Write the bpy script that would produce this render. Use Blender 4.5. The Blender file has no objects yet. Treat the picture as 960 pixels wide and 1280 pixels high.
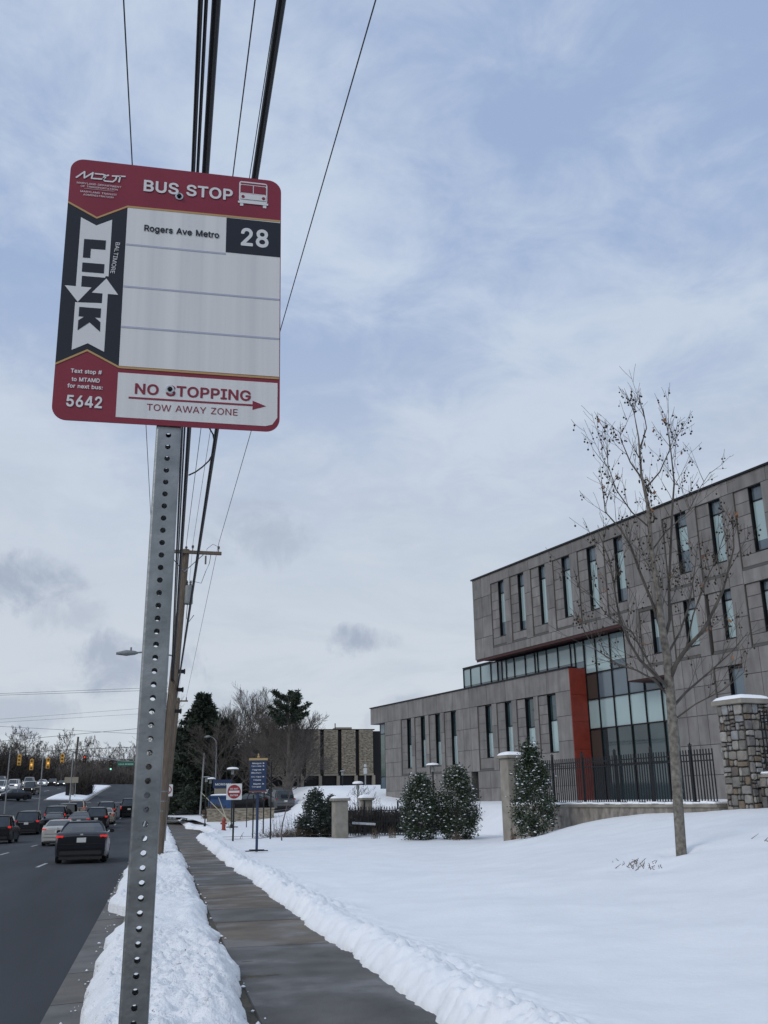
import bpy, bmesh, math, random
import numpy as np
from mathutils import Vector, Matrix
from mathutils.geometry import tessellate_polygon
R = math.radians
sc = bpy.context.scene
col = sc.collection

# ------------------------------------------------------------------ camera
cd = bpy.data.cameras.new('camera'); cam = bpy.data.objects.new('camera', cd); col.objects.link(cam)
cd.sensor_fit = 'VERTICAL'; cd.sensor_height = 24.0; cd.lens = 24.0 * 1204.0 / 1280.0
cd.clip_start = 0.05; cd.clip_end = 4000
PITCH, YAW, ROLL = R(16.53), R(12.91), R(-1.01)
_fh = Vector((math.sin(YAW), math.cos(YAW), 0)); _r0 = Vector((math.cos(YAW), -math.sin(YAW), 0)); _u = Vector((0, 0, 1))
_fw = _fh * math.cos(PITCH) + _u * math.sin(PITCH); _up0 = -_fh * math.sin(PITCH) + _u * math.cos(PITCH)
_r = _r0 * math.cos(ROLL) + _up0 * math.sin(ROLL); _up = -_r0 * math.sin(ROLL) + _up0 * math.cos(ROLL)
cam.matrix_world = Matrix(((_r.x, _up.x, -_fw.x, 0), (_r.y, _up.y, -_fw.y, 0), (_r.z, _up.z, -_fw.z, 1.65), (0, 0, 0, 1)))
sc.camera = cam
sc.render.resolution_x = 768; sc.render.resolution_y = 1024

# ------------------------------------------------------------------ sky and sun (bright overcast with thin blue breaks)
SUN_EL, SUN_AZ = R(38), R(-125)          # azimuth clockwise from +Y: veiled sun behind the camera, to the left
world = bpy.data.worlds.new('World'); sc.world = world; world.use_nodes = True
nt = world.node_tree; nt.nodes.clear(); N = nt.nodes.new; LK = nt.links.new
wo = N('ShaderNodeOutputWorld'); bg = N('ShaderNodeBackground'); bg.inputs[1].default_value = 0.1
LK(bg.outputs[0], wo.inputs[0])
sky = N('ShaderNodeTexSky'); sky.sky_type = 'NISHITA'; sky.sun_disc = False
sky.sun_elevation = SUN_EL; sky.sun_rotation = SUN_AZ; sky.air_density = 1.0; sky.dust_density = 1.0
tc = N('ShaderNodeTexCoord'); sep = N('ShaderNodeSeparateXYZ'); LK(tc.outputs['Generated'], sep.inputs[0])
def wm(op, a, b=None, c=None, clamp=False):
    n = N('ShaderNodeMath'); n.operation = op; n.use_clamp = clamp
    for i, v in enumerate((a, b, c)):
        if v is None: continue
        if isinstance(v, (int, float)): n.inputs[i].default_value = v
        else: LK(v, n.inputs[i])
    return n.outputs[0]
def wmix(f, a, b):
    n = N('ShaderNodeMix'); n.data_type = 'RGBA'
    if isinstance(f, (int, float)): n.inputs[0].default_value = f
    else: LK(f, n.inputs[0])
    for i, v in ((6, a), (7, b)):
        if isinstance(v, tuple): n.inputs[i].default_value = v + (1,)
        else: LK(v, n.inputs[i])
    return n.outputs[2]
def smooth(v, lo, hi):
    n = N('ShaderNodeMapRange'); n.interpolation_type = 'SMOOTHSTEP'
    LK(v, n.inputs[0]); n.inputs[1].default_value = lo; n.inputs[2].default_value = hi
    return n.outputs[0]
zz = wm('ADD', wm('MAXIMUM', sep.outputs[2], 0.0), 0.16)
cv = N('ShaderNodeCombineXYZ'); LK(wm('DIVIDE', sep.outputs[0], zz), cv.inputs[0]); LK(wm('DIVIDE', sep.outputs[1], zz), cv.inputs[1])
def wnoise(scale, detail, rough, off, src=None, dist=0.0):
    m = N('ShaderNodeMapping'); m.inputs[1].default_value = off; LK(src or cv.outputs[0], m.inputs[0])
    n = N('ShaderNodeTexNoise'); n.inputs['Scale'].default_value = scale; n.inputs['Detail'].default_value = detail
    n.inputs['Roughness'].default_value = rough; n.inputs['Distortion'].default_value = dist
    LK(m.outputs[0], n.inputs['Vector']); return n.outputs[0]
n1 = wnoise(0.75, 7, 0.55, (3.1, 1.7, 0), dist=0.25)
n2 = wnoise(2.1, 8, 0.6, (7.3, 4.1, 2), dist=0.3)
elev = sep.outputs[2]
cover = wm('ADD', wm('MULTIPLY', n1, 0.7), wm('MULTIPLY', n2, 0.3))
n3 = wnoise(5.2, 7, 0.62, (1.3, 9.2, 4), dist=0.5)
thin = smooth(wm('ADD', cover, wm('MULTIPLY', wm('SUBTRACT', n3, 0.5), 0.34)), 0.40, 0.60)
CL_LIT = (5.75, 6.6, 7.9); CL_SH = (3.35, 4.4, 6.55); LOW = (6.0, 6.5, 7.15)
base = wmix(thin, CL_SH, CL_LIT)
base = wmix(wm('SUBTRACT', 1.0, smooth(elev, 0.12, 0.55)), base, LOW)
veil = smooth(wnoise(1.6, 8, 0.62, (5.5, 2.2, 7), dist=0.4), 0.44, 0.66)
base = wmix(wm('MULTIPLY', wm('MULTIPLY', veil, 0.30), wm('SUBTRACT', 1.0, smooth(elev, 0.25, 0.6))), base, (4.1, 4.75, 5.8))
base = wmix(0.10, base, sky.outputs[0])
# a few grey shreds of low cloud, each at its own place in the sky
def cloud(az, el, wid, hei, amount, prev, tone=(3.6, 4.15, 5.2)):
    az, el = R(az), R(el)
    c = Vector((math.sin(az) * math.cos(el), math.cos(az) * math.cos(el), math.sin(el)))
    right = Vector((math.cos(az), -math.sin(az), 0)); upv = right.cross(c)
    def dot(v):
        n = N('ShaderNodeVectorMath'); n.operation = 'DOT_PRODUCT'; LK(tc.outputs['Generated'], n.inputs[0]); n.inputs[1].default_value = v
        return n.outputs['Value']
    a = wm('DIVIDE', dot(right), math.tan(R(wid))); b = wm('DIVIDE', dot(upv), math.tan(R(hei)))
    r2 = wm('ADD', wm('MULTIPLY', a, a), wm('MULTIPLY', b, b))
    nz = wnoise(15, 8, 0.64, (az * 9, el * 5, 1), tc.outputs['Generated'], 0.4)
    m = wm('ADD', wm('SUBTRACT', 1.0, r2), wm('MULTIPLY', wm('SUBTRACT', nz, 0.5), 3.2))
    m = wm('MULTIPLY', smooth(m, 0.25, 1.15), wm('GREATER_THAN', dot(c), 0.2))
    return wmix(wm('MULTIPLY', m, amount), prev, tone)
for a in [(11.6, 9.0, 2.9, 1.3, 0.95), (-9.5, 12.2, 5.4, 2.4, 0.95), (-2.0, 7.6, 5.0, 2.4, 0.85),
        (5.0, 15.2, 4.2, 2.8, 0.55), (15, 4.4, 5.0, 1.9, 0.5), (-9, 5.0, 5.5, 1.9, 0.55), (-5, 10.0, 4.0, 1.6, 0.5), (2, 5.2, 5.0, 1.2, 0.35)]:
    base = cloud(*a[:5], base)
LK(base, bg.inputs[0])
sd = bpy.data.lights.new('sun', 'SUN'); sd.energy = 1.0; sd.angle = R(22); sd.color = (1.0, 0.96, 0.9)
sun = bpy.data.objects.new('sun', sd); col.objects.link(sun)
_sv = Vector((math.sin(SUN_AZ) * math.cos(SUN_EL), math.cos(SUN_AZ) * math.cos(SUN_EL), math.sin(SUN_EL)))
sun.rotation_euler = _sv.to_track_quat('Z', 'Y').to_euler()
sc.view_settings.view_transform = 'Standard'; sc.view_settings.look = 'None'
sc.view_settings.exposure = 0.08; sc.view_settings.gamma = 1.0
sc.render.engine = 'CYCLES'

#TERRAIN-BEGIN
# ------------------------------------------------------------------ terrain heights (metres; camera stands at x 0, y 0)
def sst(t):
    t = np.clip(t, 0, 1); return t * t * (3 - 2 * t)
def side(y): return np.interp(y, [-20, 0, 40, 67, 100, 116, 126, 150, 170, 300, 320, 345, 420], [0.1, 0, -.1, -.2, -.32, -.3, .1, 1.3, 2.2, 6.6, 6.9, 6.6, 5])
def roadz(x, y):
    z = np.interp(y, [-20, 0, 33, 50, 75, 105, 125, 150, 165, 300, 320, 345, 420], [-.1, -.15, -.36, -.6, -.85, -.2, .55, 1.65, 2.15, 6.7, 7.0, 6.6, 5])
    return z + 0.095 * np.clip(-x - 9, 0, 30) * sst((y - 85) / 50) * (1 - sst((y - 190) / 90) * .8)
FR = (15.3, 24.9); FL = (12.9, 35.7)      # ends of the fence on the right
def fence_x(y): return FR[0] + (FL[0] - FR[0]) * (y - FR[1]) / (FL[1] - FR[1])
def land(x, y):
    x = np.asarray(x, float); y = np.asarray(y, float)
    z = side(y) + 0.10
    k = np.clip(y - 17, 0, 14)
    t = (x - 3.2 - 0.36 * k) / (13.0 - 0.3 * k)
    z = z + 1.28 * sst(t) * (1 - sst((y - 29) / 8.0))
    z = z + sst((y - 70) / 32) * 3.0 * sst((x - 2.5) / 9)
    return z
#TERRAIN-END

# ------------------------------------------------------------------ materials
MATS = {}
def mat(name, c, rough=0.7, metal=0.0, c2=None, scale=8.0, bump=0.0, bscale=60.0, emit=None, es=1.0, vary=0.0, stretch=None, spec=0.5, coat=0.0, detail=6, world_co=False):
    if name in MATS: return MATS[name]
    m = bpy.data.materials.new(name); m.use_nodes = True; t = m.node_tree; b = t.nodes['Principled BSDF']
    b.inputs['Roughness'].default_value = rough; b.inputs['Metallic'].default_value = metal
    b.inputs['Specular IOR Level'].default_value = spec; b.inputs['Coat Weight'].default_value = coat
    co = t.nodes.new('ShaderNodeTexCoord'); src = co.outputs['Object']
    if world_co:
        g = t.nodes.new('ShaderNodeNewGeometry'); src = g.outputs['Position']
    if stretch:
        mp = t.nodes.new('ShaderNodeMapping'); mp.inputs['Scale'].default_value = stretch; t.links.new(src, mp.inputs[0]); src = mp.outputs[0]
    out = None
    rgb = t.nodes.new('ShaderNodeMix'); rgb.data_type = 'RGBA'; rgb.inputs[6].default_value = tuple(c) + (1,); rgb.inputs[7].default_value = tuple(c2 or c) + (1,)
    n = t.nodes.new('ShaderNodeTexNoise'); n.inputs['Scale'].default_value = scale; n.inputs['Detail'].default_value = detail; t.links.new(src, n.inputs['Vector'])
    mr = t.nodes.new('ShaderNodeMapRange'); mr.inputs[1].default_value = 0.32; mr.inputs[2].default_value = 0.68; t.links.new(n.outputs[0], mr.inputs[0])
    t.links.new(mr.outputs[0], rgb.inputs[0]); out = rgb.outputs[2]
    if vary:
        oi = t.nodes.new('ShaderNodeObjectInfo'); hs = t.nodes.new('ShaderNodeHueSaturation')
        r2 = t.nodes.new('ShaderNodeMapRange'); r2.inputs[3].default_value = 1 - vary; r2.inputs[4].default_value = 1 + vary
        t.links.new(oi.outputs['Random'], r2.inputs[0]); t.links.new(r2.outputs[0], hs.inputs['Value']); t.links.new(out, hs.inputs['Color']); out = hs.outputs[0]
    t.links.new(out, b.inputs['Base Color'])
    if bump:
        bn = t.nodes.new('ShaderNodeTexNoise'); bn.inputs['Scale'].default_value = bscale; bn.inputs['Detail'].default_value = 5; t.links.new(src, bn.inputs['Vector'])
        bp = t.nodes.new('ShaderNodeBump'); bp.inputs['Strength'].default_value = bump; bp.inputs['Distance'].default_value = 0.02
        t.links.new(bn.outputs[0], bp.inputs['Height']); t.links.new(bp.outputs[0], b.inputs['Normal'])
    if emit:
        b.inputs['Emission Color'].default_value = tuple(emit) + (1,); b.inputs['Emission Strength'].default_value = es
    MATS[name] = m; return m
def ramp_color(name, stops, rough=0.8, scale=1.0, by='random', bump=0.0, bscale=30, spec=0.3, grain=0.0):
    """colour picked per object from a small palette"""
    m = bpy.data.materials.new(name); m.use_nodes = True; t = m.node_tree; b = t.nodes['Principled BSDF']; b.inputs['Roughness'].default_value = rough
    b.inputs['Specular IOR Level'].default_value = spec
    oi = t.nodes.new('ShaderNodeObjectInfo'); cr = t.nodes.new('ShaderNodeValToRGB'); cr.color_ramp.interpolation = 'CONSTANT'
    while len(cr.color_ramp.elements) < len(stops): cr.color_ramp.elements.new(0.5)
    for i, c in enumerate(stops):
        cr.color_ramp.elements[i].position = i / len(stops); cr.color_ramp.elements[i].color = tuple(c) + (1,)
    t.links.new(oi.outputs['Random'], cr.inputs[0]); out = cr.outputs[0]
    n = t.nodes.new('ShaderNodeTexNoise'); n.inputs['Scale'].default_value = scale; n.inputs['Detail'].default_value = 6
    g = t.nodes.new('ShaderNodeNewGeometry'); t.links.new(g.outputs['Position'], n.inputs['Vector'])
    mr = t.nodes.new('ShaderNodeMapRange'); mr.inputs[1].default_value = .3; mr.inputs[2].default_value = .7; mr.inputs[3].default_value = 1 - grain; mr.inputs[4].default_value = 1 + grain
    t.links.new(n.outputs[0], mr.inputs[0]); hs = t.nodes.new('ShaderNodeHueSaturation'); t.links.new(mr.outputs[0], hs.inputs['Value']); t.links.new(out, hs.inputs['Color'])
    t.links.new(hs.outputs[0], b.inputs['Base Color'])
    if bump:
        bn = t.nodes.new('ShaderNodeTexNoise'); bn.inputs['Scale'].default_value = bscale; bn.inputs['Detail'].default_value = 5; t.links.new(g.outputs['Position'], bn.inputs['Vector'])
        bp = t.nodes.new('ShaderNodeBump'); bp.inputs['Strength'].default_value = bump; bp.inputs['Distance'].default_value = 0.02
        t.links.new(bn.outputs[0], bp.inputs['Height']); t.links.new(bp.outputs[0], b.inputs['Normal'])
    MATS[name] = m; return m
SNOW = mat('snow', (.82, .835, .855), .55, c2=(.87, .885, .90), scale=1.3, bump=.35, bscale=14, world_co=True, spec=.3)
SNOWCAP = mat('snow_cap', (.89, .90, .92), .6, bump=.3, bscale=25, world_co=True, spec=.3)
# roadside snow: white, speckled with grit and dirty where it has melted back
def snow_dirty():
    m = mat('snow_gritty', (.80, .82, .845), .6, c2=(.88, .895, .91), scale=2.0, bump=1.0, bscale=48, world_co=True, spec=.3)
    t = m.node_tree; b = t.nodes['Principled BSDF']; src = b.inputs['Base Color'].links[0].from_socket
    g = t.nodes.new('ShaderNodeNewGeometry'); v = t.nodes.new('ShaderNodeTexNoise'); v.inputs['Scale'].default_value = 16; v.inputs['Detail'].default_value = 8; v.inputs['Roughness'].default_value = .75
    t.links.new(g.outputs['Position'], v.inputs['Vector'])
    mr = t.nodes.new('ShaderNodeMapRange'); mr.inputs[1].default_value = .585; mr.inputs[2].default_value = .64; t.links.new(v.outputs[0], mr.inputs[0])
    v2 = t.nodes.new('ShaderNodeTexNoise'); v2.inputs['Scale'].default_value = 1.6; t.links.new(g.outputs['Position'], v2.inputs['Vector'])
    m2 = t.nodes.new('ShaderNodeMapRange'); m2.inputs[1].default_value = .45; m2.inputs[2].default_value = .65; t.links.new(v2.outputs[0], m2.inputs[0])
    mu = t.nodes.new('ShaderNodeMath'); mu.operation = 'MULTIPLY'; t.links.new(mr.outputs[0], mu.inputs[0]); t.links.new(m2.outputs[0], mu.inputs[1])
    mx = t.nodes.new('ShaderNodeMix'); mx.data_type = 'RGBA'; t.links.new(mu.outputs[0], mx.inputs[0]); t.links.new(src, mx.inputs[6]); mx.inputs[7].default_value = (.12, .10, .085, 1)
    t.links.new(mx.outputs[2], b.inputs['Base Color']); return m
SNOWD = snow_dirty()
SOIL = mat('wet_soil', (.045, .04, .03), .9, c2=(.10, .085, .06), scale=20, bump=.8, bscale=50, world_co=True)
GRASSY = mat('winter_ground', (.10, .09, .07), .95, c2=(.05, .045, .035), scale=1, world_co=True)
ASPH = mat('asphalt', (.028, .031, .036), .85, c2=(.052, .056, .062), scale=.6, bump=.3, bscale=130, stretch=(1, .12, 1), world_co=True, spec=.25)
ASPH2 = mat('asphalt_pale', (.10, .105, .11), .7, c2=(.15, .155, .16), scale=2, bump=.3, bscale=80, world_co=True)
PAINTW = mat('road_paint', (.55, .56, .57), .7, c2=(.30, .31, .32), scale=14, world_co=True)
SLAB = ramp_color('pavement_concrete', [(.120, .098, .074), (.100, .086, .070), (.130, .106, .080), (.088, .083, .077), (.098, .086, .070), (.092, .087, .080)], .72, 1.7, bump=.35, bscale=90, spec=.45, grain=.36)
def slab_stains(m):
    t = m.node_tree; b = t.nodes['Principled BSDF']; src = b.inputs['Base Color'].links[0].from_socket
    g = t.nodes.new('ShaderNodeNewGeometry'); mp = t.nodes.new('ShaderNodeMapping'); mp.inputs['Scale'].default_value = (1.1, 1.0, 1); t.links.new(g.outputs['Position'], mp.inputs[0])
    v = t.nodes.new('ShaderNodeTexNoise'); v.inputs['Scale'].default_value = .9; v.inputs['Detail'].default_value = 9; v.inputs['Distortion'].default_value = .15; t.links.new(mp.outputs[0], v.inputs['Vector'])
    mr = t.nodes.new('ShaderNodeMapRange'); mr.interpolation_type = 'SMOOTHSTEP'; mr.inputs[1].default_value = .42; mr.inputs[2].default_value = .62; t.links.new(v.outputs[0], mr.inputs[0])
    mx = t.nodes.new('ShaderNodeMix'); mx.data_type = 'RGBA'; t.links.new(mr.outputs[0], mx.inputs[0]); t.links.new(src, mx.inputs[6])
    hs = t.nodes.new('ShaderNodeHueSaturation'); hs.inputs['Value'].default_value = .80; hs.inputs['Saturation'].default_value = .85; t.links.new(src, hs.inputs['Color']); t.links.new(hs.outputs[0], mx.inputs[7])
    # light grit of the exposed aggregate
    s = t.nodes.new('ShaderNodeTexNoise'); s.inputs['Scale'].default_value = 150; s.inputs['Detail'].default_value = 2; t.links.new(g.outputs['Position'], s.inputs['Vector'])
    sr = t.nodes.new('ShaderNodeMapRange'); sr.inputs[1].default_value = .35; sr.inputs[2].default_value = .65; sr.inputs[3].default_value = .72; sr.inputs[4].default_value = 1.3; t.links.new(s.outputs[0], sr.inputs[0])
    h2 = t.nodes.new('ShaderNodeHueSaturation'); t.links.new(mx.outputs[2], h2.inputs['Color']); t.links.new(sr.outputs[0], h2.inputs['Value'])
    t.links.new(h2.outputs[0], b.inputs['Base Color'])
    r = t.nodes.new('ShaderNodeMapRange'); r.inputs[3].default_value = .75; r.inputs[4].default_value = .38; t.links.new(mr.outputs[0], r.inputs[0]); t.links.new(r.outputs[0], b.inputs['Roughness'])
slab_stains(SLAB)
GALV = mat('galvanised_steel', (.22, .235, .24), .45, .85, c2=(.33, .345, .35), scale=22, bump=.06, bscale=90, spec=.5)
BLACKM = mat('black_painted_steel', (.012, .013, .016), .45, .3)
DARKMET = mat('dark_bronze_frame', (.012, .012, .014), .4, .5)
WOODP = mat('weathered_pole_wood', (.10, .075, .055), .9, c2=(.19, .15, .115), scale=9, bump=.7, bscale=20, stretch=(6, 6, .4))
CABLE = mat('cable_black', (.012, .012, .014), .6)
WIRE = mat('wire_grey', (.06, .062, .066), .5, .4)
BARK = mat('sycamore_bark', (.075, .066, .055), .85, c2=(.22, .20, .17), scale=11, bump=.4, bscale=30)
BARK2 = mat('grey_bark', (.06, .052, .045), .9, c2=(.12, .105, .09), scale=3, world_co=True)
BARK3 = mat('brown_twigs', (.085, .07, .062), .9, c2=(.13, .112, .10), scale=1.5, world_co=True)
NEED = mat('pine_needles', (.016, .028, .018), .8, c2=(.042, .058, .036), scale=1.2, world_co=True)
LEAF = mat('holly_leaf', (.014, .028, .012), .4, c2=(.035, .055, .025), scale=5, world_co=True)
CONC = mat('concrete_pier', (.20, .18, .15), .85, c2=(.30, .275, .235), scale=2.5, bump=.3, bscale=25, world_co=True)
def add_streaks(m, sc_, lo, hi, val):
    t = m.node_tree; b = t.nodes['Principled BSDF']; src = b.inputs['Base Color'].links[0].from_socket
    co = t.nodes.new('ShaderNodeTexCoord'); mp = t.nodes.new('ShaderNodeMapping'); mp.inputs['Scale'].default_value = sc_; t.links.new(co.outputs['Object'], mp.inputs[0])
    oi = t.nodes.new('ShaderNodeObjectInfo'); ad = t.nodes.new('ShaderNodeVectorMath'); ad.operation = 'ADD'; ml = t.nodes.new('ShaderNodeVectorMath'); ml.operation = 'SCALE'
    ml.inputs[0].default_value = (37, 91, 53); t.links.new(oi.outputs['Random'], ml.inputs['Scale']); t.links.new(mp.outputs[0], ad.inputs[0]); t.links.new(ml.outputs[0], ad.inputs[1])
    v = t.nodes.new('ShaderNodeTexNoise'); v.inputs['Scale'].default_value = 1; v.inputs['Detail'].default_value = 6; t.links.new(ad.outputs[0], v.inputs['Vector'])
    mr = t.nodes.new('ShaderNodeMapRange'); mr.inputs[1].default_value = lo; mr.inputs[2].default_value = hi; mr.inputs[3].default_value = val; mr.inputs[4].default_value = 1.0; t.links.new(v.outputs[0], mr.inputs[0])
    hs = t.nodes.new('ShaderNodeHueSaturation'); t.links.new(src, hs.inputs['Color']); t.links.new(mr.outputs[0], hs.inputs['Value']); t.links.new(hs.outputs[0], b.inputs['Base Color'])
STONE = mat('grey_stone_cladding', (.185, .172, .163), .8, c2=(.24, .226, .216), scale=1.2, vary=.13, bump=.15, bscale=18, world_co=True)
add_streaks(STONE, (3.2, 3.2, .45), .3, .62, .72)
STONE_D = mat('cladding_joint', (.085, .08, .075), .9)
GLASS = mat('facade_glass', (.012, .03, .036), .04, .0, c2=(.03, .055, .06), scale=.6, spec=1.0, vary=.3)
GLASS_L = mat('glass_pale_sky_reflection', (.27, .36, .37), .12, c2=(.30, .40, .40), scale=.7, spec=1.0, vary=.12, coat=.3)  # pale base colour stands in for sky reflected in the panes
GLASS_B = mat('spandrel_glass_blue', (.075, .105, .13), .1, c2=(.10, .135, .16), scale=.5, spec=.9, vary=.12)
GLASS_T = mat('tinted_brown_glass', (.05, .042, .036), .15, spec=.8)
REDP = mat('red_terracotta_panel', (.20, .026, .014), .6, c2=(.25, .036, .02), scale=2, vary=.08)
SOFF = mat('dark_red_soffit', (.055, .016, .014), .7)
TAN = mat('tan_rubble_stone', (.10, .082, .058), .9, c2=(.36, .315, .245), scale=3.4, bump=.7, bscale=6, stretch=(1, 1, 3.4), world_co=True)
BEIGE = mat('beige_precast', (.25, .22, .17), .8)
FIELD = ramp_color('fieldstone', [(.21, .20, .185), (.26, .245, .22), (.16, .15, .145), (.17, .135, .10), (.12, .10, .088), (.24, .24, .24), (.165, .155, .14), (.30, .285, .26), (.13, .125, .12), (.22, .20, .175)], .85, 6, bump=.5, bscale=14, grain=.22)
MORTAR = mat('mortar', (.055, .048, .042), .95, world_co=True)
RETW = mat('retaining_stone', (.13, .115, .10), .9, c2=(.31, .28, .245), scale=3, bump=.6, bscale=5, stretch=(1.6, 1.6, .8), world_co=True, detail=9)
# ------------------------------------------------------------------ helpers
def tag(o, label=None, cat=None, group=None, kind=None):
    if label: o['label'] = label
    if cat: o['category'] = cat
    if group: o['group'] = group
    if kind: o['kind'] = kind
    return o
def empty(name, loc=(0, 0, 0), rz=0.0, label=None, cat=None, group=None, kind=None):
    o = bpy.data.objects.new(name, None); col.objects.link(o); o.location = loc; o.rotation_euler = (0, 0, rz)
    o.empty_display_size = .2
    return tag(o, label, cat, group, kind)
def link(name, me, parent=None, loc=None, rot=None):
    o = bpy.data.objects.new(name, me); col.objects.link(o)
    if parent: o.parent = parent
    if loc is not None: o.location = loc
    if rot is not None: o.rotation_euler = rot
    return o
def mesh_np(name, V, F, m, smooth=False):
    me = bpy.data.meshes.new(name); V = np.asarray(V, np.float32).reshape(-1, 3); F = np.asarray(F, np.int32)
    k = F.shape[1]; me.vertices.add(len(V)); me.vertices.foreach_set('co', V.ravel())
    me.loops.add(F.size); me.loops.foreach_set('vertex_index', F.ravel())
    me.polygons.add(len(F)); me.polygons.foreach_set('loop_start', np.arange(0, F.size, k, dtype=np.int32)); me.polygons.foreach_set('loop_total', np.full(len(F), k, np.int32))
    if smooth: me.polygons.foreach_set('use_smooth', np.ones(len(F), bool))
    me.update(calc_edges=True); me.validate(); me.materials.append(m); return me
class MB:
    def __init__(s): s.v = []; s.f = []
    def quad(s, a, b, c, d):
        i = len(s.v); s.v += [a, b, c, d]; s.f.append((i, i + 1, i + 2, i + 3)); return s
    def box(s, cx, cy, cz, sx, sy, sz, rz=0.0, taper=1.0, rx=0.0, ry=0.0):
        M = Matrix.Translation((cx, cy, cz)) @ Matrix.Rotation(rz, 4, 'Z') @ Matrix.Rotation(ry, 4, 'Y') @ Matrix.Rotation(rx, 4, 'X'); i = len(s.v)
        for z in (-.5, .5):
            k = taper if z > 0 else 1.0
            for x, y in ((-.5, -.5), (.5, -.5), (.5, .5), (-.5, .5)): s.v.append(tuple(M @ Vector((x * sx * k, y * sy * k, z * sz))))
        s.f += [(i, i + 3, i + 2, i + 1), (i + 4, i + 5, i + 6, i + 7)] + [(i + k, i + (k + 1) % 4, i + 4 + (k + 1) % 4, i + 4 + k) for k in range(4)]
        return s
    def b2(s, x0, x1, y0, y1, z0, z1): return s.box((x0 + x1) / 2, (y0 + y1) / 2, (z0 + z1) / 2, x1 - x0, y1 - y0, z1 - z0)
    def tube(s, pts, rad, n=8, cap=True):
        pts = [Vector(p) for p in pts]; rad = rad if isinstance(rad, (list, tuple)) else [rad] * len(pts); i0 = len(s.v)
        ref = Vector((0, 0, 1))
        for k, p in enumerate(pts):
            d = (pts[min(k + 1, len(pts) - 1)] - pts[max(k - 1, 0)]).normalized()
            a = d.cross(ref if abs(d.z) < .95 else Vector((1, 0, 0))).normalized(); b = d.cross(a)
            for j in range(n):
                t = 2 * math.pi * j / n; s.v.append(tuple(p + a * (math.cos(t) * rad[k]) + b * (math.sin(t) * rad[k])))
        for k in range(len(pts) - 1):
            for j in range(n): s.f.append((i0 + k * n + j, i0 + k * n + (j + 1) % n, i0 + (k + 1) * n + (j + 1) % n, i0 + (k + 1) * n + j))
        if cap: s.f += [tuple(i0 + j for j in range(n)), tuple(i0 + (len(pts) - 1) * n + j for j in reversed(range(n)))]
        return s
    def cyl(s, x, y, z0, z1, r, n=12, r2=None): return s.tube([(x, y, z0), (x, y, z1)], [r, r if r2 is None else r2], n)
    def lathe(s, prof, n=16, x=0, y=0, z=0, axis='z'):
        i0 = len(s.v)
        for r, h in prof:
            for j in range(n):
                t = 2 * math.pi * j / n; c, q = r * math.cos(t), r * math.sin(t)
                s.v.append((x + c, y + q, z + h) if axis == 'z' else ((x + h, y + c, z + q) if axis == 'x' else (x + c, y + h, z + q)))
        for k in range(len(prof) - 1):
            for j in range(n): s.f.append((i0 + k * n + j, i0 + k * n + (j + 1) % n, i0 + (k + 1) * n + (j + 1) % n, i0 + (k + 1) * n + j))
        s.f += [tuple(i0 + j for j in reversed(range(n))), tuple(i0 + (len(prof) - 1) * n + j for j in range(n))]
        return s
    def mesh(s, name, m, smooth=False, bevel=0.0):
        me = bpy.data.meshes.new(name); me.from_pydata(s.v, [], s.f)
        bm = bmesh.new(); bm.from_mesh(me); bmesh.ops.recalc_face_normals(bm, faces=bm.faces)
        if bevel:
            bmesh.ops.bevel(bm, geom=[e for e in bm.edges if len(e.link_faces) == 2 and e.calc_face_angle() > .5], offset=bevel, segments=2, affect='EDGES', clamp_overlap=True)
        if smooth:
            for f in bm.faces: f.smooth = True
            for e in bm.edges:
                if len(e.link_faces) == 2 and e.calc_face_angle() > .7: e.smooth = False
        bm.to_mesh(me); bm.free(); me.materials.append(m); return me
    def build(s, name, m, parent=None, loc=None, rot=None, smooth=False, bevel=0.0):
        return link(name, s.mesh(name, m, smooth, bevel), parent, loc, rot)
def copy_tree(o, parent=None):
    c = o.copy(); col.objects.link(c)
    if parent: c.parent = parent
    for ch in o.children: copy_tree(ch, c)
    return c
# numpy value noise
_rs = np.random.RandomState(7); _T = _rs.rand(512, 512)
def vn(x, y):
    xi = np.floor(x).astype(int); yi = np.floor(y).astype(int); fx = x - xi; fy = y - yi; fx = fx * fx * (3 - 2 * fx); fy = fy * fy * (3 - 2 * fy)
    g = lambda a, b: _T[a & 511, b & 511]
    return (g(xi, yi) * (1 - fx) + g(xi + 1, yi) * fx) * (1 - fy) + (g(xi, yi + 1) * (1 - fx) + g(xi + 1, yi + 1) * fx) * fy
def fbm(x, y, o=4, g=.5):
    s = 0; a = 1; n = 0
    for k in range(o): s = s + a * vn(x + 17.3 * k, y - 9.1 * k); n += a; a *= g; x = x * 2.03; y = y * 2.03
    return s / n - .5
def worley(x, y):
    xi = np.floor(x).astype(int); yi = np.floor(y).astype(int); d = np.full(np.shape(x), 9.0)
    for a in (-1, 0, 1):
        for b in (-1, 0, 1):
            px = xi + a + _T[(xi + a) & 511, (yi + b) & 511]; py = yi + b + _T[(yi + b + 77) & 511, (xi + a + 31) & 511]
            d = np.minimum(d, (px - x) ** 2 + (py - y) ** 2)
    return np.sqrt(d)
def grid_mesh(name, xs, ys, zf, m, smooth=True, parent=None, kind=None):
    X, Y = np.meshgrid(xs, ys); Z = zf(X, Y); V = np.stack([X, Y, Z], -1).reshape(-1, 3)
    nx, ny = len(xs), len(ys); i = np.arange(nx - 1)[None] + nx * np.arange(ny - 1)[:, None]; i = i.ravel()
    o = link(name, mesh_np(name, V, np.stack([i, i + 1, i + 1 + nx, i + nx], 1), m, smooth), parent)
    if kind: o['kind'] = kind
    return o
def geo(y0, y1, k, mn=.03):
    o = [y0]
    while o[-1] < y1: o.append(o[-1] + max(mn, k * abs(o[-1])))
    return np.array(o)
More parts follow.
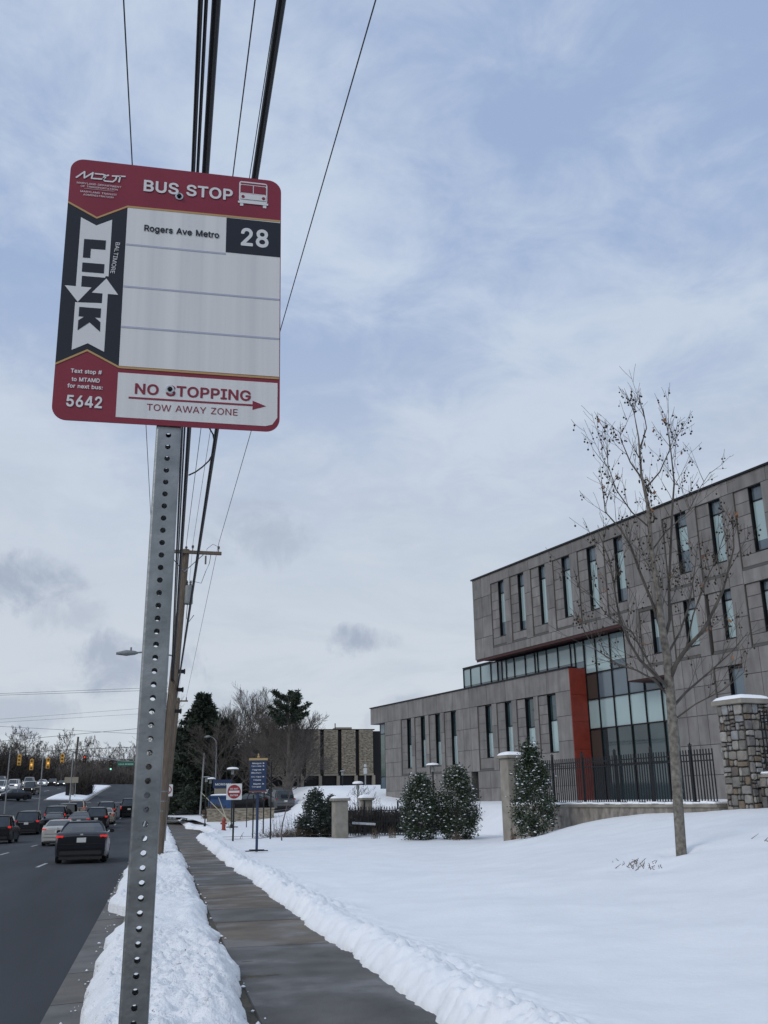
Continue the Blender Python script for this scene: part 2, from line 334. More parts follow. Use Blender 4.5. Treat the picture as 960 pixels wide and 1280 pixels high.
def pos(x, y, f=land, dz=0.0): return (x, y, float(f(x, y)) + dz)
_fontcache = {}
GLYPH_DATA = r'''{"b":{"#":[440,["52,-17 45,-9 43,0 61,112 59,119 3,120 -6,126 -11,140 -2,196 3,205 17,213 73,213 79,224 89,294 38,295 25,301 21,308 20,322 31,378 45,389 101,389 106,392 126,511 136,527 150,530 199,530 211,525 217,518 218,504 201,399 201,392 206,389 283,389 305,511 311,524 325,530 374,530 388,527 396,518 397,504 379,392 388,389 437,387 447,378 450,364 442,315 436,301 423,295 365,294 351,217 360,213 402,213 418,203 421,189 409,130 395,119 339,119 334,112 314,-7 304,-18 241,-21 227,-15 222,-7 222,7 239,112 234,119 157,119 136,0 131,-14 115,-21 66,-21","172,217 178,213 255,215 269,294 185,295"]],"2":[453,["50,-16 43,0 45,56 265,294 292,336 299,371 296,392 291,406 274,423 246,436 225,439 204,437 183,429 165,413 151,385 147,357 136,343 57,343 49,350 45,364 52,413 66,448 99,490 134,515 176,531 232,536 274,531 316,515 351,490 383,448 397,413 402,371 397,336 389,308 379,287 352,245 284,168 205,84 211,78 386,78 400,75 407,67 410,56 409,-7 400,-18 386,-21 64,-21"]],"4":[453,["271,-18 264,-10 261,0 261,77 257,84 33,85 20,98 19,161 234,525 250,530 348,529 356,525 364,511 364,189 369,184 418,183 430,175 434,161 434,105 428,91 418,85 369,84 364,77 364,0 362,-9 355,-17 341,-21 285,-21","147,189 152,184 159,184 257,184 261,189 261,364 257,376"]],"5":[453,["172,-22 123,-3 95,16 67,47 46,87 39,126 42,140 48,147 60,151 130,149 140,140 153,105 179,81 200,73 242,73 267,84 284,98 294,112 302,133 307,161 303,189 296,210 280,231 263,244 242,253 214,256 193,253 172,247 130,225 67,232 52,238 48,245 47,259 77,518 83,525 95,530 375,528 382,522 387,511 387,448 377,434 368,431 172,430 161,350 165,342 200,352 228,355 270,350 305,339 333,323 359,301 380,273 395,245 409,203 412,161 403,105 385,63 361,30 319,-3 274,-21 228,-27"]],"6":[453,["176,-21 134,-4 99,21 66,63 48,112 43,161 47,203 60,245 85,297 238,525 253,530 330,528 341,518 342,504 339,497 230,336 281,330 323,315 359,287 386,254 405,203 410,154 404,105 386,63 361,28 323,-2 274,-23 225,-28","220,70 253,75 281,92 296,112 303,133 306,154 303,182 295,203 281,222 253,239 225,244 197,239 169,221 156,203 151,189 146,161 149,133 157,112 169,94 190,79"]],"8":[453,["171,-22 129,-9 87,18 58,49 37,91 31,140 34,168 46,203 66,235 87,257 101,266 98,273 77,294 56,336 49,378 54,420 73,462 101,493 136,516 178,531 220,536 269,532 318,515 353,491 378,462 395,427 403,378 396,336 375,294 354,273 351,266 367,255 388,233 406,203 418,168 422,140 415,91 395,50 369,21 325,-8 276,-23 227,-28","184,77 227,70 255,73 276,79 301,98 313,119 316,140 312,161 305,175 290,193 269,206 227,214 185,206 158,189 140,161 136,140 139,119 146,105 157,92","199,315 227,311 248,313 269,322 285,336 296,357 298,378 291,406 276,424 248,436 227,439 206,437 185,429 164,410 156,392 156,357 162,343 173,329"]],":":[188,["71,-21 47,-4 33,17 29,38 33,66 48,87 71,103 92,108 120,103 143,87 158,66 162,38 158,17 141,-7 120,-21 92,-25","71,254 48,269 34,290 29,318 33,339 50,365 71,379 92,383 120,379 141,365 158,339 162,318 157,290 143,269 120,254 92,250"]],"A":[480,["2,-16 -4,-7 -4,7 182,518 188,525 198,530 275,530 289,525 298,511 483,7 483,-7 478,-15 464,-21 394,-21 380,-15 331,117 324,121 156,121 149,119 100,-15 86,-21 16,-21","186,224 191,220 282,220 289,220 293,224 240,379"]],"B":[456,["46,-16 39,0 41,518 46,525 60,530 242,530 291,525 340,509 375,483 396,457 415,413 419,371 414,336 404,308 368,266 403,238 422,210 435,175 439,133 434,98 418,56 388,21 354,0 305,-17 249,-21 60,-21","146,84 151,78 158,78 242,78 291,84 317,98 328,112 333,140 326,168 310,189 277,206 249,210 151,210 146,203","148,308 235,306 263,310 278,315 298,329 311,350 315,371 308,399 298,413 277,425 235,431 151,431 146,427 146,420"]],"D":[502,["46,-16 39,0 41,518 46,525 60,530 228,530 298,522 362,497 417,452 452,399 475,336 483,252 476,182 449,105 415,56 368,18 298,-12 221,-21 60,-21","146,84 151,78 214,78 270,85 305,98 333,120 361,161 373,203 378,252 373,308 360,350 340,382 305,411 270,425 221,431 151,431 146,427"]],"E":[419,["46,-16 39,0 41,518 46,525 60,530 368,530 382,527 391,518 393,504 393,448 382,434 368,431 151,431 146,427 146,315 149,308 361,306 370,301 376,287 376,231 375,223 368,213 354,208 151,208 146,203 146,84 151,78 382,77 391,70 396,56 396,0 391,-14 375,-21 60,-21"]],"G":[520,["215,-21 194,-17 138,7 89,49 51,105 26,175 19,252 26,329 52,406 89,461 138,502 201,529 264,537 306,534 348,523 383,508 418,484 442,462 467,427 484,392 494,357 494,343 488,334 474,328 411,328 397,331 390,339 371,378 355,399 327,420 292,432 264,435 229,430 194,414 166,389 145,357 130,308 124,252 130,196 144,154 167,119 201,92 229,80 264,75 306,78 334,89 362,112 377,133 391,175 383,178 285,178 271,182 265,189 262,203 262,259 271,273 285,277 481,277 495,268 499,259 499,196 492,140 467,77 434,35 390,3 327,-21 271,-28"]],"I":[300,["17,-16 10,0 10,56 15,70 25,77 87,78 94,79 97,84 97,427 87,431 31,431 17,437 10,448 12,518 17,525 31,530 276,529 283,525 290,511 290,455 287,441 279,434 269,431 213,431 204,427 204,84 206,79 213,78 275,77 285,70 290,56 289,-7 283,-16 269,-21 31,-21"]],"M":[628,["46,-16 39,0 39,504 41,518 46,525 60,530 151,530 165,525 171,518 312,150 319,155 459,521 473,530 571,530 581,525 587,518 589,504 589,0 584,-14 571,-21 501,-21 488,-14 484,-7 483,287 480,296 361,-9 347,-20 291,-21 277,-19 266,-7 151,282 146,287 144,300 142,-7 137,-15 123,-21 60,-21"]],"N":[523,["46,-16 39,0 39,504 41,518 46,525 60,530 137,530 151,524 375,172 378,182 380,518 386,525 396,530 466,530 476,525 482,518 484,504 484,0 479,-14 473,-18 459,-21 389,-21 372,-14 151,334 146,329 145,322 145,-7 137,-17 123,-21 60,-21"]],"O":[533,["215,-21 194,-17 138,8 89,49 52,105 27,175 19,252 28,336 54,407 89,458 138,501 201,529 264,537 334,528 401,497 446,457 484,399 507,329 514,252 507,175 481,103 445,49 397,9 334,-19 264,-28","246,77 271,75 306,80 341,97 367,119 389,154 403,196 409,252 403,315 388,357 369,387 334,417 306,429 271,434 229,430 201,418 166,388 145,357 131,315 125,259 130,196 144,154 166,120 194,95 229,79"]],"P":[445,["46,-16 39,0 41,518 46,525 60,530 235,530 291,524 340,506 382,476 408,441 423,399 430,350 425,301 406,252 382,220 347,192 298,172 235,165 151,165 146,161 146,154 144,-9 137,-17 123,-21 60,-21","147,266 151,263 228,263 263,266 284,274 302,287 312,301 321,322 323,350 319,378 304,406 286,420 263,428 151,431 146,427"]],"R":[449,["46,-16 39,0 41,518 46,525 60,530 235,530 298,523 347,505 382,479 409,441 426,399 430,350 424,301 407,259 382,225 350,203 345,196 448,7 449,0 445,-12 431,-21 354,-21 340,-16 235,175 151,177 146,168 144,-9 137,-17 123,-21 60,-21","146,280 151,276 263,279 290,287 301,294 317,315 324,350 321,378 307,406 289,420 263,428 151,431 146,427 146,420"]],"S":[447,["164,-24 122,-11 82,12 48,47 25,96 17,138 23,152 38,158 101,158 115,155 123,145 130,117 136,107 154,89 178,78 227,70 276,79 297,90 310,103 319,117 324,138 322,152 315,166 290,184 178,219 122,240 73,273 40,320 31,369 38,418 59,461 87,491 129,517 178,532 220,536 276,532 327,516 367,490 395,460 415,418 422,376 416,363 402,357 332,358 318,369 309,397 290,419 262,432 227,438 192,434 157,417 138,390 139,362 150,345 178,327 318,284 368,257 393,236 413,208 426,173 429,138 424,96 404,54 381,26 374,18 332,-8 276,-25 220,-30"]],"T":[449,["179,-16 172,0 172,427 165,431 32,431 22,434 11,448 13,518 18,525 32,530 424,529 431,525 438,511 438,448 431,437 417,431 284,431 278,427 277,-7 270,-16 256,-21 193,-21"]],"U":[517,["200,-23 144,-3 101,27 67,69 46,118 39,174 41,517 46,525 60,530 130,529 143,517 145,181 150,146 159,125 172,106 193,89 228,76 263,74 291,76 326,90 344,104 354,118 367,146 372,181 374,517 379,524 389,530 466,528 473,522 478,510 478,174 471,118 452,71 417,27 368,-6 319,-23 263,-29"]],"b":[424,["186,-23 163,-15 137,3 126,-15 116,-21 53,-21 39,-16 34,-8 32,510 38,524 46,529 116,530 129,524 133,517 137,375 165,393 193,402 228,405 277,399 319,381 364,342 390,300 405,251 411,188 406,132 389,76 364,34 326,0 280,-22 228,-29","213,69 249,73 266,83 284,102 296,125 304,153 307,188 302,230 297,251 284,277 268,293 249,303 221,309 193,304 172,293 158,279 146,258 138,230 134,188 137,153 144,125 158,98 174,83 193,72"]],"e":[404,["160,-23 104,0 65,34 37,76 19,132 13,188 18,244 41,307 65,342 104,377 153,399 202,405 237,403 272,394 307,377 334,356 357,328 377,288 389,244 392,195 390,160 384,153 370,148 125,148 122,146 122,139 128,118 142,97 160,81 181,72 209,68 230,69 258,78 277,97 290,118 300,125 314,125 371,111 381,104 386,90 372,55 352,27 321,1 293,-14 251,-26 216,-29","123,244 282,244 276,265 265,282 251,296 230,306 202,308 181,306 155,293 131,265"]],"f":[254,["69,-17 62,-9 60,0 60,301 55,306 -1,307 -11,315 -15,329 -14,385 -1,399 55,400 60,406 63,462 76,493 97,519 125,537 160,548 188,551 244,543 261,532 264,518 243,455 230,447 202,452 181,450 168,441 165,434 163,406 167,400 230,400 244,392 249,378 249,329 245,315 237,308 167,306 163,301 162,-7 157,-14 146,-21 83,-21"]],"g":[425,["153,-166 125,-159 97,-146 69,-126 48,-104 34,-81 30,-67 34,-57 90,-23 104,-20 114,-25 146,-59 167,-70 202,-76 244,-71 265,-60 284,-39 290,-4 289,10 286,12 258,-4 230,-13 195,-16 153,-11 104,8 66,38 37,80 18,136 13,192 18,248 34,297 65,346 95,374 146,398 195,405 230,403 265,390 286,376 299,395 307,399 377,399 385,395 393,381 393,-4 387,-60 363,-107 335,-135 300,-155 258,-167 209,-172","171,87 202,81 237,86 251,92 268,108 282,136 288,157 291,192 288,227 281,255 269,276 256,290 230,305 202,308 181,305 160,296 140,276 129,255 120,227 117,192 120,157 127,136 142,108 157,94"]],"n":[410,["39,-16 32,0 32,378 37,392 53,400 116,400 128,392 137,377 179,398 228,405 270,400 305,387 336,364 356,336 374,287 378,238 378,0 375,-10 361,-21 298,-21 284,-17 277,-9 275,231 270,266 259,287 242,300 207,308 186,304 158,289 145,273 138,252 135,224 134,-7 130,-14 116,-21 53,-21"]],"o":[415,["153,-22 104,0 65,34 37,76 20,127 14,181 21,251 37,300 62,338 105,377 160,399 209,405 258,399 314,375 349,343 378,300 397,244 402,188 395,125 378,76 355,41 311,-1 258,-23 209,-29","195,69 209,67 237,72 258,84 272,99 287,125 295,153 298,188 295,223 287,251 276,272 251,296 237,304 209,309 174,302 158,293 140,272 126,244 120,223 117,188 120,153 126,132 140,104 160,82 181,71"]],"p":[424,["39,-159 32,-143 32,375 35,389 41,396 53,400 116,400 130,390 137,375 165,393 193,402 228,405 277,399 319,381 365,340 389,301 406,249 411,186 406,130 388,74 362,32 331,4 277,-23 228,-29 193,-25 165,-15 137,2 135,-143 130,-157 116,-164 53,-164","190,74 221,68 249,73 263,81 285,102 295,123 303,151 307,186 304,221 295,256 284,277 270,291 242,305 221,309 200,306 172,293 156,277 145,256 137,228 134,186 137,151 145,123 161,95"]],"r":[259,["39,-16 32,0 33,385 39,394 53,400 116,400 123,397 137,382 179,401 214,406 249,404 258,399 264,385 264,322 258,308 249,302 207,305 172,297 151,281 138,259 135,231 134,-7 130,-14 116,-21 53,-21"]],"s":[365,["127,-22 106,-17 75,-1 44,27 26,55 15,90 15,97 22,110 36,116 99,127 112,118 124,90 134,80 155,70 183,66 211,70 232,80 242,90 246,104 245,111 239,120 225,129 141,151 99,165 57,193 33,230 26,272 30,307 50,347 74,370 106,389 148,402 190,405 232,400 267,389 288,377 312,356 335,321 345,293 342,279 330,270 267,256 253,262 240,286 228,300 211,308 183,311 162,308 141,297 133,286 133,265 155,251 281,214 318,188 346,146 352,104 346,69 323,28 302,7 267,-14 225,-26 183,-29"]],"t":[227,["125,-19 111,-14 76,8 52,45 44,94 43,304 -1,307 -8,311 -15,325 -13,388 -1,399 43,402 44,472 51,486 62,492 125,492 139,487 147,472 148,402 209,399 217,395 225,381 225,325 217,311 209,307 148,304 147,101 150,80 153,76 174,71 202,75 211,73 219,66 233,10 233,-4 223,-16 195,-24 167,-25"]],"u":[410,["137,-20 102,-5 74,16 50,51 38,86 32,142 34,387 39,395 53,400 116,400 129,394 133,387 135,149 139,114 151,93 168,79 200,71 221,74 242,83 263,105 272,128 277,387 291,399 354,400 368,397 375,389 378,380 378,2 374,-12 361,-21 298,-21 284,-15 277,2 221,-21 179,-26"]],"v":[389,["150,-16 143,-7 -2,371 -3,385 1,392 17,400 87,400 100,392 192,142 199,146 289,392 304,400 381,397 391,385 390,371 246,-7 241,-15 227,-21 164,-21"]],"x":[379,["7,-16 0,0 5,14 129,196 10,371 9,385 13,392 28,400 98,400 112,396 189,278 266,392 273,398 350,400 364,396 372,385 371,370 253,196 252,189 374,14 379,0 373,-14 357,-21 287,-21 273,-16 189,112 105,-16 91,-21 21,-21"]]},"r":{"A":[480,["21,-2 16,5 196,502 203,511 273,511 280,504 463,5 462,-2 399,-2 392,3 343,139 336,140 140,140 133,131 84,-2","161,201 315,201 318,208 238,446 160,208"]],"B":[456,["65,-2 58,5 58,509 240,511 289,506 331,492 359,471 384,439 396,411 400,369 396,341 389,320 379,306 358,285 317,264 338,259 366,245 387,228 405,201 416,173 420,138 415,103 403,68 373,34 345,16 303,3 247,-2","127,61 247,59 296,65 324,79 345,103 352,131 350,159 342,180 326,201 310,213 275,226 128,229","127,292 135,287 240,287 268,291 289,299 317,322 331,348 333,376 327,404 310,428 282,444 240,450 128,448"]],"C":[510,["213,-2 146,26 103,61 67,117 46,180 38,250 46,327 67,390 101,444 150,486 206,510 269,518 304,515 339,506 374,492 402,473 424,453 451,416 466,383 474,348 409,346 397,376 374,411 339,436 311,448 269,454 227,449 185,430 154,404 129,367 111,313 105,250 111,194 127,145 150,110 185,78 225,61 269,55 318,63 360,86 388,117 409,162 472,162 475,159 465,124 452,96 430,61 402,36 377,19 339,2 304,-6 269,-9"]],"D":[502,["65,-2 58,5 58,509 226,511 296,502 352,481 403,439 435,390 457,327 464,257 458,187 434,117 394,62 352,30 296,8 219,-2","127,61 212,59 275,66 317,83 351,110 378,152 392,201 397,250 392,313 376,362 352,398 317,427 275,444 226,449 135,450 127,446"]],"E":[419,["65,-2 58,5 58,509 373,510 373,452 135,450 127,446 128,290 352,288 356,285 357,278 357,236 352,227 135,227 128,224 127,61 373,59 377,54 377,5 373,-2"]],"F":[410,["65,-2 58,5 58,509 369,509 371,460 370,453 366,450 128,448 128,283 135,280 345,280 348,271 348,222 345,219 128,217 127,5 121,-2"]],"H":[517,["65,-2 58,5 58,509 126,509 128,291 387,291 390,299 391,509 457,511 457,-2 394,-2 390,5 390,222 387,230 128,230 127,5 121,-2"]],"I":[300,["36,-2 29,5 29,54 36,59 115,61 116,446 113,449 36,450 29,453 29,509 267,511 271,502 271,453 267,450 190,450 185,446 185,68 190,59 267,59 271,54 271,5 267,-2"]],"L":[393,["65,-2 58,5 58,509 121,511 126,509 127,502 127,61 359,59 363,54 363,5 359,-2"]],"M":[628,["65,-2 58,5 58,509 149,511 156,504 282,180 310,94 317,86 350,187 475,509 569,510 569,-1 506,-2 502,5 504,390 499,406 458,292 346,5 338,-2 289,-2 282,5 167,292 127,404 122,390 124,5 121,-2"]],"N":[523,["65,-2 58,5 58,509 138,509 352,173 394,100 399,110 397,502 401,511 464,510 464,-1 387,-2 203,285 128,412 124,404 127,306 127,5 121,-2"]],"O":[533,["213,-2 146,26 105,61 67,117 46,180 38,250 46,327 70,397 104,446 150,486 206,510 269,518 325,511 388,483 431,446 465,395 488,327 495,257 488,180 463,110 430,61 388,26 325,-2 269,-9","225,61 269,55 311,62 346,77 384,110 406,145 423,194 428,257 423,313 407,362 380,404 346,432 311,447 262,453 220,447 185,431 154,404 129,366 111,313 105,250 111,194 127,145 150,110 180,82"]],"P":[445,["65,-2 58,5 58,509 233,511 289,505 331,490 370,460 391,432 406,390 411,348 406,306 392,264 366,231 337,208 289,189 233,184 128,182 127,5 121,-2","127,250 128,246 135,244 233,244 268,248 296,258 313,271 333,299 340,320 342,348 338,381 331,400 317,421 296,437 268,447 226,450 128,448"]],"R":[449,["65,-2 58,5 58,509 240,511 289,506 331,492 367,467 393,432 406,397 411,348 406,306 392,271 366,237 338,218 317,208 428,5 422,-2 352,-2 246,194 240,196 135,196 127,194 127,5 121,-2","128,257 233,257 268,260 296,268 317,282 334,306 340,327 343,355 339,383 332,404 317,424 296,438 268,447 233,450 128,448"]],"S":[447,["169,-5 127,7 85,35 62,59 45,94 36,136 43,139 99,139 106,136 114,108 127,87 141,75 169,60 225,51 253,54 281,61 314,80 328,94 339,115 343,136 341,157 330,178 295,203 183,237 134,256 85,288 58,325 50,374 55,409 75,451 99,476 134,498 183,513 225,518 274,513 323,496 351,478 378,451 396,416 402,381 400,377 337,377 325,409 302,434 267,451 225,457 197,454 169,447 143,430 130,416 120,395 117,374 121,353 136,332 169,310 309,267 365,235 381,220 397,199 407,171 410,136 405,101 389,66 365,37 323,9 281,-5 225,-11"]],"T":[449,["198,-2 191,5 191,446 184,450 37,450 30,453 30,509 415,511 419,502 419,453 415,450 268,450 259,446 259,5 254,-2"]],"W":[686,["154,-1 14,509 84,509 172,173 189,94 196,85 223,201 305,509 381,509 463,201 490,85 497,94 601,509 672,509 532,1 525,-2 455,-2 452,5 357,355 343,425 319,320 231,-1"]],"Y":[472,["203,-2 201,208 14,509 93,509 209,320 231,278 238,271 276,341 378,508 385,511 455,511 455,505 270,208 270,5 266,-2"]],"Z":[438,["45,-2 40,5 40,47 315,446 311,450 304,451 45,450 38,453 38,509 395,511 399,502 398,460 171,128 122,61 129,58 395,59 401,54 401,5 395,-2"]],"a":[389,["119,-5 91,5 70,18 46,45 35,68 28,108 32,136 42,163 63,185 105,207 147,217 259,235 272,248 271,276 264,297 252,311 238,321 217,327 175,327 147,319 119,299 98,272 42,289 42,297 56,324 77,347 105,366 133,377 161,384 196,386 238,381 266,373 287,362 308,343 325,318 335,290 339,248 339,3 336,-1 329,-2 280,-2 275,3 273,48 252,22 217,0 189,-8 161,-11","138,52 168,47 203,52 224,60 245,74 261,94 270,115 274,143 273,186 245,177 140,158 119,149 105,138 97,122 96,87 112,66"]],"d":[424,["151,-4 109,15 81,40 52,88 38,130 32,186 37,242 52,291 78,333 109,361 151,380 193,386 228,383 256,373 289,347 305,324 309,333 309,508 312,511 368,511 373,508 374,501 374,4 368,-2 319,-2 312,1 311,46 305,53 277,19 249,1 228,-7 200,-10","174,53 207,49 235,53 263,68 284,90 297,116 307,151 310,186 307,228 298,263 281,291 263,309 235,323 207,328 179,324 144,307 128,291 111,263 101,228 98,186 101,151 112,116 127,88 144,70"]],"e":[404,["165,-4 112,18 80,46 56,81 37,137 32,186 37,242 53,291 81,332 115,361 158,380 207,386 235,384 268,375 297,361 319,343 340,319 358,284 370,242 373,172 368,167 102,167 101,144 111,109 130,81 151,64 179,52 207,49 235,50 270,63 284,75 305,106 357,95 366,88 353,60 337,39 312,17 284,2 249,-7 214,-10","100,228 109,223 298,223 306,228 295,270 277,297 263,311 242,321 207,328 172,323 149,312 130,296 111,270"]],"g":[425,["151,-146 109,-131 81,-112 61,-90 50,-69 102,-40 137,-76 158,-87 179,-93 207,-95 249,-90 277,-75 301,-48 309,-6 309,57 305,63 284,36 254,15 228,6 193,3 151,8 109,28 81,50 52,92 37,141 32,190 37,246 53,293 76,330 109,361 151,380 193,386 235,382 256,373 277,359 305,326 310,330 311,337 312,380 368,381 373,379 374,372 374,-6 369,-55 347,-96 326,-118 291,-138 249,-149 207,-153","180,64 207,61 235,65 263,77 284,98 297,120 307,155 310,190 307,232 299,260 284,288 256,314 235,323 207,328 172,323 144,308 125,288 114,267 101,225 98,190 101,155 113,120 125,99 144,80 172,65"]],"h":[410,["58,-2 51,5 51,509 114,511 116,341 121,330 156,366 184,380 226,386 261,382 296,371 324,348 343,320 355,285 359,243 359,5 352,-2 296,-2 294,236 289,271 268,305 247,320 212,327 184,324 163,316 142,301 126,278 119,257 116,229 116,5 114,-2"]],"i":[167,["53,-2 51,376 60,381 109,381 116,376 116,5 109,-2","67,444 53,453 43,467 39,481 44,502 53,513 67,523 81,526 102,522 116,512 123,502 128,481 125,467 116,454 102,445 81,441"]],"l":[189,["100,1 75,17 69,24 57,45 52,80 51,507 58,511 107,511 116,507 117,80 121,66 128,58 149,54 170,55 182,3 149,-4"]],"m":[610,["58,-2 51,5 51,376 58,381 107,381 114,376 114,320 114,327 121,332 131,348 156,368 191,385 219,388 254,382 289,362 309,334 317,314 333,341 359,364 380,377 401,383 436,388 471,384 499,373 523,355 539,334 554,299 559,257 559,5 555,-2 499,-2 494,5 494,250 489,285 469,313 443,325 415,328 394,325 373,317 349,292 340,271 337,243 337,5 331,-2 275,-2 272,5 272,257 267,285 254,306 233,321 198,328 177,325 142,306 128,288 119,264 116,236 114,-2"]],"n":[410,["58,-2 51,5 51,376 58,381 107,381 114,376 114,320 114,327 121,330 149,362 184,380 233,385 268,381 296,371 324,348 339,327 355,285 359,236 359,5 352,-2 296,-2 294,236 289,271 268,305 247,320 212,327 184,324 163,316 142,301 126,278 119,257 116,229 116,5 114,-2"]],"o":[415,["158,-4 112,18 80,46 56,81 38,137 32,186 38,242 58,298 81,331 116,362 165,381 207,386 256,380 305,357 333,333 361,291 378,242 383,186 377,130 361,85 335,46 298,13 256,-4 242,-6 207,-10","175,53 207,48 235,52 267,67 293,95 304,116 314,151 317,193 314,221 305,256 285,291 270,307 242,323 207,328 172,322 151,311 125,284 110,256 102,228 98,186 101,151 111,116 128,88 144,70"]],"p":[424,["58,-145 51,-138 52,380 113,380 114,324 121,327 135,346 156,365 170,375 198,383 233,385 275,380 310,364 348,331 370,296 386,247 392,191 387,135 369,79 347,44 316,16 275,-4 233,-9 198,-7 170,4 142,25 121,51 116,37 114,-145","204,51 219,49 254,54 275,66 296,86 315,121 322,149 326,184 321,233 314,261 299,289 277,310 254,322 219,328 191,323 163,311 141,289 127,261 118,226 115,191 118,149 126,121 142,87 166,65 191,53"]],"r":[259,["58,-2 51,5 51,376 58,381 107,381 114,376 114,327 114,334 121,335 128,348 156,371 184,382 212,387 240,386 244,383 245,376 245,327 240,321 205,324 163,314 141,299 126,278 120,264 116,236 116,5 114,-2"]],"s":[365,["132,-4 111,1 83,16 62,35 45,60 35,95 90,108 97,105 107,81 125,62 153,51 181,47 216,52 244,65 262,88 266,102 264,116 251,135 237,145 146,169 104,184 71,207 50,242 45,277 49,305 69,339 84,354 111,370 153,383 188,386 223,383 258,372 286,354 301,340 314,319 325,291 321,287 272,276 265,279 255,298 244,312 223,324 188,331 160,327 132,315 116,298 111,277 113,263 125,245 146,233 272,197 307,173 328,137 333,109 328,74 314,46 294,25 258,3 223,-7 188,-10"]],"t":[227,["123,1 89,22 69,57 63,92 62,323 11,325 4,330 4,379 60,382 63,386 63,463 67,473 123,473 127,470 130,382 200,381 205,379 206,372 206,330 200,325 128,323 128,99 130,78 137,64 144,59 172,52 200,55 205,50 215,1 179,-6"]],"u":[410,["142,-2 114,9 86,32 69,56 56,91 51,140 51,378 58,381 107,381 116,378 116,147 121,105 139,77 163,59 198,52 226,55 247,63 268,80 281,98 290,119 294,154 294,378 303,381 352,381 359,378 359,0 296,0 296,63 296,49 289,49 255,14 226,0 184,-7"]]}}'''
import json
GLYPHS = json.loads(GLYPH_DATA)
def text(body, size, m, parent, loc, rot=(R(90), 0, 0), bold=0.0, align='LEFT', name='lettering', w=None, **kw):
    """flat lettering from stored outlines"""
    G = GLYPHS['b' if bold > .01 else 'r']; V = []; F = []; x = 0.0
    for ci, ch in enumerate(body):
        if ch == ' ': x += .26; continue
        g = G.get(ch) or GLYPHS['b'].get(ch) or GLYPHS['r'].get(ch); loops = [[tuple(int(q) / 1000 for q in p.split(',')) for p in L.split(' ')] for L in g[1]]
        ar = lambda L: sum(L[i - 1][0] * L[i][1] - L[i][0] * L[i - 1][1] for i in range(len(L))) / 2
        def inside(p, L):
            c = False
            for i in range(len(L)):
                (x1, y1), (x2, y2) = L[i - 1], L[i]
                if (y1 > p[1]) != (y2 > p[1]) and p[0] < (x2 - x1) * (p[1] - y1) / (y2 - y1) + x1: c = not c
            return c
        loops.sort(key=lambda L: -abs(ar(L))); outs = []
        for L in loops:
            h = [o for o in outs if all(inside(p, o[0]) for p in L)]
            if h: h[-1].append(L)
            else: outs.append([L])
        for oi, grp in enumerate(outs):
            i0 = len(V); flat = [p for L in grp for p in L]
            V += [(p[0] + x, p[1], -.0002 * (oi + ci % 2) / max(size, 1e-3) * 0) for p in flat]
            F += [tuple(i0 + k for k in t) for t in tessellate_polygon([[Vector((p[0], p[1], 0)) for p in L] for L in grp])]
        x += g[0] / 1000 + (.012 if bold > .01 else 0)
    xs = [v[0] for v in V]; x0, x1 = min(xs), max(xs); sx = (w / (x1 - x0)) if w else size; off = {'LEFT': x0, 'CENTER': (x0 + x1) / 2, 'RIGHT': x1}[align]
    me = bpy.data.meshes.new(name); me.from_pydata([((v[0] - off) * sx, v[1] * size, v[2]) for v in V], [], F)
    bm = bmesh.new(); bm.from_mesh(me)
    bm.normal_update()
    for f in bm.faces:
        if f.normal.z < 0: f.normal_flip()
    bm.to_mesh(me); bm.free(); me.materials.append(m)
    return link(name, me, parent, loc, rot)
def poly(pts, m, parent, name, y=0.0, thick=.0005, loc=None):
    """flat printed shape in the x-z plane, facing -y"""
    V = [(p[0], y, p[1]) for p in pts] + [(p[0], y + thick, p[1]) for p in pts]; n = len(pts)
    F = [tuple(t) for t in tessellate_polygon([[Vector((p[0], p[1], 0)) for p in pts]])] + [(i, (i + 1) % n, n + (i + 1) % n, n + i) for i in range(n)]
    me = bpy.data.meshes.new(name); me.from_pydata(V, [], F); bm = bmesh.new(); bm.from_mesh(me); bmesh.ops.recalc_face_normals(bm, faces=bm.faces); 
    bm.faces.ensure_lookup_table()
    bm.to_mesh(me); bm.free(); me.materials.append(m); return link(name, me, parent, loc)
def rrect(x0, x1, z0, z1, r, n=6, corners=(1, 1, 1, 1)):
    P = []
    for (cx, cz, a0, c) in ((x1 - r, z0 + r, -90, corners[0]), (x1 - r, z1 - r, 0, corners[1]), (x0 + r, z1 - r, 90, corners[2]), (x0 + r, z0 + r, 180, corners[3])):
        if c: P += [(cx + r * math.cos(R(a0 + 90 * k / n)), cz + r * math.sin(R(a0 + 90 * k / n))) for k in range(n + 1)]
        else: P.append((x1 if a0 < 90 else x0, z0 if a0 in (-90, 180) else z1))
    return P

# ------------------------------------------------------------------ ground sheets
def ground_z(X, Y):
    return np.minimum(roadz(X, Y), side(Y)) - .35
grid_mesh('ground', np.concatenate([np.linspace(-1600, -80, 14), np.linspace(-70, 80, 40), np.linspace(100, 1600, 14)]),
          np.concatenate([np.linspace(-200, 0, 6), np.linspace(8, 430, 90), np.linspace(480, 3000, 14)]), ground_z, GRASSY, kind='structure')
rx = np.array([-60, -52, -44, -36, -30, -26, -22, -18, -15, -12, -9, -7.5, -6, -4, -2, -.93])
grid_mesh('road', rx, np.linspace(-15, 420, 260), lambda X, Y: roadz(X, Y), ASPH, kind='structure')
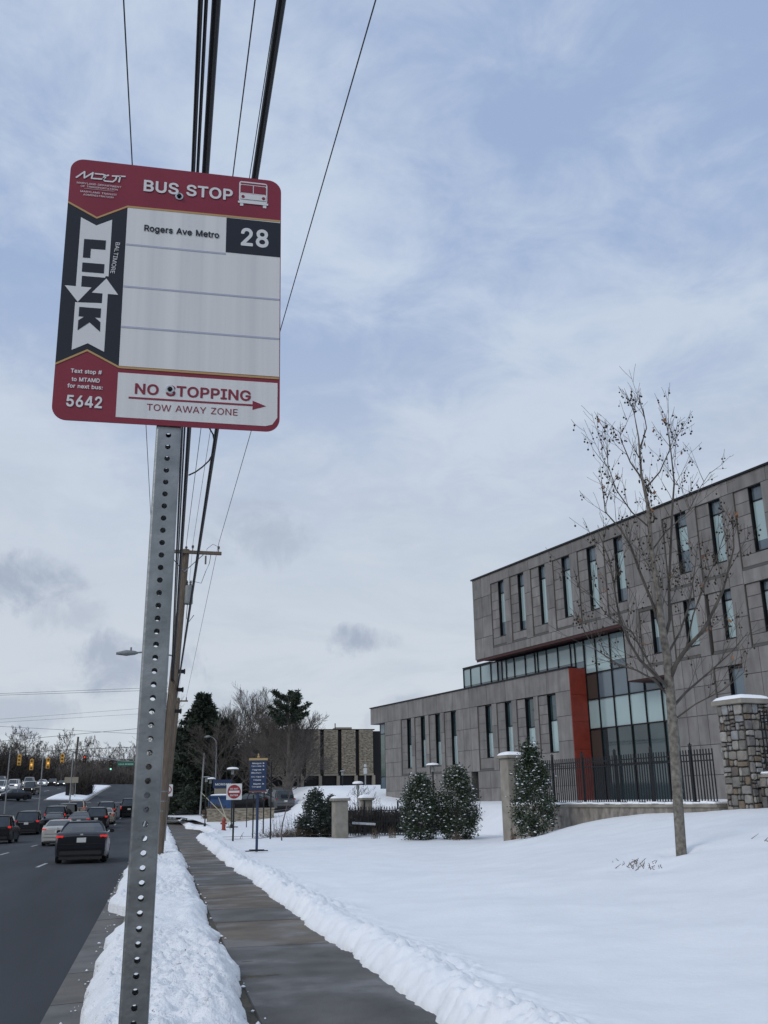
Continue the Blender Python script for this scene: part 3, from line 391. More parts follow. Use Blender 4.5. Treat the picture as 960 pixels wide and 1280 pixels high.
# far side of the crossing: the road widens under the side street
grid_mesh('side_street', np.array([-.9, 1, 3, 6, 9, 12, 16, 22, 30]), np.linspace(122, 150, 30), lambda X, Y: roadz(X * 0 - 1, Y) + .02 * X, ASPH, kind='structure')
def stripe(x0, x1, y0, y1, f=roadz, dz=.008):
    b = MB(); n = max(1, int((y1 - y0) / 2))
    for k in range(n):
        a, c = y0 + (y1 - y0) * k / n, y0 + (y1 - y0) * (k + 1) / n
        b.quad(*[(x, y, float(f(x, y)) + dz) for x, y in ((x0, a), (x1, a), (x1, c), (x0, c))])
    return b
marks = empty('lane_markings', (0, 0, 0), kind='structure')
stripes = []
for xl, ph in ((-3.92, 36.4), (-7.12, 50.2)):
    y = ph - 12.2 * 3
    while y < 128:
        if y > 3: stripes.append((xl - .06, xl + .06, y, y + 3.05))
        y += 12.2
for k in range(9): stripes.append((-22.5 + k * 2.3, -21.0 + k * 2.3, 150.2 - k * .05, 150.9 - k * .05))
for k in range(2): stripes.append((-1.9 - k * 3.6, -.9 - k * 3.6, 154.5, 155.2))
for s_ in stripes: stripe(*s_).build('lane_dash', PAINTW, marks)
stripe(-1.3, -1.18, 60, 118).build('lane_dash', PAINTW, marks)
for k in range(5): stripe(-19.5 + 0 * k, -19.35, 160 + k * 22, 168 + k * 22, dz=.012).build('lane_dash', PAINTW, marks)
for k in range(5): stripe(-23.3, -23.15, 160 + k * 22, 168 + k * 22, dz=.012).build('lane_dash', PAINTW, marks)

# gutter pan: concrete slabs 1.5 m long, then the kerb beneath the snow
gut = empty('gutter', (0, 0, 0), kind='structure')
gm = ramp_color('gutter_concrete', [(.10, .093, .085), (.115, .108, .10), (.09, .082, .073), (.105, .092, .078)], .6, 2.5, bump=.3, bscale=90, spec=.45, grain=.3)
y = 5.0; rnd = random.Random(3)
while y < 118:
    L = 3.0 if y > 24 else 1.9; z0, z1 = float(roadz(-1, y)), float(roadz(-1, y + L))
    b = MB(); x0, x1 = -.93, -.47; g = .012; i = 0; e = rnd.uniform(-.002, .003)
    b.v = [(x0, y + g, z0 + .006 + e), (x1, y + g, z0 + .025 + e), (x1, y + L - g, z1 + .025 + e), (x0, y + L - g, z1 + .006 + e)] + [(a, c, d - .12) for a, c, d in ((x0, y + g, z0), (x1, y + g, z0), (x1, y + L - g, z1), (x0, y + L - g, z1))]
    b.f = [(0, 1, 2, 3), (4, 7, 6, 5), (0, 4, 5, 1), (1, 5, 6, 2), (2, 6, 7, 3), (3, 7, 4, 0)]
    b.build('gutter_slab', gm, gut); y += L
kb = MB(); y = 3.0
while y < 118:
    za, zb = float(roadz(-1, y)), float(roadz(-1, y + 3))
    b = kb; i = len(b.v); b.v += [(-.47, y, za - .1), (-.47, y + 2.99, zb - .1), (-.45, y + 2.99, zb + .14), (-.45, y, za + .14), (-.3, y, za + .14), (-.3, y + 2.99, zb + .14)]
    b.f += [(i, i + 1, i + 2, i + 3), (i + 3, i + 2, i + 5, i + 4)]; y += 3
o = kb.build('kerb', CONC); o['kind'] = 'structure'

# pavement: cast slabs with open joints, uneven by a few millimetres
pav = empty('sidewalk', (0, 0, 0), kind='structure'); y = 4.6; k = 0
joints = []
while y < 121:
    L = {0: 2.4, 1: 5.6, 2: 2.6, 3: 1.8, 4: 1.95}.get(k, 1.52); k += 1
    z0, z1 = float(side(y)), float(side(y + L)); e = rnd.uniform(-.006, .006); e2 = rnd.uniform(-.005, .005); g = .008
    x0, x1 = .86, 2.42
    b = MB(); b.v = [(x0, y + g, z0 + e), (x1, y + g, z0 + e2), (x1, y + L - g, z1 + e2), (x0, y + L - g, z1 + e)]; b.v += [(p[0], p[1], p[2] - .1) for p in b.v]
    b.f = [(0, 1, 2, 3), (4, 7, 6, 5), (0, 4, 5, 1), (1, 5, 6, 2), (2, 6, 7, 3), (3, 7, 4, 0)]
    b.build('paving_slab', SLAB, pav, bevel=.006 if y < 30 else 0); y += L
grid_mesh('sidewalk_bed', np.array([.3, .5, .58, .64, .70, .76, .82, .88, .93, .97, 2.4, 2.8]), geo(3, 122, .03, .3), lambda X, Y: side(Y) - .012 + .05 * fbm(X * 14, Y * 14), SOIL, kind='structure')

# strip of ploughed snow between kerb and pavement
def verge(X, Y):
    u = (X + .62) / 1.45
    left = X + .60 + .30 * sst((Y - 18.8) / 1.2) * (.75 + .5 * fbm(Y * .6, Y * 0 + 8)) + .12 * fbm(Y * .9, Y * 0 + 3) * 2 + .10 * fbm(X * 3 + 9, Y * 3.2) - .32 * np.exp(-((Y - 17.2) / 1.3) ** 2) * (1 - sst((Y - 24) / 2)) 
    edge_r = .82 + .10 * fbm(Y * .8 + 50, Y * 0 + 11) * 2 + .13 * fbm(X * 3.3, Y * 4.5 + 40)
    edge_r = edge_r - .06 * (Y < 9.5)
    base = (roadz(-1, Y) + .12) * (1 - np.clip(u, 0, 1)) + (side(Y)) * np.clip(u, 0, 1)
    chunk = (1 - worley(X * 6 + 3 + 1.2 * fbm(X * 6, Y * 6), Y * 5)) * .065 + (1 - worley(X * 13, Y * 12)) * .034 + .03 * fbm(X * 22, Y * 18, 2)
    h = (.15 + .16 * fbm(X * 1.4, Y * .5) + .08 * fbm(X * 4, Y * 3)) + chunk * (.35 + 1.2 * sst((fbm(X * .8 + 4, Y * .6) + .15) * 4))
    h = h * sst((left) / .30) ** .6 * sst((edge_r - X) / .30) ** .55
    return base + h - .34 * (1 - sst(left / .035)) - .25 * (1 - sst((edge_r - X) / .035))
vx = np.arange(-1.02, 1.08, .024); vy = geo(5.2, 121, .0030, .024)
grid_mesh('snow_verge', vx, vy, verge, SNOWD, kind='structure')

# the snow field to the right with its shovelled edge
def snow_field(X, Y):
    edge = 2.12 - .010 * np.clip(Y - 10, 0, 25) + .10 * fbm(Y * .7 + 5, Y * 0 + 2) * 2 + .10 * fbm(X * 4, Y * 4.5) + 1.0 * sst((Y - 52) / 6) * (1 - sst((Y - 68) / 6)) + .25 * sst((Y - 66) / 20)
    d = X - edge
    near = 1 - sst((d - .5) / .8)
    ch = (1 - worley(X * 4.6 + .9 * fbm(X * 5, Y * 5), Y * 4.6)) * .11 + (1 - worley(X * 12, Y * 11)) * .045 - .045 + .025 * fbm(X * 20, Y * 17, 2)
    berm = .13 * np.exp(-((d - .34) / .26) ** 2)
    h = .06 + berm + ch * near * (.5 + .9 * sst((fbm(X, Y) + .2) * 3))
    h = h + .13 * fbm(X * .45, Y * .35) + .05 * fbm(X * 1.7, Y * 1.4, 4) * (1 - near) + .10 * fbm(X * .16, Y * .16 + 5, 2)
    # melt hollow round the young tree, and a shallow scuffed patch
    for (tx, ty, r_, dep) in ((9.38, 17.06, .30, .12), (8.2, 16.3, .7, .07), (10.6, 15.4, .8, .07)):
        h = h - dep * np.exp(-((X - tx) ** 2 + (Y - ty) ** 2) / r_ ** 2) * (1 + .9 * fbm(X * 6, Y * 6))
    z = land(X, Y) - .10 + h * sst(d / .22 + .0) ** .6 - .25 * (1 - sst(d / .04))
    # behind the fence wall the field drops away out of sight
    return z - 1.5 * sst((X - fence_x(np.clip(Y, 10, 36)) - .1) / .4) * (1 - sst((Y - 36.2) / .8)) * (Y > 5)
fx = np.concatenate([np.arange(1.7, 3.35, .032), np.arange(3.38, 8, .11), np.arange(8, 18, .2), np.arange(18, 36, 1.2)])
grid_mesh('snow_field', fx, geo(1.2, 124, .0042, .034), snow_field, SNOW, kind='structure')
def terr(X, Y):
    t = sst((fence_x(Y) + 12 - X) / 12)
    return 1.18 + .18 * sst((X - fence_x(Y) - 3) / 9) + 1.4 * sst((Y - 62) / 25) + .05 * fbm(X * .4, Y * .4)
def terrace_grid():
    us = np.linspace(0, 1, 40); ys = np.linspace(2, 100, 130); U, Y = np.meshgrid(us, ys); X = fence_x(Y) + .14 + U * 22
    X = X + np.clip(Y - 36, 0, 100) * .22 * 0; Z = terr(X, Y); Z = np.where(Y > 36, Z - 2.2 * (1 - sst((X - fence_x(36) + .09 * (Y - 36) - .3) / 5)) * sst((Y - 35.6) / .8), Z); V = np.stack([X, Y, Z], -1).reshape(-1, 3); nx = len(us); i = (np.arange(nx - 1)[None] + nx * np.arange(len(ys) - 1)[:, None]).ravel()
    o = link('snow_terrace', mesh_np('snow_terrace', V, np.stack([i, i + 1, i + 1 + nx, i + nx], 1), SNOW, True)); o['kind'] = 'structure'
terrace_grid()

# ------------------------------------------------------------------ bus stop sign on its perforated steel post
SG_RED = mat('sign_red', (.235, .022, .045), .42, c2=(.27, .028, .052), scale=9, spec=.4)
SG_WHITE = mat('sign_white', (.82, .82, .82), .4, c2=(.71, .72, .73), scale=1.0, stretch=(46, 1, .7), spec=.4)
SG_INK = mat('sign_white_ink', (.76, .77, .78), .45, spec=.3)
SG_BLACK = mat('sign_black', (.012, .016, .026), .42, spec=.4)
SG_GOLD = mat('sign_gold', (.52, .33, .13), .5)
SG_LINE = mat('sign_rule_blue', (.45, .48, .60), .5)
stop = empty('bus_stop_sign', (-.036, 1.93, .1), 0, 'red and white bus stop sign bolted to a perforated square steel post', 'sign')
def to_stop(o): o.location = Vector(o.location) - Vector(stop.location); return o
def perforated_post(L, w, r, pitch=.0254, t=.0028, ch=.004, nseg=12):
    V = []; F = []
    n = int(L / pitch); h = w / 2
    def ring(k, z0, rad, off, sq):
        out = []
        for j in range(nseg):
            a = 2 * math.pi * (j + .5) / nseg; c, s_ = math.cos(a), math.sin(a)
            if sq:
                hx, hz = h - ch, pitch / 2; q = min(hx / max(abs(c), 1e-6), hz / max(abs(s_), 1e-6)); out.append((c * q, s_ * q))
            else: out.append((c * rad, s_ * rad))
        return out
    for face in range(4):
        M = Matrix.Rotation(face * math.pi / 2, 3, 'Z')
        for k in range(n):
            zc = (k + .5) * pitch; sq = ring(k, zc, r, 0, True); ci = ring(k, zc, r, 0, False); i = len(V)
            corners = [(-h + ch, -pitch / 2), (h - ch, -pitch / 2), (h - ch, pitch / 2), (-h + ch, pitch / 2)]
            for yy in (-h, -h + t):
                for x, z in sq: V.append(tuple(M @ Vector((x, yy, zc + z))))
                for x, z in ci: V.append(tuple(M @ Vector((x, yy, zc + z))))
            for j in range(nseg):
                q = (j + 1) % nseg
                F.append((i + j, i + q, i + nseg + q, i + nseg + j))
                b = i + 2 * nseg; F.append((b + j, b + nseg + j, b + nseg + q, b + q))
                F.append((i + nseg + j, i + nseg + q, b + nseg + q, b + nseg + j))
            for (x, z) in corners:      # fill the cell's four corners
                a = sorted(range(nseg), key=lambda j: (sq[j][0] - x) ** 2 + (sq[j][1] - z) ** 2)[:2]
                c0 = len(V); V.append(tuple(M @ Vector((x, -h, zc + z)))); F.append((c0, i + a[0], i + a[1]))
        a, b_ = M @ Vector((h - ch, -h, 0)), M @ Vector((h, -h + ch, 0)); m_ = M @ Vector((h - ch * .3, -h + ch * .3, 0)); c0 = len(V)
        for p in (a, m_, b_): V += [(p.x, p.y, 0), (p.x, p.y, n * pitch)]
        F += [(c0, c0 + 2, c0 + 3, c0 + 1), (c0 + 2, c0 + 4, c0 + 5, c0 + 3)]
    return V, F
V, F = perforated_post(2.80, .0508, .0056)
me = bpy.data.meshes.new('post'); me.from_pydata(V, [], F); bm = bmesh.new(); bm.from_mesh(me); bmesh.ops.remove_doubles(bm, verts=bm.verts, dist=1e-5); bmesh.ops.recalc_face_normals(bm, faces=bm.faces); bm.to_mesh(me); bm.free(); me.materials.append(GALV)
post = link('post', me, stop, (0, 0, 0), (0, R(.5), R(1.5)))
PX, PZ = -.25 + .036, 2.39 - .1
panel = poly(rrect(.003, .4625, 0, .613, .029, 8), SG_RED, stop, 'sign_panel', 0, .0025, (PX, -.030, PZ)); panel.rotation_euler = (0, R(-.45), 0)
def sp(pts, m, name, k): return poly(pts, m, panel, name, -.0006 * k, .0005)
def band(pts, w): # strip of even width above the polyline
    return [(x, z - w / 2) for x, z in pts] + [(x, z + w / 2) for x, z in reversed(pts)]
sp([(.1275, .1265), (.4608, .1265), (.4608, .5065), (.1275, .5065)], SG_WHITE, 'route_panel', 1)
sp([(.1278, .0125), (.433, .0115), (.447, .016), (.4575, .032), (.4575, .1115), (.1278, .1115)], SG_WHITE, 'parking_panel', 1)
sp([(.0032, .1225), (.0636, .158), (.1283, .1245), (.1270, .5010), (.0650, .4670), (.0032, .4990)], SG_BLACK, 'link_strip', 1)
sp(band([(.0031, .5020), (.0648, .4697), (.1269, .5055), (.4612, .5085)], .0045), SG_GOLD, 'gold_rule', 2)
sp(band([(.0033, .1209), (.0638, .1563), (.1284, .1232), (.4606, .1225)], .0045), SG_GOLD, 'gold_rule', 2)
sp([(.3410, .4165), (.4612, .4165), (.4612, .5035), (.3410, .5035)], SG_BLACK, 'route_number_box', 2)
for z in (.4125, .3110, .2160): sp([(.1285, z - .0021), (.4608 if z < .4 else .341, z - .0021), (.4608 if z < .4 else .341, z + .0021), (.1285, z + .0021)], SG_LINE, 'ruled_line', 2)
# the vertical LINK ribbon with its two arrows
sp([(.0322, .4673), (.0650, .4508), (.0969, .4689), (.0967, .3310), (.0905, .3310), (.0900, .3270), (.0428, .3270), (.0428, .3012), (.0637, .3012), (.0380, .2653), (.0099, .3012), (.0322, .3012)], SG_INK, 'ribbon', 2)
sp([(.0331, .1546), (.0639, .1721), (.0973, .1553), (.0974, .2894), (.1185, .2894), (.0926, .3255), (.0651, .2894), (.0869, .2894), (.0869, .2665), (.0415, .2640), (.0345, .2700)][:10] + [(.0331, .2640)], SG_INK, 'ribbon', 2)
sp([(.0420, .4150), (.0868, .4163), (.0868, .3938), (.0570, .3932), (.0568, .3705), (.0420, .3705)], SG_BLACK, 'link_letter', 3)
sp([(.0420, .3583), (.0868, .3588), (.0868, .3369), (.0420, .3364)], SG_BLACK, 'link_letter', 3)
sp([(.0419, .2535), (.0858, .2538), (.0858, .2320), (.0745, .2320), (.0862, .2222), (.0866, .2000), (.0645, .2200), (.0420, .1998), (.0420, .2225), (.0530, .2318), (.0419, .2318)], SG_BLACK, 'link_letter', 3)
def stext(s, x0, x1, z0, z1, m, bold=.012, k=3, rot=(R(90), 0, 0), vert=False):
    o = text(s, 1.0, m, panel, (0, 0, 0), rot, bold=bold)
    me = o.data; xs = [v.co.x for v in me.vertices]; ys = [v.co.y for v in me.vertices]; a, b, c, d = min(xs), max(xs), min(ys), max(ys)
    for v in me.vertices:
        if vert: v.co.x, v.co.y = (x0 + (v.co.y - c) / (d - c) * (x1 - x0)), (z1 - (v.co.x - a) / (b - a) * (z1 - z0))
        else: v.co.x = x0 + (v.co.x - a) / (b - a) * (x1 - x0); v.co.y = z0 + (v.co.y - c) / (d - c) * (z1 - z0)
    o.location = (0, -.0006 * k - .0001, 0); return o
stext('BUS STOP', .1590, .3535, .5480, .5775, SG_INK, .035)
stext('Rogers Ave Metro', .1648, .3258, .4448, .4645, SG_BLACK, .03)
stext('28', .3735, .4350, .4360, .4820, SG_INK, .035)
stext('NO STOPPING', .1630, .4010, .0655, .0900, SG_RED, .035, 2)
stext('TOW AWAY ZONE', .1885, .3740, .0310, .0458, SG_RED, .006, 2)
stext('Text stop #', .0345, .0955, .1010, .1125, SG_INK, .02)
stext('to MTAMD', .0373, .0925, .0848, .0940, SG_INK, .02)
stext('for next bus:', .0300, .0990, .0700, .0793, SG_INK, .02)
stext('5642', .0302, .0998, .0285, .0545, SG_INK, .035)
o = stext('BALTIMORE', .1035, .1125, .3385, .4140, SG_INK, 0, 3, vert=True)
for v in o.data.vertices: v.co.x += (v.co.y - .376) * .10
for s_, x0, x1, z in (('MARYLAND DEPARTMENT', .0185, .1115, .5515), ('OF TRANSPORTATION', .0270, .1045, .5440), ('MARYLAND TRANSIT', .0270, .1035, .5310), ('ADMINISTRATION', .0335, .0965, .5235)):
    stext(s_, x0, x1, z - .002, z + .0025, SG_INK, 0)
sp([(.034, .5395), (.097, .5395), (.097, .5400), (.034, .5400)], SG_INK, 'thin_rule', 2)
sp([(.1514, .0548), (.4050, .0548), (.4049, .0467), (.4332, .0565), (.4049, .0672), (.4050, .0588), (.1514, .0588)], SG_RED, 'arrow', 2)
CHROME_W = mat('bright_washer', (.6, .6, .6), .3, .8)
def strip(pts, w, m, k):
    b = MB(); P = [Vector(p) for p in pts]
    for p, q in zip(P[:-1], P[1:]):
        d = (q - p).normalized(); nr = Vector((-d.y, d.x)) * w / 2; e = d * w * .35; y = -.0006 * k - .0002 * (len(b.f) % 2)
        b.quad(*[(v.x, y, v.y) for v in (p - e - nr, q + e - nr, q + e + nr, p - e + nr)])
    return b.build('logo_stroke', m, panel)
def md(x, y): return (.0151 + (x - 78) / 397 * .1032, .584 - ((y - .1 * (x - 145)) - 122) / 3680 - .0015)
for pts in ([(84, 182), (146, 128), (148, 186), (214, 136), (206, 188)], [(232, 144), (296, 150), (316, 160), (316, 178), (296, 194), (206, 189)], [(340, 156), (306, 168), (298, 196), (318, 212), (378, 216), (400, 196), (408, 164)], [(372, 162), (474, 164)], [(436, 166), (428, 216)]):
    strip([md(*p) for p in pts], .0034, SG_INK, 3)
# bus pictogram
bx = lambda x0, x1, z0, z1, m, k, r=0: sp(rrect(x0, x1, z0, z1, r, 4) if r else [(x0, z0), (x1, z0), (x1, z1), (x0, z1)], m, 'bus_pictogram', k)
bx(.3675, .4310, .5490, .6020, SG_INK, 2, .006); bx(.3705, .4280, .5555, .5925, SG_RED, 3, .003); bx(.3705, .4280, .5950, .5985, SG_RED, 3); bx(.3715, .4270, .5700, .5715, SG_INK, 4)
bx(.3985, .4000, .5700, .5925, SG_INK, 4); bx(.3705, .4280, .5555, .5695, SG_INK, 4); bx(.3655, .4330, .5450, .5500, SG_INK, 3); bx(.3700, .3775, .5380, .5460, SG_INK, 2); bx(.4215, .4290, .5380, .5460, SG_INK, 2)
for x in (.3765, .4225): sp([(x + .0038 * math.cos(R(a)), .5615 + .0038 * math.sin(R(a))) for a in range(0, 360, 30)], SG_RED, 'bus_pictogram', 5)
for u, v in ((.2320, .5450), (.2328, .0813)):
    b = MB(); b.lathe([(.0056, 0), (.0056, .0016), (.0042, .0018), (.0042, .0050), (.0034, .0060), (.0001, .0064)], 6, axis='y')
    b.v = [(x, -y_, z) for x, y_, z in b.v]; bo = b.build('bolt', DARKMET, stop, (PX + u, -.032, PZ + v + .0015), smooth=False)
    MB().lathe([(.0088, 0), (.0088, .0012), (.0001, .0013)], 20, axis='y').build('washer', CHROME_W, bo, (0, 0, 0))

# ------------------------------------------------------------------ utility pole and the lines overhead
pole = empty('utility_pole', (.02, 33.0, -.1), 0, 'tall leaning wooden utility pole behind the bus stop post, with transformer and crossarm', 'utility pole')
top = Vector((.50, 0, 10.1))
def pp(h): return top * (h / 10.1)
MB().tube([(0, 0, -.3), tuple(pp(3.5)), tuple(pp(7)), tuple(top)], [.185, .165, .145, .12], 14).build('pole', WOODP, pole, smooth=True)
MB().box(pp(10).x, -.14, 9.98, 2.42, .11, .11, ry=R(.6)).build('crossarm', WOODP, pole, bevel=.008)
for s in (-1, 1): MB().tube([(pp(10).x + s * .62, -.17, 9.93), (pp(9.3).x, -.15, 9.28)], .017, 5).build('brace', GALV, pole)
INSUL = mat('glazed_insulator', (.10, .085, .08), .25, coat=.5)
for x in (-.66, .72, 1.6): MB().lathe([(.018, 0), (.018, .09), (.05, .1), (.03, .13), (.05, .15), (.028, .2), (.001, .21)], 10, x, -.14, 10.03).build('insulator', INSUL, pole, smooth=True)
MB().lathe([(.05, 0), (.03, .05), (.05, .07), (.03, .12), (.001, .13)], 10, .5, 0, 10.1).build('insulator', INSUL, pole, smooth=True)
GREYT = mat('grey_enamel', (.22, .235, .24), .5, c2=(.17, .18, .18), scale=6)
tr = MB().lathe([(.13, 0), (.155, .02), (.155, .58), (.13, .64), (.001, .67)], 16, .64, -.02, 8.28 - .1).build('transformer', GREYT, pole, smooth=True)
for x in (.58, .70): MB().lathe([(.03, 0), (.045, .05), (.025, .08), (.045, .12), (.02, .18), (.001, .2)], 8, x, -.02, 8.82).build('bushing', INSUL, tr, smooth=True)
MB().tube([(.62, -.05, 8.2), (.60, -.1, 7.7), (.68, -.1, 7.55), (.85, -.1, 7.8)], .012, 5).build('jumper_wire', CABLE, pole)
MB().tube([(1.35, -.14, 9.98), (1.30, -.14, 9.6), (1.18, -.14, 9.3), (1.05, -.14, 8.9), (.72, -.1, 8.98)], .010, 5).build('jumper_wire', CABLE, pole)
MB().tube([(1.6, -.14, 10.2), (1.4, -.12, 10.3), (1.2, -.12, 10.12), (1.2, -.12, 9.9)], .008, 5).build('jumper_wire', CABLE, pole)
MB().box(1.17, -.14, 9.72, .06, .06, .3).build('cutout_fuse', INSUL, pole)
MB().tube([(-.13, -.13, .0), (-.02, -.13, 3), (.06, -.12, 5.2)], .03, 8).build('conduit', GREYT, pole)
for h in (5.9, 5.3, 4.6): MB().box(pp(h).x + .24, -.05, h, .22, .12, .12).box(pp(h).x + .32, -.05, h, .05, .2, .16).build('cable_clamp', DARKMET, pole, bevel=.01)
for h in (2.05, 1.75, 1.45): MB().lathe([(.178, 0), (.178, .035)], 14, pp(h).x, 0, h).build('steel_band', GREYT, pole, smooth=True)
lum = MB().tube([(pp(6.4).x, -.05, 6.40), (-.5, -.05, 6.55), (-1.0, -.05, 6.50)], .028, 8).build('lamp_arm', GREYT, pole, smooth=True)
MB().tube([(-.92, -.05, 6.50), (-1.02, -.05, 6.50), (-1.3, -.05, 6.49), (-1.62, -.05, 6.47)], [.03, .07, .10, .04], 10).build('lamp_head', GREYT, lum, smooth=True)
MB().cyl(-1.15, -.05, 6.57, 6.68, .03, 8).build('photocell', GREYT, lum)

CG = 'lines strung overhead along the road'
def cable(pts, r, m, label, n=8, sag=0.0, cat='cable'):
    P = []; pts = [Vector(p) for p in pts]
    for a, b in zip(pts[:-1], pts[1:]):
        L = (b - a).length; k = max(4, int(L / 1.5))
        for i in range(k):
            t = i / k; p = a.lerp(b, t); p.z -= sag * 4 * t * (1 - t) * (L / 40) ** 2; P.append(p)
    P.append(pts[-1]); b = MB(); b.tube(P, r, n); o = b.build('overhead_cable' if r > .012 else 'overhead_wire', m, smooth=True)
    return tag(o, label, cat, CG)
def ext(a, b, ya=-12, nxt=None):
    a, b = Vector(a), Vector(b); q = a + (a - b) * ((a.y - ya) / (b.y - a.y)); return [tuple(q), tuple(b)] + ([nxt] if nxt else [])
cable(ext((.47, 4.42, 6.0), (.44, 32.85, 5.26), nxt=(.62, 70, 5.4)), .025, CABLE, 'thick single black cable right of the bundle, crossing the pole crossarm')
cable(ext((.020, 4.51, 6.0), (.215, 32.85, 5.50), nxt=(.42, 70, 5.6)), .015, CABLE, 'leftmost black cable of the thick bundle above the bus stop sign')
cable(ext((.052, 4.51, 6.0), (.24, 32.85, 5.46), nxt=(.45, 70, 5.55)), .011, CABLE, 'thinner middle cable of the bundle above the bus stop sign')
cable(ext((.108, 4.50, 6.0), (.275, 32.85, 5.50), nxt=(.48, 70, 5.6)), .026, CABLE, 'fattest cable of the bundle above the bus stop sign, on its right')
cable(ext((.58, 8.03, 9.5), (.52, 33, 10.22), nxt=(.97, 70, 8.5)), .0085, WIRE, 'thin wire running to the top of the wooden pole', 5, cat='wire')
cable(ext((.80, 7.98, 9.5), (.74, 32.85, 10.22), nxt=(1.02, 70, 8.5)), .006, WIRE, 'thinnest wire beside the pole-top wire, close to the thick black cable', 5, cat='wire')
cable(ext((1.79, 7.78, 9.5), (1.62, 32.85, 10.24), nxt=(1.5, 70, 8.4)), .0085, WIRE, 'lone thin wire slanting to the right end of the crossarm', 5, cat='wire')
cable(ext((-.73, 8.3, 9.5), (-.64, 32.85, 10.24), nxt=(.4, 70, 8.4)), .0085, WIRE, 'thin wire left of the sign, running to the crossarm left end', 5, cat='wire')
b = MB(); C0 = [(.16, 10.5, 5.90), (.26, 10.6, 5.90), (.36, 10.75, 5.88), (.43, 10.95, 5.85), (.465, 11.2, 5.82), (.46, 11.45, 5.80), (.42, 11.7, 5.78), (.35, 11.95, 5.78), (.27, 12.2, 5.79), (.19, 12.4, 5.81)]
tag(MB().tube(C0, .010, 6).build('cable_loop', CABLE, smooth=True), 'slack loop of black cable hanging off the bundle above the wooden pole', 'cable', CG)
p2 = empty('utility_pole', (.40, 70, -.3), 0, 'distant utility pole with a small crossarm, mostly behind the wooden pole', 'utility pole')
MB().tube([(0, 0, -.3), (.62, 0, 8.9)], [.17, .12], 10).build('pole', WOODP, p2, smooth=True)
MB().box(.62, -.1, 8.7, 1.3, .1, .1).build('crossarm', WOODP, p2)
for x in (.1, .6, 1.15): MB().cyl(x, -.1, 8.72, 8.95, .04, 6).build('insulator', INSUL, p2)
MB().tube([(.55, 0, 7.4), (0, 0, 7.8), (-.75, 0, 7.75)], .035, 6).build('lamp_arm', GREYT, p2)
for q, r_, lab in [([(-45, 150, 16.7), (-23.2, 150, 17.08), (1, 150, 18.2)], .022, 'upper wire of the close pair crossing the sky left of the sign post'),
        ([(-45, 150, 16.4), (-23.2, 150, 16.85), (1, 150, 17.8)], .022, 'lower wire of the close pair crossing the sky left of the sign post'),
        ([(-60, 180, 14.5), (-27.4, 180, 15.8), (0, 180, 18)], .018, 'faint wire rising rightwards below the close pair'),
        ([(-60, 180, 14.0), (-27.4, 180, 15.26), (0, 180, 17)], .018, 'faintest wire of the sky at left, second of the rising ones'),
        ([(-60, 160, 14.2), (-24.3, 160, 13.15), (1, 160, 11.7)], .022, 'wire sloping down to the right above the traffic lights'),
        ([(-40, 120, 7.6), (-18.1, 120, 8.6), (-3, 120, 9.98), (1, 120, 10.2)], .022, 'wire just above the treetops rising to the right')]:
    tag(MB().tube(q, r_, 4).build('overhead_wire', WIRE), lab, 'wire', 'wires across the far sky')

# ------------------------------------------------------------------ university building (local x along the facade towards the camera, y into the building)
BA = R(12.95)
uni = empty('university_building', (15.48, 73.38, 0), math.atan2(-math.cos(BA), math.sin(BA)), 'grey stone clad university building with tall slit windows, glass entrance and a red end wall', 'building')
panels = []   # (x0,x1,z0,z1,y)
cores = MB(); RD = .075
PL = []
def clad(x0, x1, z0, z1, y=0.0, cw=.95, rh=1.1, big=False):
    nx = max(1, round((x1 - x0) / cw)); nz = max(1, round((z1 - z0) / rh)); dx = (x1 - x0) / nx; dz = (z1 - z0) / nz
    for j in range(nz):
        for i in range(nx): PL.append((x0 + i * dx, x0 + (i + 1) * dx, z0 + j * dz, z0 + (j + 1) * dz, y))
def bay(wl, wr, z0, z1, wz0, wz1, bl=None, pane_split=(.78,), glass=None):
    """recessed bay: stone courses on the left, a deep slit window on the right"""
    bl = wl - .80 if bl is None else bl
    # backing wall around the window
    cores.b2(bl - .02, wl, RD + .03, .9, z0, z1); cores.b2(wl, wr + .02, RD + .03, .9, z0, wz0); 
    if wz1 < z1: cores.b2(wl, wr + .02, RD + .03, .9, wz1, z1)
    clad(bl, wl, wz0, z1, RD, .9, .55); clad(bl, wr, z0 + .14, wz0, RD, 1.6, .6)
    cores.quad((bl, 0.0, z0), (wr, 0.0, z0), (wr, RD, z0 + .14), (bl, RD, z0 + .14))      # sloping sill
    d = RD + .20
    win = MB(); win.b2(wl, wl + .03, RD + .0, d, wz0, wz1).b2(wr - .03, wr, RD + .04, d, wz0, wz1).b2(wl, wr, RD + .04, d, wz1 - .04, wz1).b2(wl, wr, RD, d, wz0, wz0 + .05)
    zs = [wz0 + .05] + [wz0 + (wz1 - wz0) * s for s in pane_split] + [wz1 - .04]
    for z in zs[1:-1]: win.b2(wl, wr, d - .07, d, z - .03, z + .03)
    win.b2(wl + .03, wl + .07, d - .06, d, wz0, wz1)
    wo = win.build('window', DARKMET, uni)
    rr = random.Random(int(wl * 100 + wz0 * 7))
    for k, (a, c) in enumerate(zip(zs[:-1], zs[1:])):
        if glass: g = glass[k]
        else: g = GLASS_B if k == len(zs) - 2 else GLASS_L
        if k == 0 and not glass and rr.random() < .6 and c - a > 1.2:      # painted sky reflection covers only the upper part of the pane
            m = a + (c - a) * rr.uniform(.15, .62)
            MB().b2(wl + .07, wr - .03, d - .04, d - .02, a, m).build('pane', GLASS_B, wo); MB().b2(wl + .07, wr - .03, d - .04, d - .02, m, c).build('pane', g, wo)
        else: MB().b2(wl + .07, wr - .03, d - .04, d - .02, a, c).build('pane', g, wo)
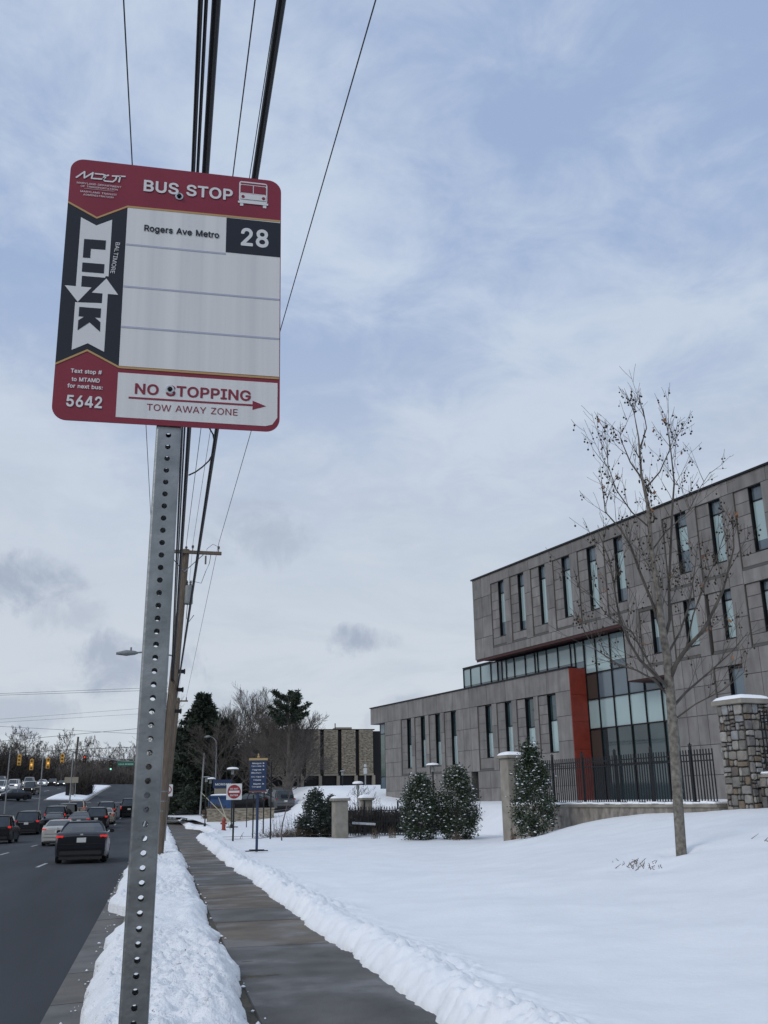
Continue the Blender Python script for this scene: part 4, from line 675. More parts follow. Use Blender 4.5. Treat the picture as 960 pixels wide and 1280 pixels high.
def pilaster(x0, x1, z0, z1): 
    cores.b2(x0, x1, .03, .9, z0, z1); clad(x0, x1, z0, z1, 0, 1.2, 1.25)
def solid(x0, x1, z0, z1, cw=.95, rh=1.25): cores.b2(x0, x1, .03, .9, z0, z1); clad(x0, x1, z0, z1, 0, cw, rh)
# --- upper block: z 9.84 .. 14.93
UW = [(18.72, 19.48), (20.9, 21.64), (23.1, 23.82), (25.34, 26.16), (27.62, 28.46), (29.88, 30.66)]
UR = [(34.44, 35.26), (36.68, 37.46), (39.05, 39.84), (41.35, 42.15), (43.65, 44.45), (45.9, 46.7)]
solid(15.8, 17.95, 9.84, 14.93, 1.07, 1.27)
prev = 17.95
for wl, wr in UW:
    bl = wl - .78
    if bl - prev > .02: pilaster(prev, bl, 10.32, 14.3)
    bay(wl, wr, 10.32, 14.3, 10.9, 14.3, bl); prev = wr
solid(17.95, 30.66, 14.3, 14.93, 2.1, .63); solid(17.95, 30.17, 9.84, 10.32, 2.1, .5)
solid(30.66, 33.66, 6.95, 14.93, 1.0, 1.33) if False else None
# --- right part: three window rows
solid(30.66, 31.3, 10.32, 14.93, .7, 1.25); solid(30.17, 31.3, 6.95, 10.32, 1.1, 1.2)
solid(31.3, 33.64, 10.32, 14.93, 1.17, 1.25)
prev = 33.64
for wl, wr in UR:
    bl = wl - .80
    if bl - prev > .02: pilaster(prev, bl, 7.45, 14.3)
    bay(wl, wr, 10.75, 14.3, 11.4, 14.3, bl); prev = wr
solid(33.64, 46.7, 14.3, 14.93, 2.3, .63); pilaster(46.7, 47.6, 7.45, 14.93)
R2 = [(32.15, 33.03), (34.42, 35.22), (36.8, 37.6), (39.05, 39.8), (41.35, 42.15), (43.65, 44.45), (45.9, 46.7)]
prev = 31.3
for i, (wl, wr) in enumerate(R2):
    bl = wl - .78
    if i == 0: solid(31.3, bl, 7.45, 10.32, .9, 1.2)
    bay(wl, wr, 7.45, 10.16, 8.0, 10.16, bl, (.8,))
    if i == 0: solid(31.3, 33.64, 10.16, 10.32, 2, .3) if False else cores.b2(31.3, 33.64, .03, .9, 10.16, 10.32)
    prev = wr
pilaster(33.03, 33.64, 7.45, 10.32)
for (a, b_) in [(33.64, 35.22)] + [(u[0] - .8, u[1]) for u in UR[1:]]:
    solid(a, b_, 10.16, 10.75, 2.0, .62)
solid(31.3, 33.36, 6.95, 7.45, 2.06, .5)
# ground part at right of the entrance
solid(33.36, 35.9, 1.1, 7.45, .64, 1.35)
R3 = [(36.72, 37.6), (41.4, 42.2), (45.9, 46.7)]
prev = 35.9
for wl, wr in R3:
    bl = wl - .8
    if bl - prev > .02: solid(prev, bl, 1.1, 7.45, 1.0, 1.1)
    bay(wl, wr, 4.0, 6.87, 4.6, 6.87, bl, (.95,), (GLASS_B, GLASS)); solid(bl, wr, 1.1, 4.0, 1.5, 1.0); solid(bl, wr, 6.87, 7.45, 1.6, .6); prev = wr
solid(46.7, 47.6, 1.1, 7.45, .9, 1.3)
# --- lower block: z 2 .. 8.2, x 0 .. 25.4
LWn = [(5.96, 6.72), (8.05, 8.8), (10.15, 10.95), (12.28, 13.1), (16.57, 17.42), (18.79, 19.62), (20.94, 21.9), (23.14, 24.05)]
solid(0, 25.4, 7.0, 8.2, 2.12, 1.25)
solid(2.5, 5.1, 3.1, 7.0, 1.3, 1.0)
prev = 5.1
for i, (wl, wr) in enumerate(LWn):
    bl = wl - .82
    if bl - prev > .02: (solid if bl - prev > 1.2 else pilaster)(prev, bl, 3.1, 7.0)
    bay(wl, wr, 3.1, 6.97, 3.58 if i < 4 else 3.85, 6.97, bl, (.55,) if i % 2 else (.48,), (GLASS_L, GLASS)); prev = wr
solid(prev, 25.4, 3.1, 7.0, 1.3, 1.3)
for a, b_ in ((2.5, 14.75), (15.55, 25.4)): solid(a, b_, 1.1, 3.1, 1.5, 1.2)
cores.b2(14.75, 15.55, .5, .9, 1.1, 3.1)
bw = MB().b2(14.8, 15.5, .45, .5, 2.2, 3.08).build('window', DARKMET, uni); MB().b2(14.98, 15.46, .42, .44, 2.3, 3.02).build('pane', GLASS_L, bw)
# masses behind the faces
cores.b2(2.6, 25.3, .9, 14, 1.0, 8.15); cores.b2(0.03, 2.6, .4, 14, 7.02, 8.15)
cores.b2(15.85, 31, .9, 16, 9.9, 14.88); cores.b2(30.2, 47.5, .9, 16, 9.9, 14.88); cores.b2(33.4, 47.5, .9, 14, 1.0, 10.4); cores.b2(30.2, 33.4, .9, 1.3, 7.0, 10.4)
cores.b2(15.82, 15.86, 0.02, 16, 9.86, 14.9); cores.b2(0.0, .04, 0.02, 14, 7.0, 8.17)
cores.build('wall', STONE_D, uni)
# end walls of the overhanging blocks
for z in range(4): 
    pass
PB = {}
def panel_mesh(w, h):
    k = (round(w, 2), round(h, 2))
    if k not in PB:
        g = .013; b = MB(); b.b2(g, w - g, 0, .035, g, h - g); PB[k] = b.mesh('stone_panel', STONE)
    return PB[k]
PL.sort(key=lambda p: -((p[1] - p[0]) * (p[3] - p[2]) / ((68 - p[0]) ** 2)) if p[1] < 41 else 1)
rest = MB()
for i, (x0, x1, z0, z1, y) in enumerate(PL):
    if i < 296: link('stone_panel', panel_mesh(x1 - x0, z1 - z0), uni, (x0, y - .001 * (i % 5), z0))
    else: rest.b2(x0 + .008, x1 - .008, y - .001 * (i % 5), y + .035, z0 + .008, z1 - .008)
o = rest.build('stone_panel', STONE, uni); o['kind'] = 'stuff'
# copings
cp = MB().b2(-.06, 25.46, -.07, .5, 8.2, 8.27).b2(15.72, 47.7, -.08, .5, 14.93, 15.02).b2(15.72, 15.9, .5, 16, 14.93, 15.02).b2(-.06, .1, .5, 14, 8.2, 8.27).build('coping', DARKMET, uni)
# red end wall of the lower block (faces the entrance recess)
for k in range(5):
    MB().b2(25.4, 25.45, .0, 1.12, 1.1 + k * 1.42, 1.1 + (k + 1) * 1.42 - .014).build('red_panel', REDP, uni)
# clerestory and soffit
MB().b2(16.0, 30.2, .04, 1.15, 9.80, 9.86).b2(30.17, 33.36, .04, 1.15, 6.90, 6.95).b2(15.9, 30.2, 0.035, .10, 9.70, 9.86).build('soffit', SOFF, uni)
cw = MB(); Q = 1.12
def glaze(x0, x1, z0, z1, m, parent, y=Q): MB().b2(x0 + .03, x1 - .03, y, y + .03, z0 + .03, z1 - .03).build('pane', m, parent)
cl = MB(); xs = [12.4, 13.3, 14.55, 15.8, 16.6, 17.1, 17.6, 18.5, 19.7, 20.7, 21.0, 21.9, 23.0, 24.2, 24.6, 25.4]
for x in xs: cl.b2(x - .025, x + .025, Q - .06, Q + .05, 8.2, 9.72)
cl.b2(12.4, 25.4, Q - .06, Q + .05, 9.68, 9.76).b2(12.3, 25.4, Q - .08, Q + .2, 8.2, 8.26).b2(12.38, 12.44, Q, 10, 8.2, 9.74)
co = cl.build('clerestory', DARKMET, uni)
for i, (a, b_) in enumerate(zip(xs[:-1], xs[1:])):
    glaze(a, b_, 8.2, 8.62, GLASS_B, co); glaze(a, b_, 8.58, 9.72, GLASS_B if b_ - a < .6 and i % 2 == 0 else GLASS_L, co)
MB().b2(12.4, 15.8, Q - .1, 10, 9.74, 9.82).build('clerestory_roof', DARKMET, uni)
MB().b2(12.46, 30.0, 3.0, 3.1, 8.2, 9.8).build('inner_wall', BEIGE, uni)
cf = MB(); X = [25.45, 26.42, 27.64, 28.85, 30.05, 31.25, 32.3, 33.36]
for x in X: cf.b2(x - .03, x + .03, Q - .07, Q + .06, 1.1, 9.75 if x < 30.1 else 6.95)
for z in (3.1, 4.96, 6.5): cf.b2(25.45, 33.36, Q - .07, Q + .06, z - .03, z + .03)
cf.b2(25.45, 30.2, Q - .07, Q + .06, 7.85, 7.91).b2(25.45, 30.2, Q - .07, Q + .06, 9.70, 9.76)
cfo = cf.build('entrance_curtain_wall', DARKMET, uni)
for i, (a, b_) in enumerate(zip(X[:-1], X[1:])):
    glaze(a, b_, 1.1, 3.1, GLASS, cfo); glaze(a, b_, 3.1, 4.96, GLASS_T if i == 0 else GLASS, cfo); glaze(a, b_, 4.96, 6.5, GLASS_L, cfo)
    glaze(a, b_, 6.5, 7.88 if i < 4 else 6.95, GLASS_T if i == 0 else GLASS_B, cfo)
    if i < 4: glaze(a, b_, 7.88, 8.35, GLASS_B if i > 1 else GLASS_L, cfo); glaze(a, b_, 8.31, 9.73, GLASS_L, cfo)
# glazed corner under the overhang at the far end
gc = MB(); 
for x in (.75, 1.6, 2.46): gc.b2(x - .03, x + .03, .42, .5, 2.3, 7.0)
for z in (3.15, 6.25): gc.b2(.75, 2.5, .42, .5, z - .03, z + .03)
gco = gc.build('corner_window', DARKMET, uni)
GLASS_G = mat('greenish_glass', (.05, .085, .07), .08, spec=.9)
for a, b_ in ((.75, 1.6), (1.6, 2.46)):
    MB().b2(a + .03, b_ - .03, .45, .48, 3.18, 6.22).build('pane', GLASS_G, gco); MB().b2(a + .03, b_ - .03, .45, .48, 6.28, 7.0).build('pane', GLASS_B, gco); MB().b2(a + .03, b_ - .03, .45, .48, 2.3, 3.12).build('pane', GLASS_B, gco)
MB().b2(.75, .8, .48, 9, 2.3, 7.0).build('side_glazing', GLASS_G, uni); MB().b2(.8, 2.6, 1.6, 1.7, 2.3, 7.0).build('inner_wall', STONE_D, uni)

# ------------------------------------------------------------------ rubble-stone building beyond, dark slots between its panels
lib = empty('stone_faced_building', (0, 110, 0), 0, 'tan rubble stone building with dark vertical slots and an arcade, beyond the snow slope', 'building')
PITCH2 = 2.02; xr = 23.45
w2 = MB().b2(11.3, 26, .35, 12, 2.0, 9.0).build('wall', DARKMET, lib)
k = 0; x = xr
STN = {}
rs = random.Random(5)
for k in range(6):
    x1 = xr - k * PITCH2; x0 = x1 - 1.58
    pn = MB().b2(x0, x1, 0, .35, 4.35, 9.12).build('stone_panel', TAN, lib)
    # rubble courses proud of the panel face: too fine to pick apart at this distance
    st = MB(); z = 4.4
    while z < 9.0:
        h = rs.uniform(.10, .24); xx = x0 + .02
        while xx < x1 - .05:
            w = min(rs.uniform(.16, .55), x1 - .02 - xx); d = rs.uniform(.02, .09)
            st.b2(xx + .008, xx + w - .008, -d, .02, z + .008, z + h - .008); xx += w
        z += h
    so = st.build('rubble_course', TAN, pn); so['kind'] = 'stuff'
    MB().b2(x0 - .02, x1 + .02, -.12, .3, 4.12, 4.34).build('ledge', BEIGE, lib)
    cx = x1 + .22
    MB().b2(cx - .17 - .2, cx + .17 - .2, -.1, .3, 2.2, 4.12).build('column', BEIGE, lib)
    MB().b2(x0 - .1, x1 + .1, .0, .3, 2.0, 3.05).build('plinth', TAN, lib)
    MB().b2(x0 + .1, x1 - .05, .30, .345, 3.1, 4.1).build('window', DARKMET, lib)
MB().b2(11.2, 23.7, .1, 12, 9.12, 9.22).build('coping', DARKMET, lib)
MB().b2(19.4, 19.5, 2, 2.1, 9.2, 10.0).build('roof_vent', DARKMET, lib); MB().b2(19.5, 21.4, 2, 4, 9.2, 9.55).build('roof_hatch', BEIGE, lib)

# ------------------------------------------------------------------ fence, piers and walls on the right
fdir = Vector((FL[0] - FR[0], FL[1] - FR[1], 0)).normalized(); fang = math.atan2(fdir.y, fdir.x)
Lf = math.hypot(FL[0] - FR[0], FL[1] - FR[1])
def iron_fence(name, p, ang, L, h, label, spacing=.118, nposts=6, zs=(.07, -.32, -.15), posth=.12):
    f = empty(name, p, ang, label, 'fence')
    pk = MB().box(0, 0, h / 2, .027, .027, h).mesh('picket', BLACKM)
    n = int(L / spacing)
    for i in range(n + 1): link('picket', pk, f, (i * spacing, 0, 0))
    pm = MB().box(0, 0, (h + posth) / 2, .065, .065, h + posth).box(0, 0, h + posth + .02, .085, .085, .03).box(0, 0, h + posth + .055, .03, .03, .05).mesh('fence_post', BLACKM)
    for i in range(nposts): link('fence_post', pm, f, (L * (i + .5) / nposts, -.0, 0))
    for z in zs: MB().box(L / 2, 0, (z if z > 0 else h + z), L, .034, .036).build('rail', BLACKM, f)
    return f
base_w = empty('retaining_wall', (FR[0], FR[1], 0), fang, 'low rough stone wall with a snow ledge below the iron fence', 'wall')
MB().b2(0.2, Lf - .2, -.22, .22, -.4, 1.24).build('wall', RETW, base_w)
cpw = MB().b2(.2, Lf - .2, -.27, .27, 1.24, 1.33).build('coping', CONC, base_w, bevel=.01)
sc_ = MB(); 
for i in range(36):
    t0 = .3 + i * (Lf - .6) / 36; sc_.box(t0 + .15, 0, 1.36 + .012 * math.sin(i * 1.7), (Lf - .6) / 36 + .02, .50, .07 + .018 * math.sin(i * 2.3))
sc_.build('snow_ledge', SNOWCAP, base_w, bevel=.02)
iron_fence('iron_fence', (FR[0] + fdir.x * .45, FR[1] + fdir.y * .45, 1.32), fang, Lf - .62, 1.52, 'black iron picket fence on the low snow covered wall, between the two tall piers')
def snowcap(w, h, parent, z, name='snow_cap', d=None):
    d = d or w; xs = np.linspace(-1, 1, 13); Xs, Ys = np.meshgrid(xs, xs); r = np.maximum(abs(Xs), abs(Ys)); Z = h * (1 - .55 * r ** 2 - .45 * r ** 8) + .012 * fbm(Xs * 3 + z, Ys * 3); Z[r > .99] = -.01
    V = np.stack([Xs * w / 2, Ys * d / 2, Z + z], -1).reshape(-1, 3); i = (np.arange(12)[None] + 13 * np.arange(12)[:, None]).ravel()
    return link(name, mesh_np(name, V, np.stack([i, i + 1, i + 14, i + 13], 1), SNOWCAP, True), parent)
def stones_face(parent, W, Hh, mtx, seed, mn=.09, mx=.38, depth=.075, z0=0.0, cap=300):
    """irregular field stones set in mortar on one face: each is its own object"""
    rr = random.Random(seed); rects = [(0, W, z0, Hh)]; done = []
    while rects:
        a, b, c, d = rects.pop(); w, h = b - a, d - c
        if w > mx or h > mx or (w > mn * 1.7 and rr.random() < .45):
            if w * rr.uniform(.8, 1.25) > h: s = a + w * rr.uniform(.36, .64); rects += [(a, s, c, d), (s, b, c, d)]
            else: s = c + h * rr.uniform(.36, .64); rects += [(a, b, c, s), (a, b, s, d)]
        else: done.append((a, b, c, d))
    for (a, b, c, d) in done[:cap]:
        g = .013; j = lambda s=.022: rr.uniform(-s, s); w, h = b - a, d - c
        P = [(a + g + abs(j()), c + g + abs(j())), (a + w * .5, c + g + j(.008)), (b - g - abs(j()), c + g + abs(j())), (b - g + j(.004), c + h * .55), (b - g - abs(j()), d - g - abs(j())), (a + w * .45, d - g + j(.006)), (a + g + abs(j()), d - g - abs(j())), (a + g, c + h * .5)]
        dp = depth * rr.uniform(.55, 1.2); cx, cz = (a + b) / 2, (c + d) / 2
        V = [Vector((x, 0, z)) for x, z in P] + [Vector((x, -dp * .75, z)) for x, z in P] + [Vector((cx + (x - cx) * .8, -dp + j(.006), cz + (z - cz) * .8)) for x, z in P]
        F = [(i, (i + 1) % 8, 8 + (i + 1) % 8, 8 + i) for i in range(8)] + [(8 + i, 8 + (i + 1) % 8, 16 + (i + 1) % 8, 16 + i) for i in range(8)] + [tuple(range(16, 24))]
        me = bpy.data.meshes.new('stone'); me.from_pydata([tuple(mtx @ v) for v in V], [], F); bm = bmesh.new(); bm.from_mesh(me); bmesh.ops.recalc_face_normals(bm, faces=bm.faces); bm.to_mesh(me); bm.free(); me.materials.append(FIELD)
        link('stone', me, parent)
# near stone pier
PW = .92
pier = empty('stone_pier', (15.75, 24.45, 0), fang + math.pi, 'big fieldstone pier with a snow topped cap at the right end of the iron fence', 'pier')
MB().b2(-PW / 2, PW / 2, -PW / 2, PW / 2, .3, 3.96).build('pier_core', MORTAR, pier)
stones_face(pier, PW, 3.96, Matrix.Translation((-PW / 2, -PW / 2 - .001, 0)) if False else Matrix.Translation((-PW / 2, -PW / 2 - .001, 0)), 1, z0=.9)
for k, sd_ in ((1, 2), (2, 3), (3, 4)):
    M_ = Matrix.Rotation(math.pi / 2 * k, 4, 'Z') @ Matrix.Translation((-PW / 2, -PW / 2 - .001, 0)); stones_face(pier, PW, 3.96, M_, sd_, z0=.9, mn=.09 if k == 1 or k == 3 else .3, mx=.38 if k != 2 else .5)
MB().b2(-PW / 2 - .12, PW / 2 + .12, -PW / 2 - .12, PW / 2 + .12, 3.96, 4.10).build('cap_stone', CONC, pier, bevel=.015)
snowcap(PW + .2, .15, pier, 4.10)
# wall and fence continuing to the right of the pier
A0 = Vector((15.75, 24.45, 0)); rdir = -fdir
w3 = empty('stone_wall', (A0 + rdir * .55).to_tuple(), fang + math.pi, 'fieldstone wall with a snow ledge right of the big stone pier', 'wall')
MB().b2(0, 9, -.2, .25, .2, 2.0).build('wall_core', MORTAR, w3)
stones_face(w3, 2.4, 2.0, Matrix.Translation((0, -.201, 0)), 9, z0=.9, mn=.15, mx=.36)
MB().b2(2.4, 9, -.25, -.2, .4, 2.0).build('stone_face', RETW, w3)
MB().b2(0, 9, -.28, .3, 2.0, 2.08).build('coping', CONC, w3, bevel=.01); MB().b2(.03, 9, -.25, .27, 2.075, 2.15).build('snow_ledge', SNOWCAP, w3, bevel=.03)
iron_fence('iron_fence', ((A0 + rdir * .62).x, (A0 + rdir * .62).y, 2.25), fang + math.pi, 8.3, 1.52, 'black iron fence panel above the fieldstone wall at the right edge', nposts=4)
# concrete pier at the far end of the fence
def conc_pier(p, ang, w, h, label, caph=.12, base=-.3, group=None, snow=.14):
    c = empty('concrete_pier', p, ang, label, 'pier', group)
    MB().b2(-w / 2, w / 2, -w / 2, w / 2, base, h).build('shaft', CONC, c, bevel=.02)
    MB().b2(-w / 2 - .09, w / 2 + .09, -w / 2 - .09, w / 2 + .09, h, h + caph).build('cap_slab', CONC, c, bevel=.02); snowcap(w + .14, snow, c, h + caph); return c
conc_pier((FL[0] + fdir.x * -.1, FL[1] + fdir.y * -.1 + .1, 0), fang, .60, 3.0, 'tall plain concrete pier at the far end of the iron fence, beside the snowy hollies')
conc_pier((8.02, 45.0, 0), R(8), .60, 1.55, 'squat concrete gate pier left of the iron gate, snow on its cap', snow=.12)
conc_pier((10.55, 51.5, 0), R(8), .55, 1.55, 'small snow capped gate pier just behind the iron gate', snow=.18)
gt = iron_fence('iron_gate', (8.45, 45.4, .02), R(3), 3.2, 1.25, 'black iron gate and railing between the low pier and the hollies', spacing=.125, nposts=2, zs=(.12, -.18, .6), posth=.2)
MB().box(.75, -.04, .52, 1.1, .02, .10, ry=R(4)).build('white_board', PAINTW, gt)

# ------------------------------------------------------------------ vehicles
TYRE = mat('tyre_rubber', (.012, .012, .013), .85); RIM = mat('alloy_rim', (.30, .31, .32), .35, .8); CGLASS = mat('car_glass', (.014, .02, .024), .05, spec=.9, c2=(.03, .04, .045), scale=1.5)
TAIL = mat('tail_lamp_lit', (.35, .01, .01), .3, emit=(1, .035, .03), es=.38); TAILD = mat('tail_lamp', (.22, .012, .014), .25, coat=.5); HEAD = mat('headlamp_lit', (.8, .8, .8), .2, emit=(1, .97, .9), es=2.2)
PLATE = mat('number_plate', (.55, .56, .54), .5); CHROME = mat('chrome_trim', (.5, .5, .52), .2, .9); TRIM = mat('black_plastic', (.012, .012, .013), .6)
def paint(name, c, metal=.35): return mat('paint_' + name, c, .32, metal, c2=tuple(x * 1.15 + .002 for x in c), scale=1.2, coat=.12, spec=.35)
PC = dict(black=paint('black', (.004, .0045, .0055)), navy=paint('navy_black', (.003, .0045, .009)), silver=paint('silver', (.42, .41, .385)), grey=paint('grey', (.10, .105, .11)), dgrey=paint('dark_grey', (.016, .018, .021)), white=paint('white', (.62, .63, .64), 0), red=paint('red', (.20, .02, .018)), beige=paint('champagne', (.33, .29, .23)))
CARS = {}
def smooth_prof(keys, ys):
    k = np.array(keys, float); z = np.interp(ys, k[:, 0], k[:, 1]); 
    return np.convolve(np.pad(z, 2, 'edge'), [.1, .2, .4, .2, .1], 'valid')
TYPES = {  # L, W, H, shoulder height profile (y from rear to front), cabin base y0,y1, cabin top y0,y1, base half width, top half width, wheel radius
 'sedan': dict(L=4.85, W=1.85, H=1.45, sh=[(-2.42, .86), (-2.2, 1.06), (-1.7, 1.09), (-1.3, 1.0), (.6, .98), (1.1, .98), (2.1, .78), (2.42, .62)], c=(-1.78, 1.15, -1.0, .25), bw=.84, tw=.60, r=.335),
 'suv': dict(L=4.75, W=1.92, H=1.76, sh=[(-2.37, .95), (-2.25, 1.08), (-1.3, 1.08), (.8, 1.06), (1.3, 1.06), (2.2, .92), (2.37, .75)], c=(-2.28, 1.25, -2.02, .45), bw=.88, tw=.70, r=.37),
 'jeep': dict(L=4.4, W=1.88, H=1.85, sh=[(-2.2, 1.05), (1.0, 1.08), (2.1, 1.05), (2.2, .95)], c=(-2.15, 1.0, -2.08, .62), bw=.84, tw=.74, r=.40),
 'van': dict(L=5.1, W=2.0, H=1.80, sh=[(-2.55, 1.0), (-2.4, 1.06), (.9, 1.02), (1.5, 1.0), (2.4, .8), (2.55, .62)], c=(-2.46, 1.75, -2.26, .75), bw=.92, tw=.76, r=.36),
 'pickup': dict(L=5.7, W=2.0, H=1.88, sh=[(-2.85, 1.12), (-.9, 1.14), (.9, 1.15), (1.2, 1.16), (2.7, 1.08), (2.85, .9)], c=(-.75, 1.45, -.55, .8), bw=.92, tw=.74, r=.42),
}
def make_car(kind, color, lit='tail', snow=False):
    key = (kind, color, lit)
    if key in CARS: return copy_tree(CARS[key])
    T = TYPES[kind]; L, W, H = T['L'], T['W'], T['H']; c0, c1, t0, t1 = T['c']; r = T['r']; pm = PC[color]; hw = W / 2
    car = empty({'sedan': 'parked_car', 'suv': 'parked_car'}.get(kind, kind) if False else {'sedan': 'sedan', 'suv': 'sport_utility_car', 'jeep': 'off_road_car', 'van': 'minivan', 'pickup': 'pickup_truck'}[kind])
    ax = (-L / 2 + .95 if kind != 'pickup' else -L / 2 + 1.15, L / 2 - .92)
    ys = np.unique(np.concatenate([np.linspace(-L / 2, L / 2, 41), [a + d for a in ax for d in (-r - .06, r + .06)]])); sh = smooth_prof(T['sh'], ys)
    V = []; F = []; 
    for y, s in zip(ys, sh):
        e = max(0, (abs(y) - (L / 2 - .55)) / .55); w = hw * (1 - .10 * e ** 2.2); zb = .19 + .05 * e ** 2
        arch = max([math.sqrt(max(0, (r + .07) ** 2 - (y - a) ** 2)) for a in ax]); zs = max(zb + .02, arch + r - .02 if arch > 0 else 0)
        mid = .62 * s + .05
        zs = min(zs, mid - .03)
        half = [(0, zb), (w * .80, zb), (w * .82, zs if arch > 0 else zb), (w * .97, zs), (w * 1.0, (zs + mid) / 2), (w * 1.0, mid), (w * .985, s - .10), (w * .955, s - .03), (w * .90, s), (w * .5, s + .022), (0, s + .03)]
        V += [(x, y, z) for x, z in half] + [(-x, y, z) for x, z in reversed(half[1:-1])]
    n = 20
    for k in range(len(ys) - 1):
        for j in range(n): F.append((k * n + j, k * n + (j + 1) % n, (k + 1) * n + (j + 1) % n, (k + 1) * n + j))
    F += [tuple(range(n)), tuple((len(ys) - 1) * n + j for j in reversed(range(n)))]
    me = bpy.data.meshes.new('body'); me.from_pydata(V, [], F); bm = bmesh.new(); bm.from_mesh(me); bmesh.ops.recalc_face_normals(bm, faces=bm.faces)
    for f in bm.faces: f.smooth = True
    for e in bm.edges:
        if len(e.link_faces) == 2 and e.calc_face_angle() > .6: e.smooth = False
    bm.to_mesh(me); bm.free(); me.materials.append(pm); link('body', me, car)
    shf = lambda y: float(np.interp(y, ys, sh)); bw, tw = T['bw'], T['tw']; zr = H - .05
    # glasshouse
    b = MB(); base = [(-bw, c0), (-bw * 1.0, (c0 + c1) / 2), (-bw * .97, c1 - .25), (-bw * .72, c1)]; 
    ring0 = [(-bw * .93, c0 + .05), (-bw, c0 + .3), (-bw, (c0 + c1) / 2), (-bw * .95, c1 - .35), (-bw * .70, c1), (bw * .70, c1), (bw * .95, c1 - .35), (bw, (c0 + c1) / 2), (bw, c0 + .3), (bw * .93, c0 + .05), (bw * .5, c0 - .03), (-bw * .5, c0 - .03)]
    ring1 = [(-tw * .95, t0 + .05), (-tw, t0 + .25), (-tw, (t0 + t1) / 2), (-tw * .97, t1 - .15), (-tw * .8, t1), (tw * .8, t1), (tw * .97, t1 - .15), (tw, (t0 + t1) / 2), (tw, t0 + .25), (tw * .95, t0 + .05), (tw * .5, t0), (-tw * .5, t0)]
    m = len(ring0); b.v = [(x, y, shf(y) - .03) for x, y in ring0] + [(x * .5 + u * .5 + (.02 if x > 0 else -.02), y * .5 + v * .5 + (0), (shf(y) + zr) / 2) for (x, y), (u, v) in zip(ring0, ring1)] + [(x, y, zr) for x, y in ring1]
    for q in range(2): b.f += [(q * m + j, q * m + (j + 1) % m, (q + 1) * m + (j + 1) % m, (q + 1) * m + j) for j in range(m)]
    b.build('window', CGLASS, car)
    rb = MB(); rb.v = [(x * 1.035, y + (.03 if y > 0 else -.03), zr - .015) for x, y in ring1] + [(x * .98, y, zr + .035) for x, y in ring1] + [(x * .6, y * .8 + .1 * (t0 + t1), zr + .06) for x, y in ring1]
    rb.f = [(q * m + j, q * m + (j + 1) % m, (q + 1) * m + (j + 1) % m, (q + 1) * m + j) for q in range(2) for j in range(m)] + [tuple(range(2 * m, 3 * m))]
    rb.build('roof', pm, car, smooth=True)
    pl = MB()
    for j in (0, 9, 4, 5, 2, 7) + ((1, 8) if kind in ('suv', 'van', 'jeep') else ()):
        p, q, mm = b.v[j], b.v[2 * m + j], b.v[m + j]; wd = .05 if j in (4, 5, 2, 7) else .085; ox = .012 if p[0] > 0 else -.012
        pl.tube([(p[0] + ox, p[1], p[2] - .02), (mm[0] + ox, mm[1], mm[2]), (q[0] + ox, q[1], q[2] + .01)], wd * .55, 4)
    pl.build('pillar', pm, car)
    for a in ax:
        for s in (-1, 1):
            wh = MB().lathe([(r * .55, -.11), (r * .95, -.11), (r, -.08), (r, .08), (r * .95, .11), (r * .55, .11)], 20, s * (hw - .13), a, r, 'x').build('tyre', TYRE, car, smooth=True)
            rm = MB().lathe([(r * .62, -.02 * s), (r * .62, .10 * s), (r * .5, .085 * s), (.06, .095 * s), (.001, .10 * s)], 12, s * (hw - .12), a, r, 'x').build('rim', RIM, wh, smooth=True)
    ry = -L / 2; zt = {'sedan': .90, 'suv': 1.02, 'jeep': .95, 'van': 1.05, 'pickup': 1.0}[kind]
    for s in (-1, 1):
        if kind == 'sedan': tb = MB().box(s * hw * .80, ry + .10, .925, .24, .20, .075, rz=s * .25).box(s * hw * .885, ry + .24, .925, .10, .26, .08, rz=s * .2)
        else: tb = MB().box(s * hw * .865, ry + .055, zt, .11 if kind != 'suv' else .20, .14, .26 if kind != 'suv' else .13, rz=s * .18)
        to = tb.build('tail_light', TAIL if lit == 'tail' else TAILD, car, bevel=.015)
        hb = MB().box(s * hw * .74, L / 2 - .13, .68 if kind in ('sedan', 'van') else .84, .36, .2, .15, rz=-s * .35).build('headlight', HEAD if lit == 'head' else CHROME, car, bevel=.02)
        MB().box(s * (hw + .07), c1 - .55, shf(c1 - .5) + .09, .17, .10, .13).build('wing_mirror', pm, car, bevel=.025)
        for y in (-.15, .75) if kind != 'pickup' else (.0, .9): MB().box(s * (hw + .004), y, shf(y) - .17, .02, .16, .025).build('door_handle', pm if color != 'silver' else CHROME, car)
    if kind in ('suv', 'van', 'sedan'): MB().box(0, (t0 + .02) if kind != 'sedan' else c0 + .35, zr - .03 if kind != 'sedan' else shf(c0) + .075, .34, .05, .035).build('brake_light', TAIL if lit == 'tail' else TAILD, car)
    MB().box(0, ry - .012, .80 if kind == 'sedan' else .86, .32, .02, .16).build('number_plate', PLATE, car)
    MB().box(0, ry + .02, .54, W * .86, .20, .17).build('bumper', pm, car, bevel=.05); MB().box(0, ry + .0, .665, W * .80, .05, .014).box(0, ry + .035, .985 if kind == 'sedan' else .70, W * .60, .02, .012).build('shut_line', TRIM, car)
    MB().box(0, ry + .03, .37, W * .80, .16, .20).box(0, L / 2 - .03, .40, W * .80, .16, .18).build('bumper', TRIM if color not in ('silver', 'white', 'beige') else pm, car, bevel=.04)
    MB().box(0, ry + .10, .22, W * .80, .2, .14).build('under_tray', TRIM, car)
    MB().box(0, L / 2 - .02, .66 if kind in ('sedan', 'van') else .82, W * .44, .06, .20).build('grille', TRIM, car, bevel=.02)
    if kind == 'sedan': MB().box(0, ry - .005, .99, .10, .02, .05).build('badge', CHROME, car)
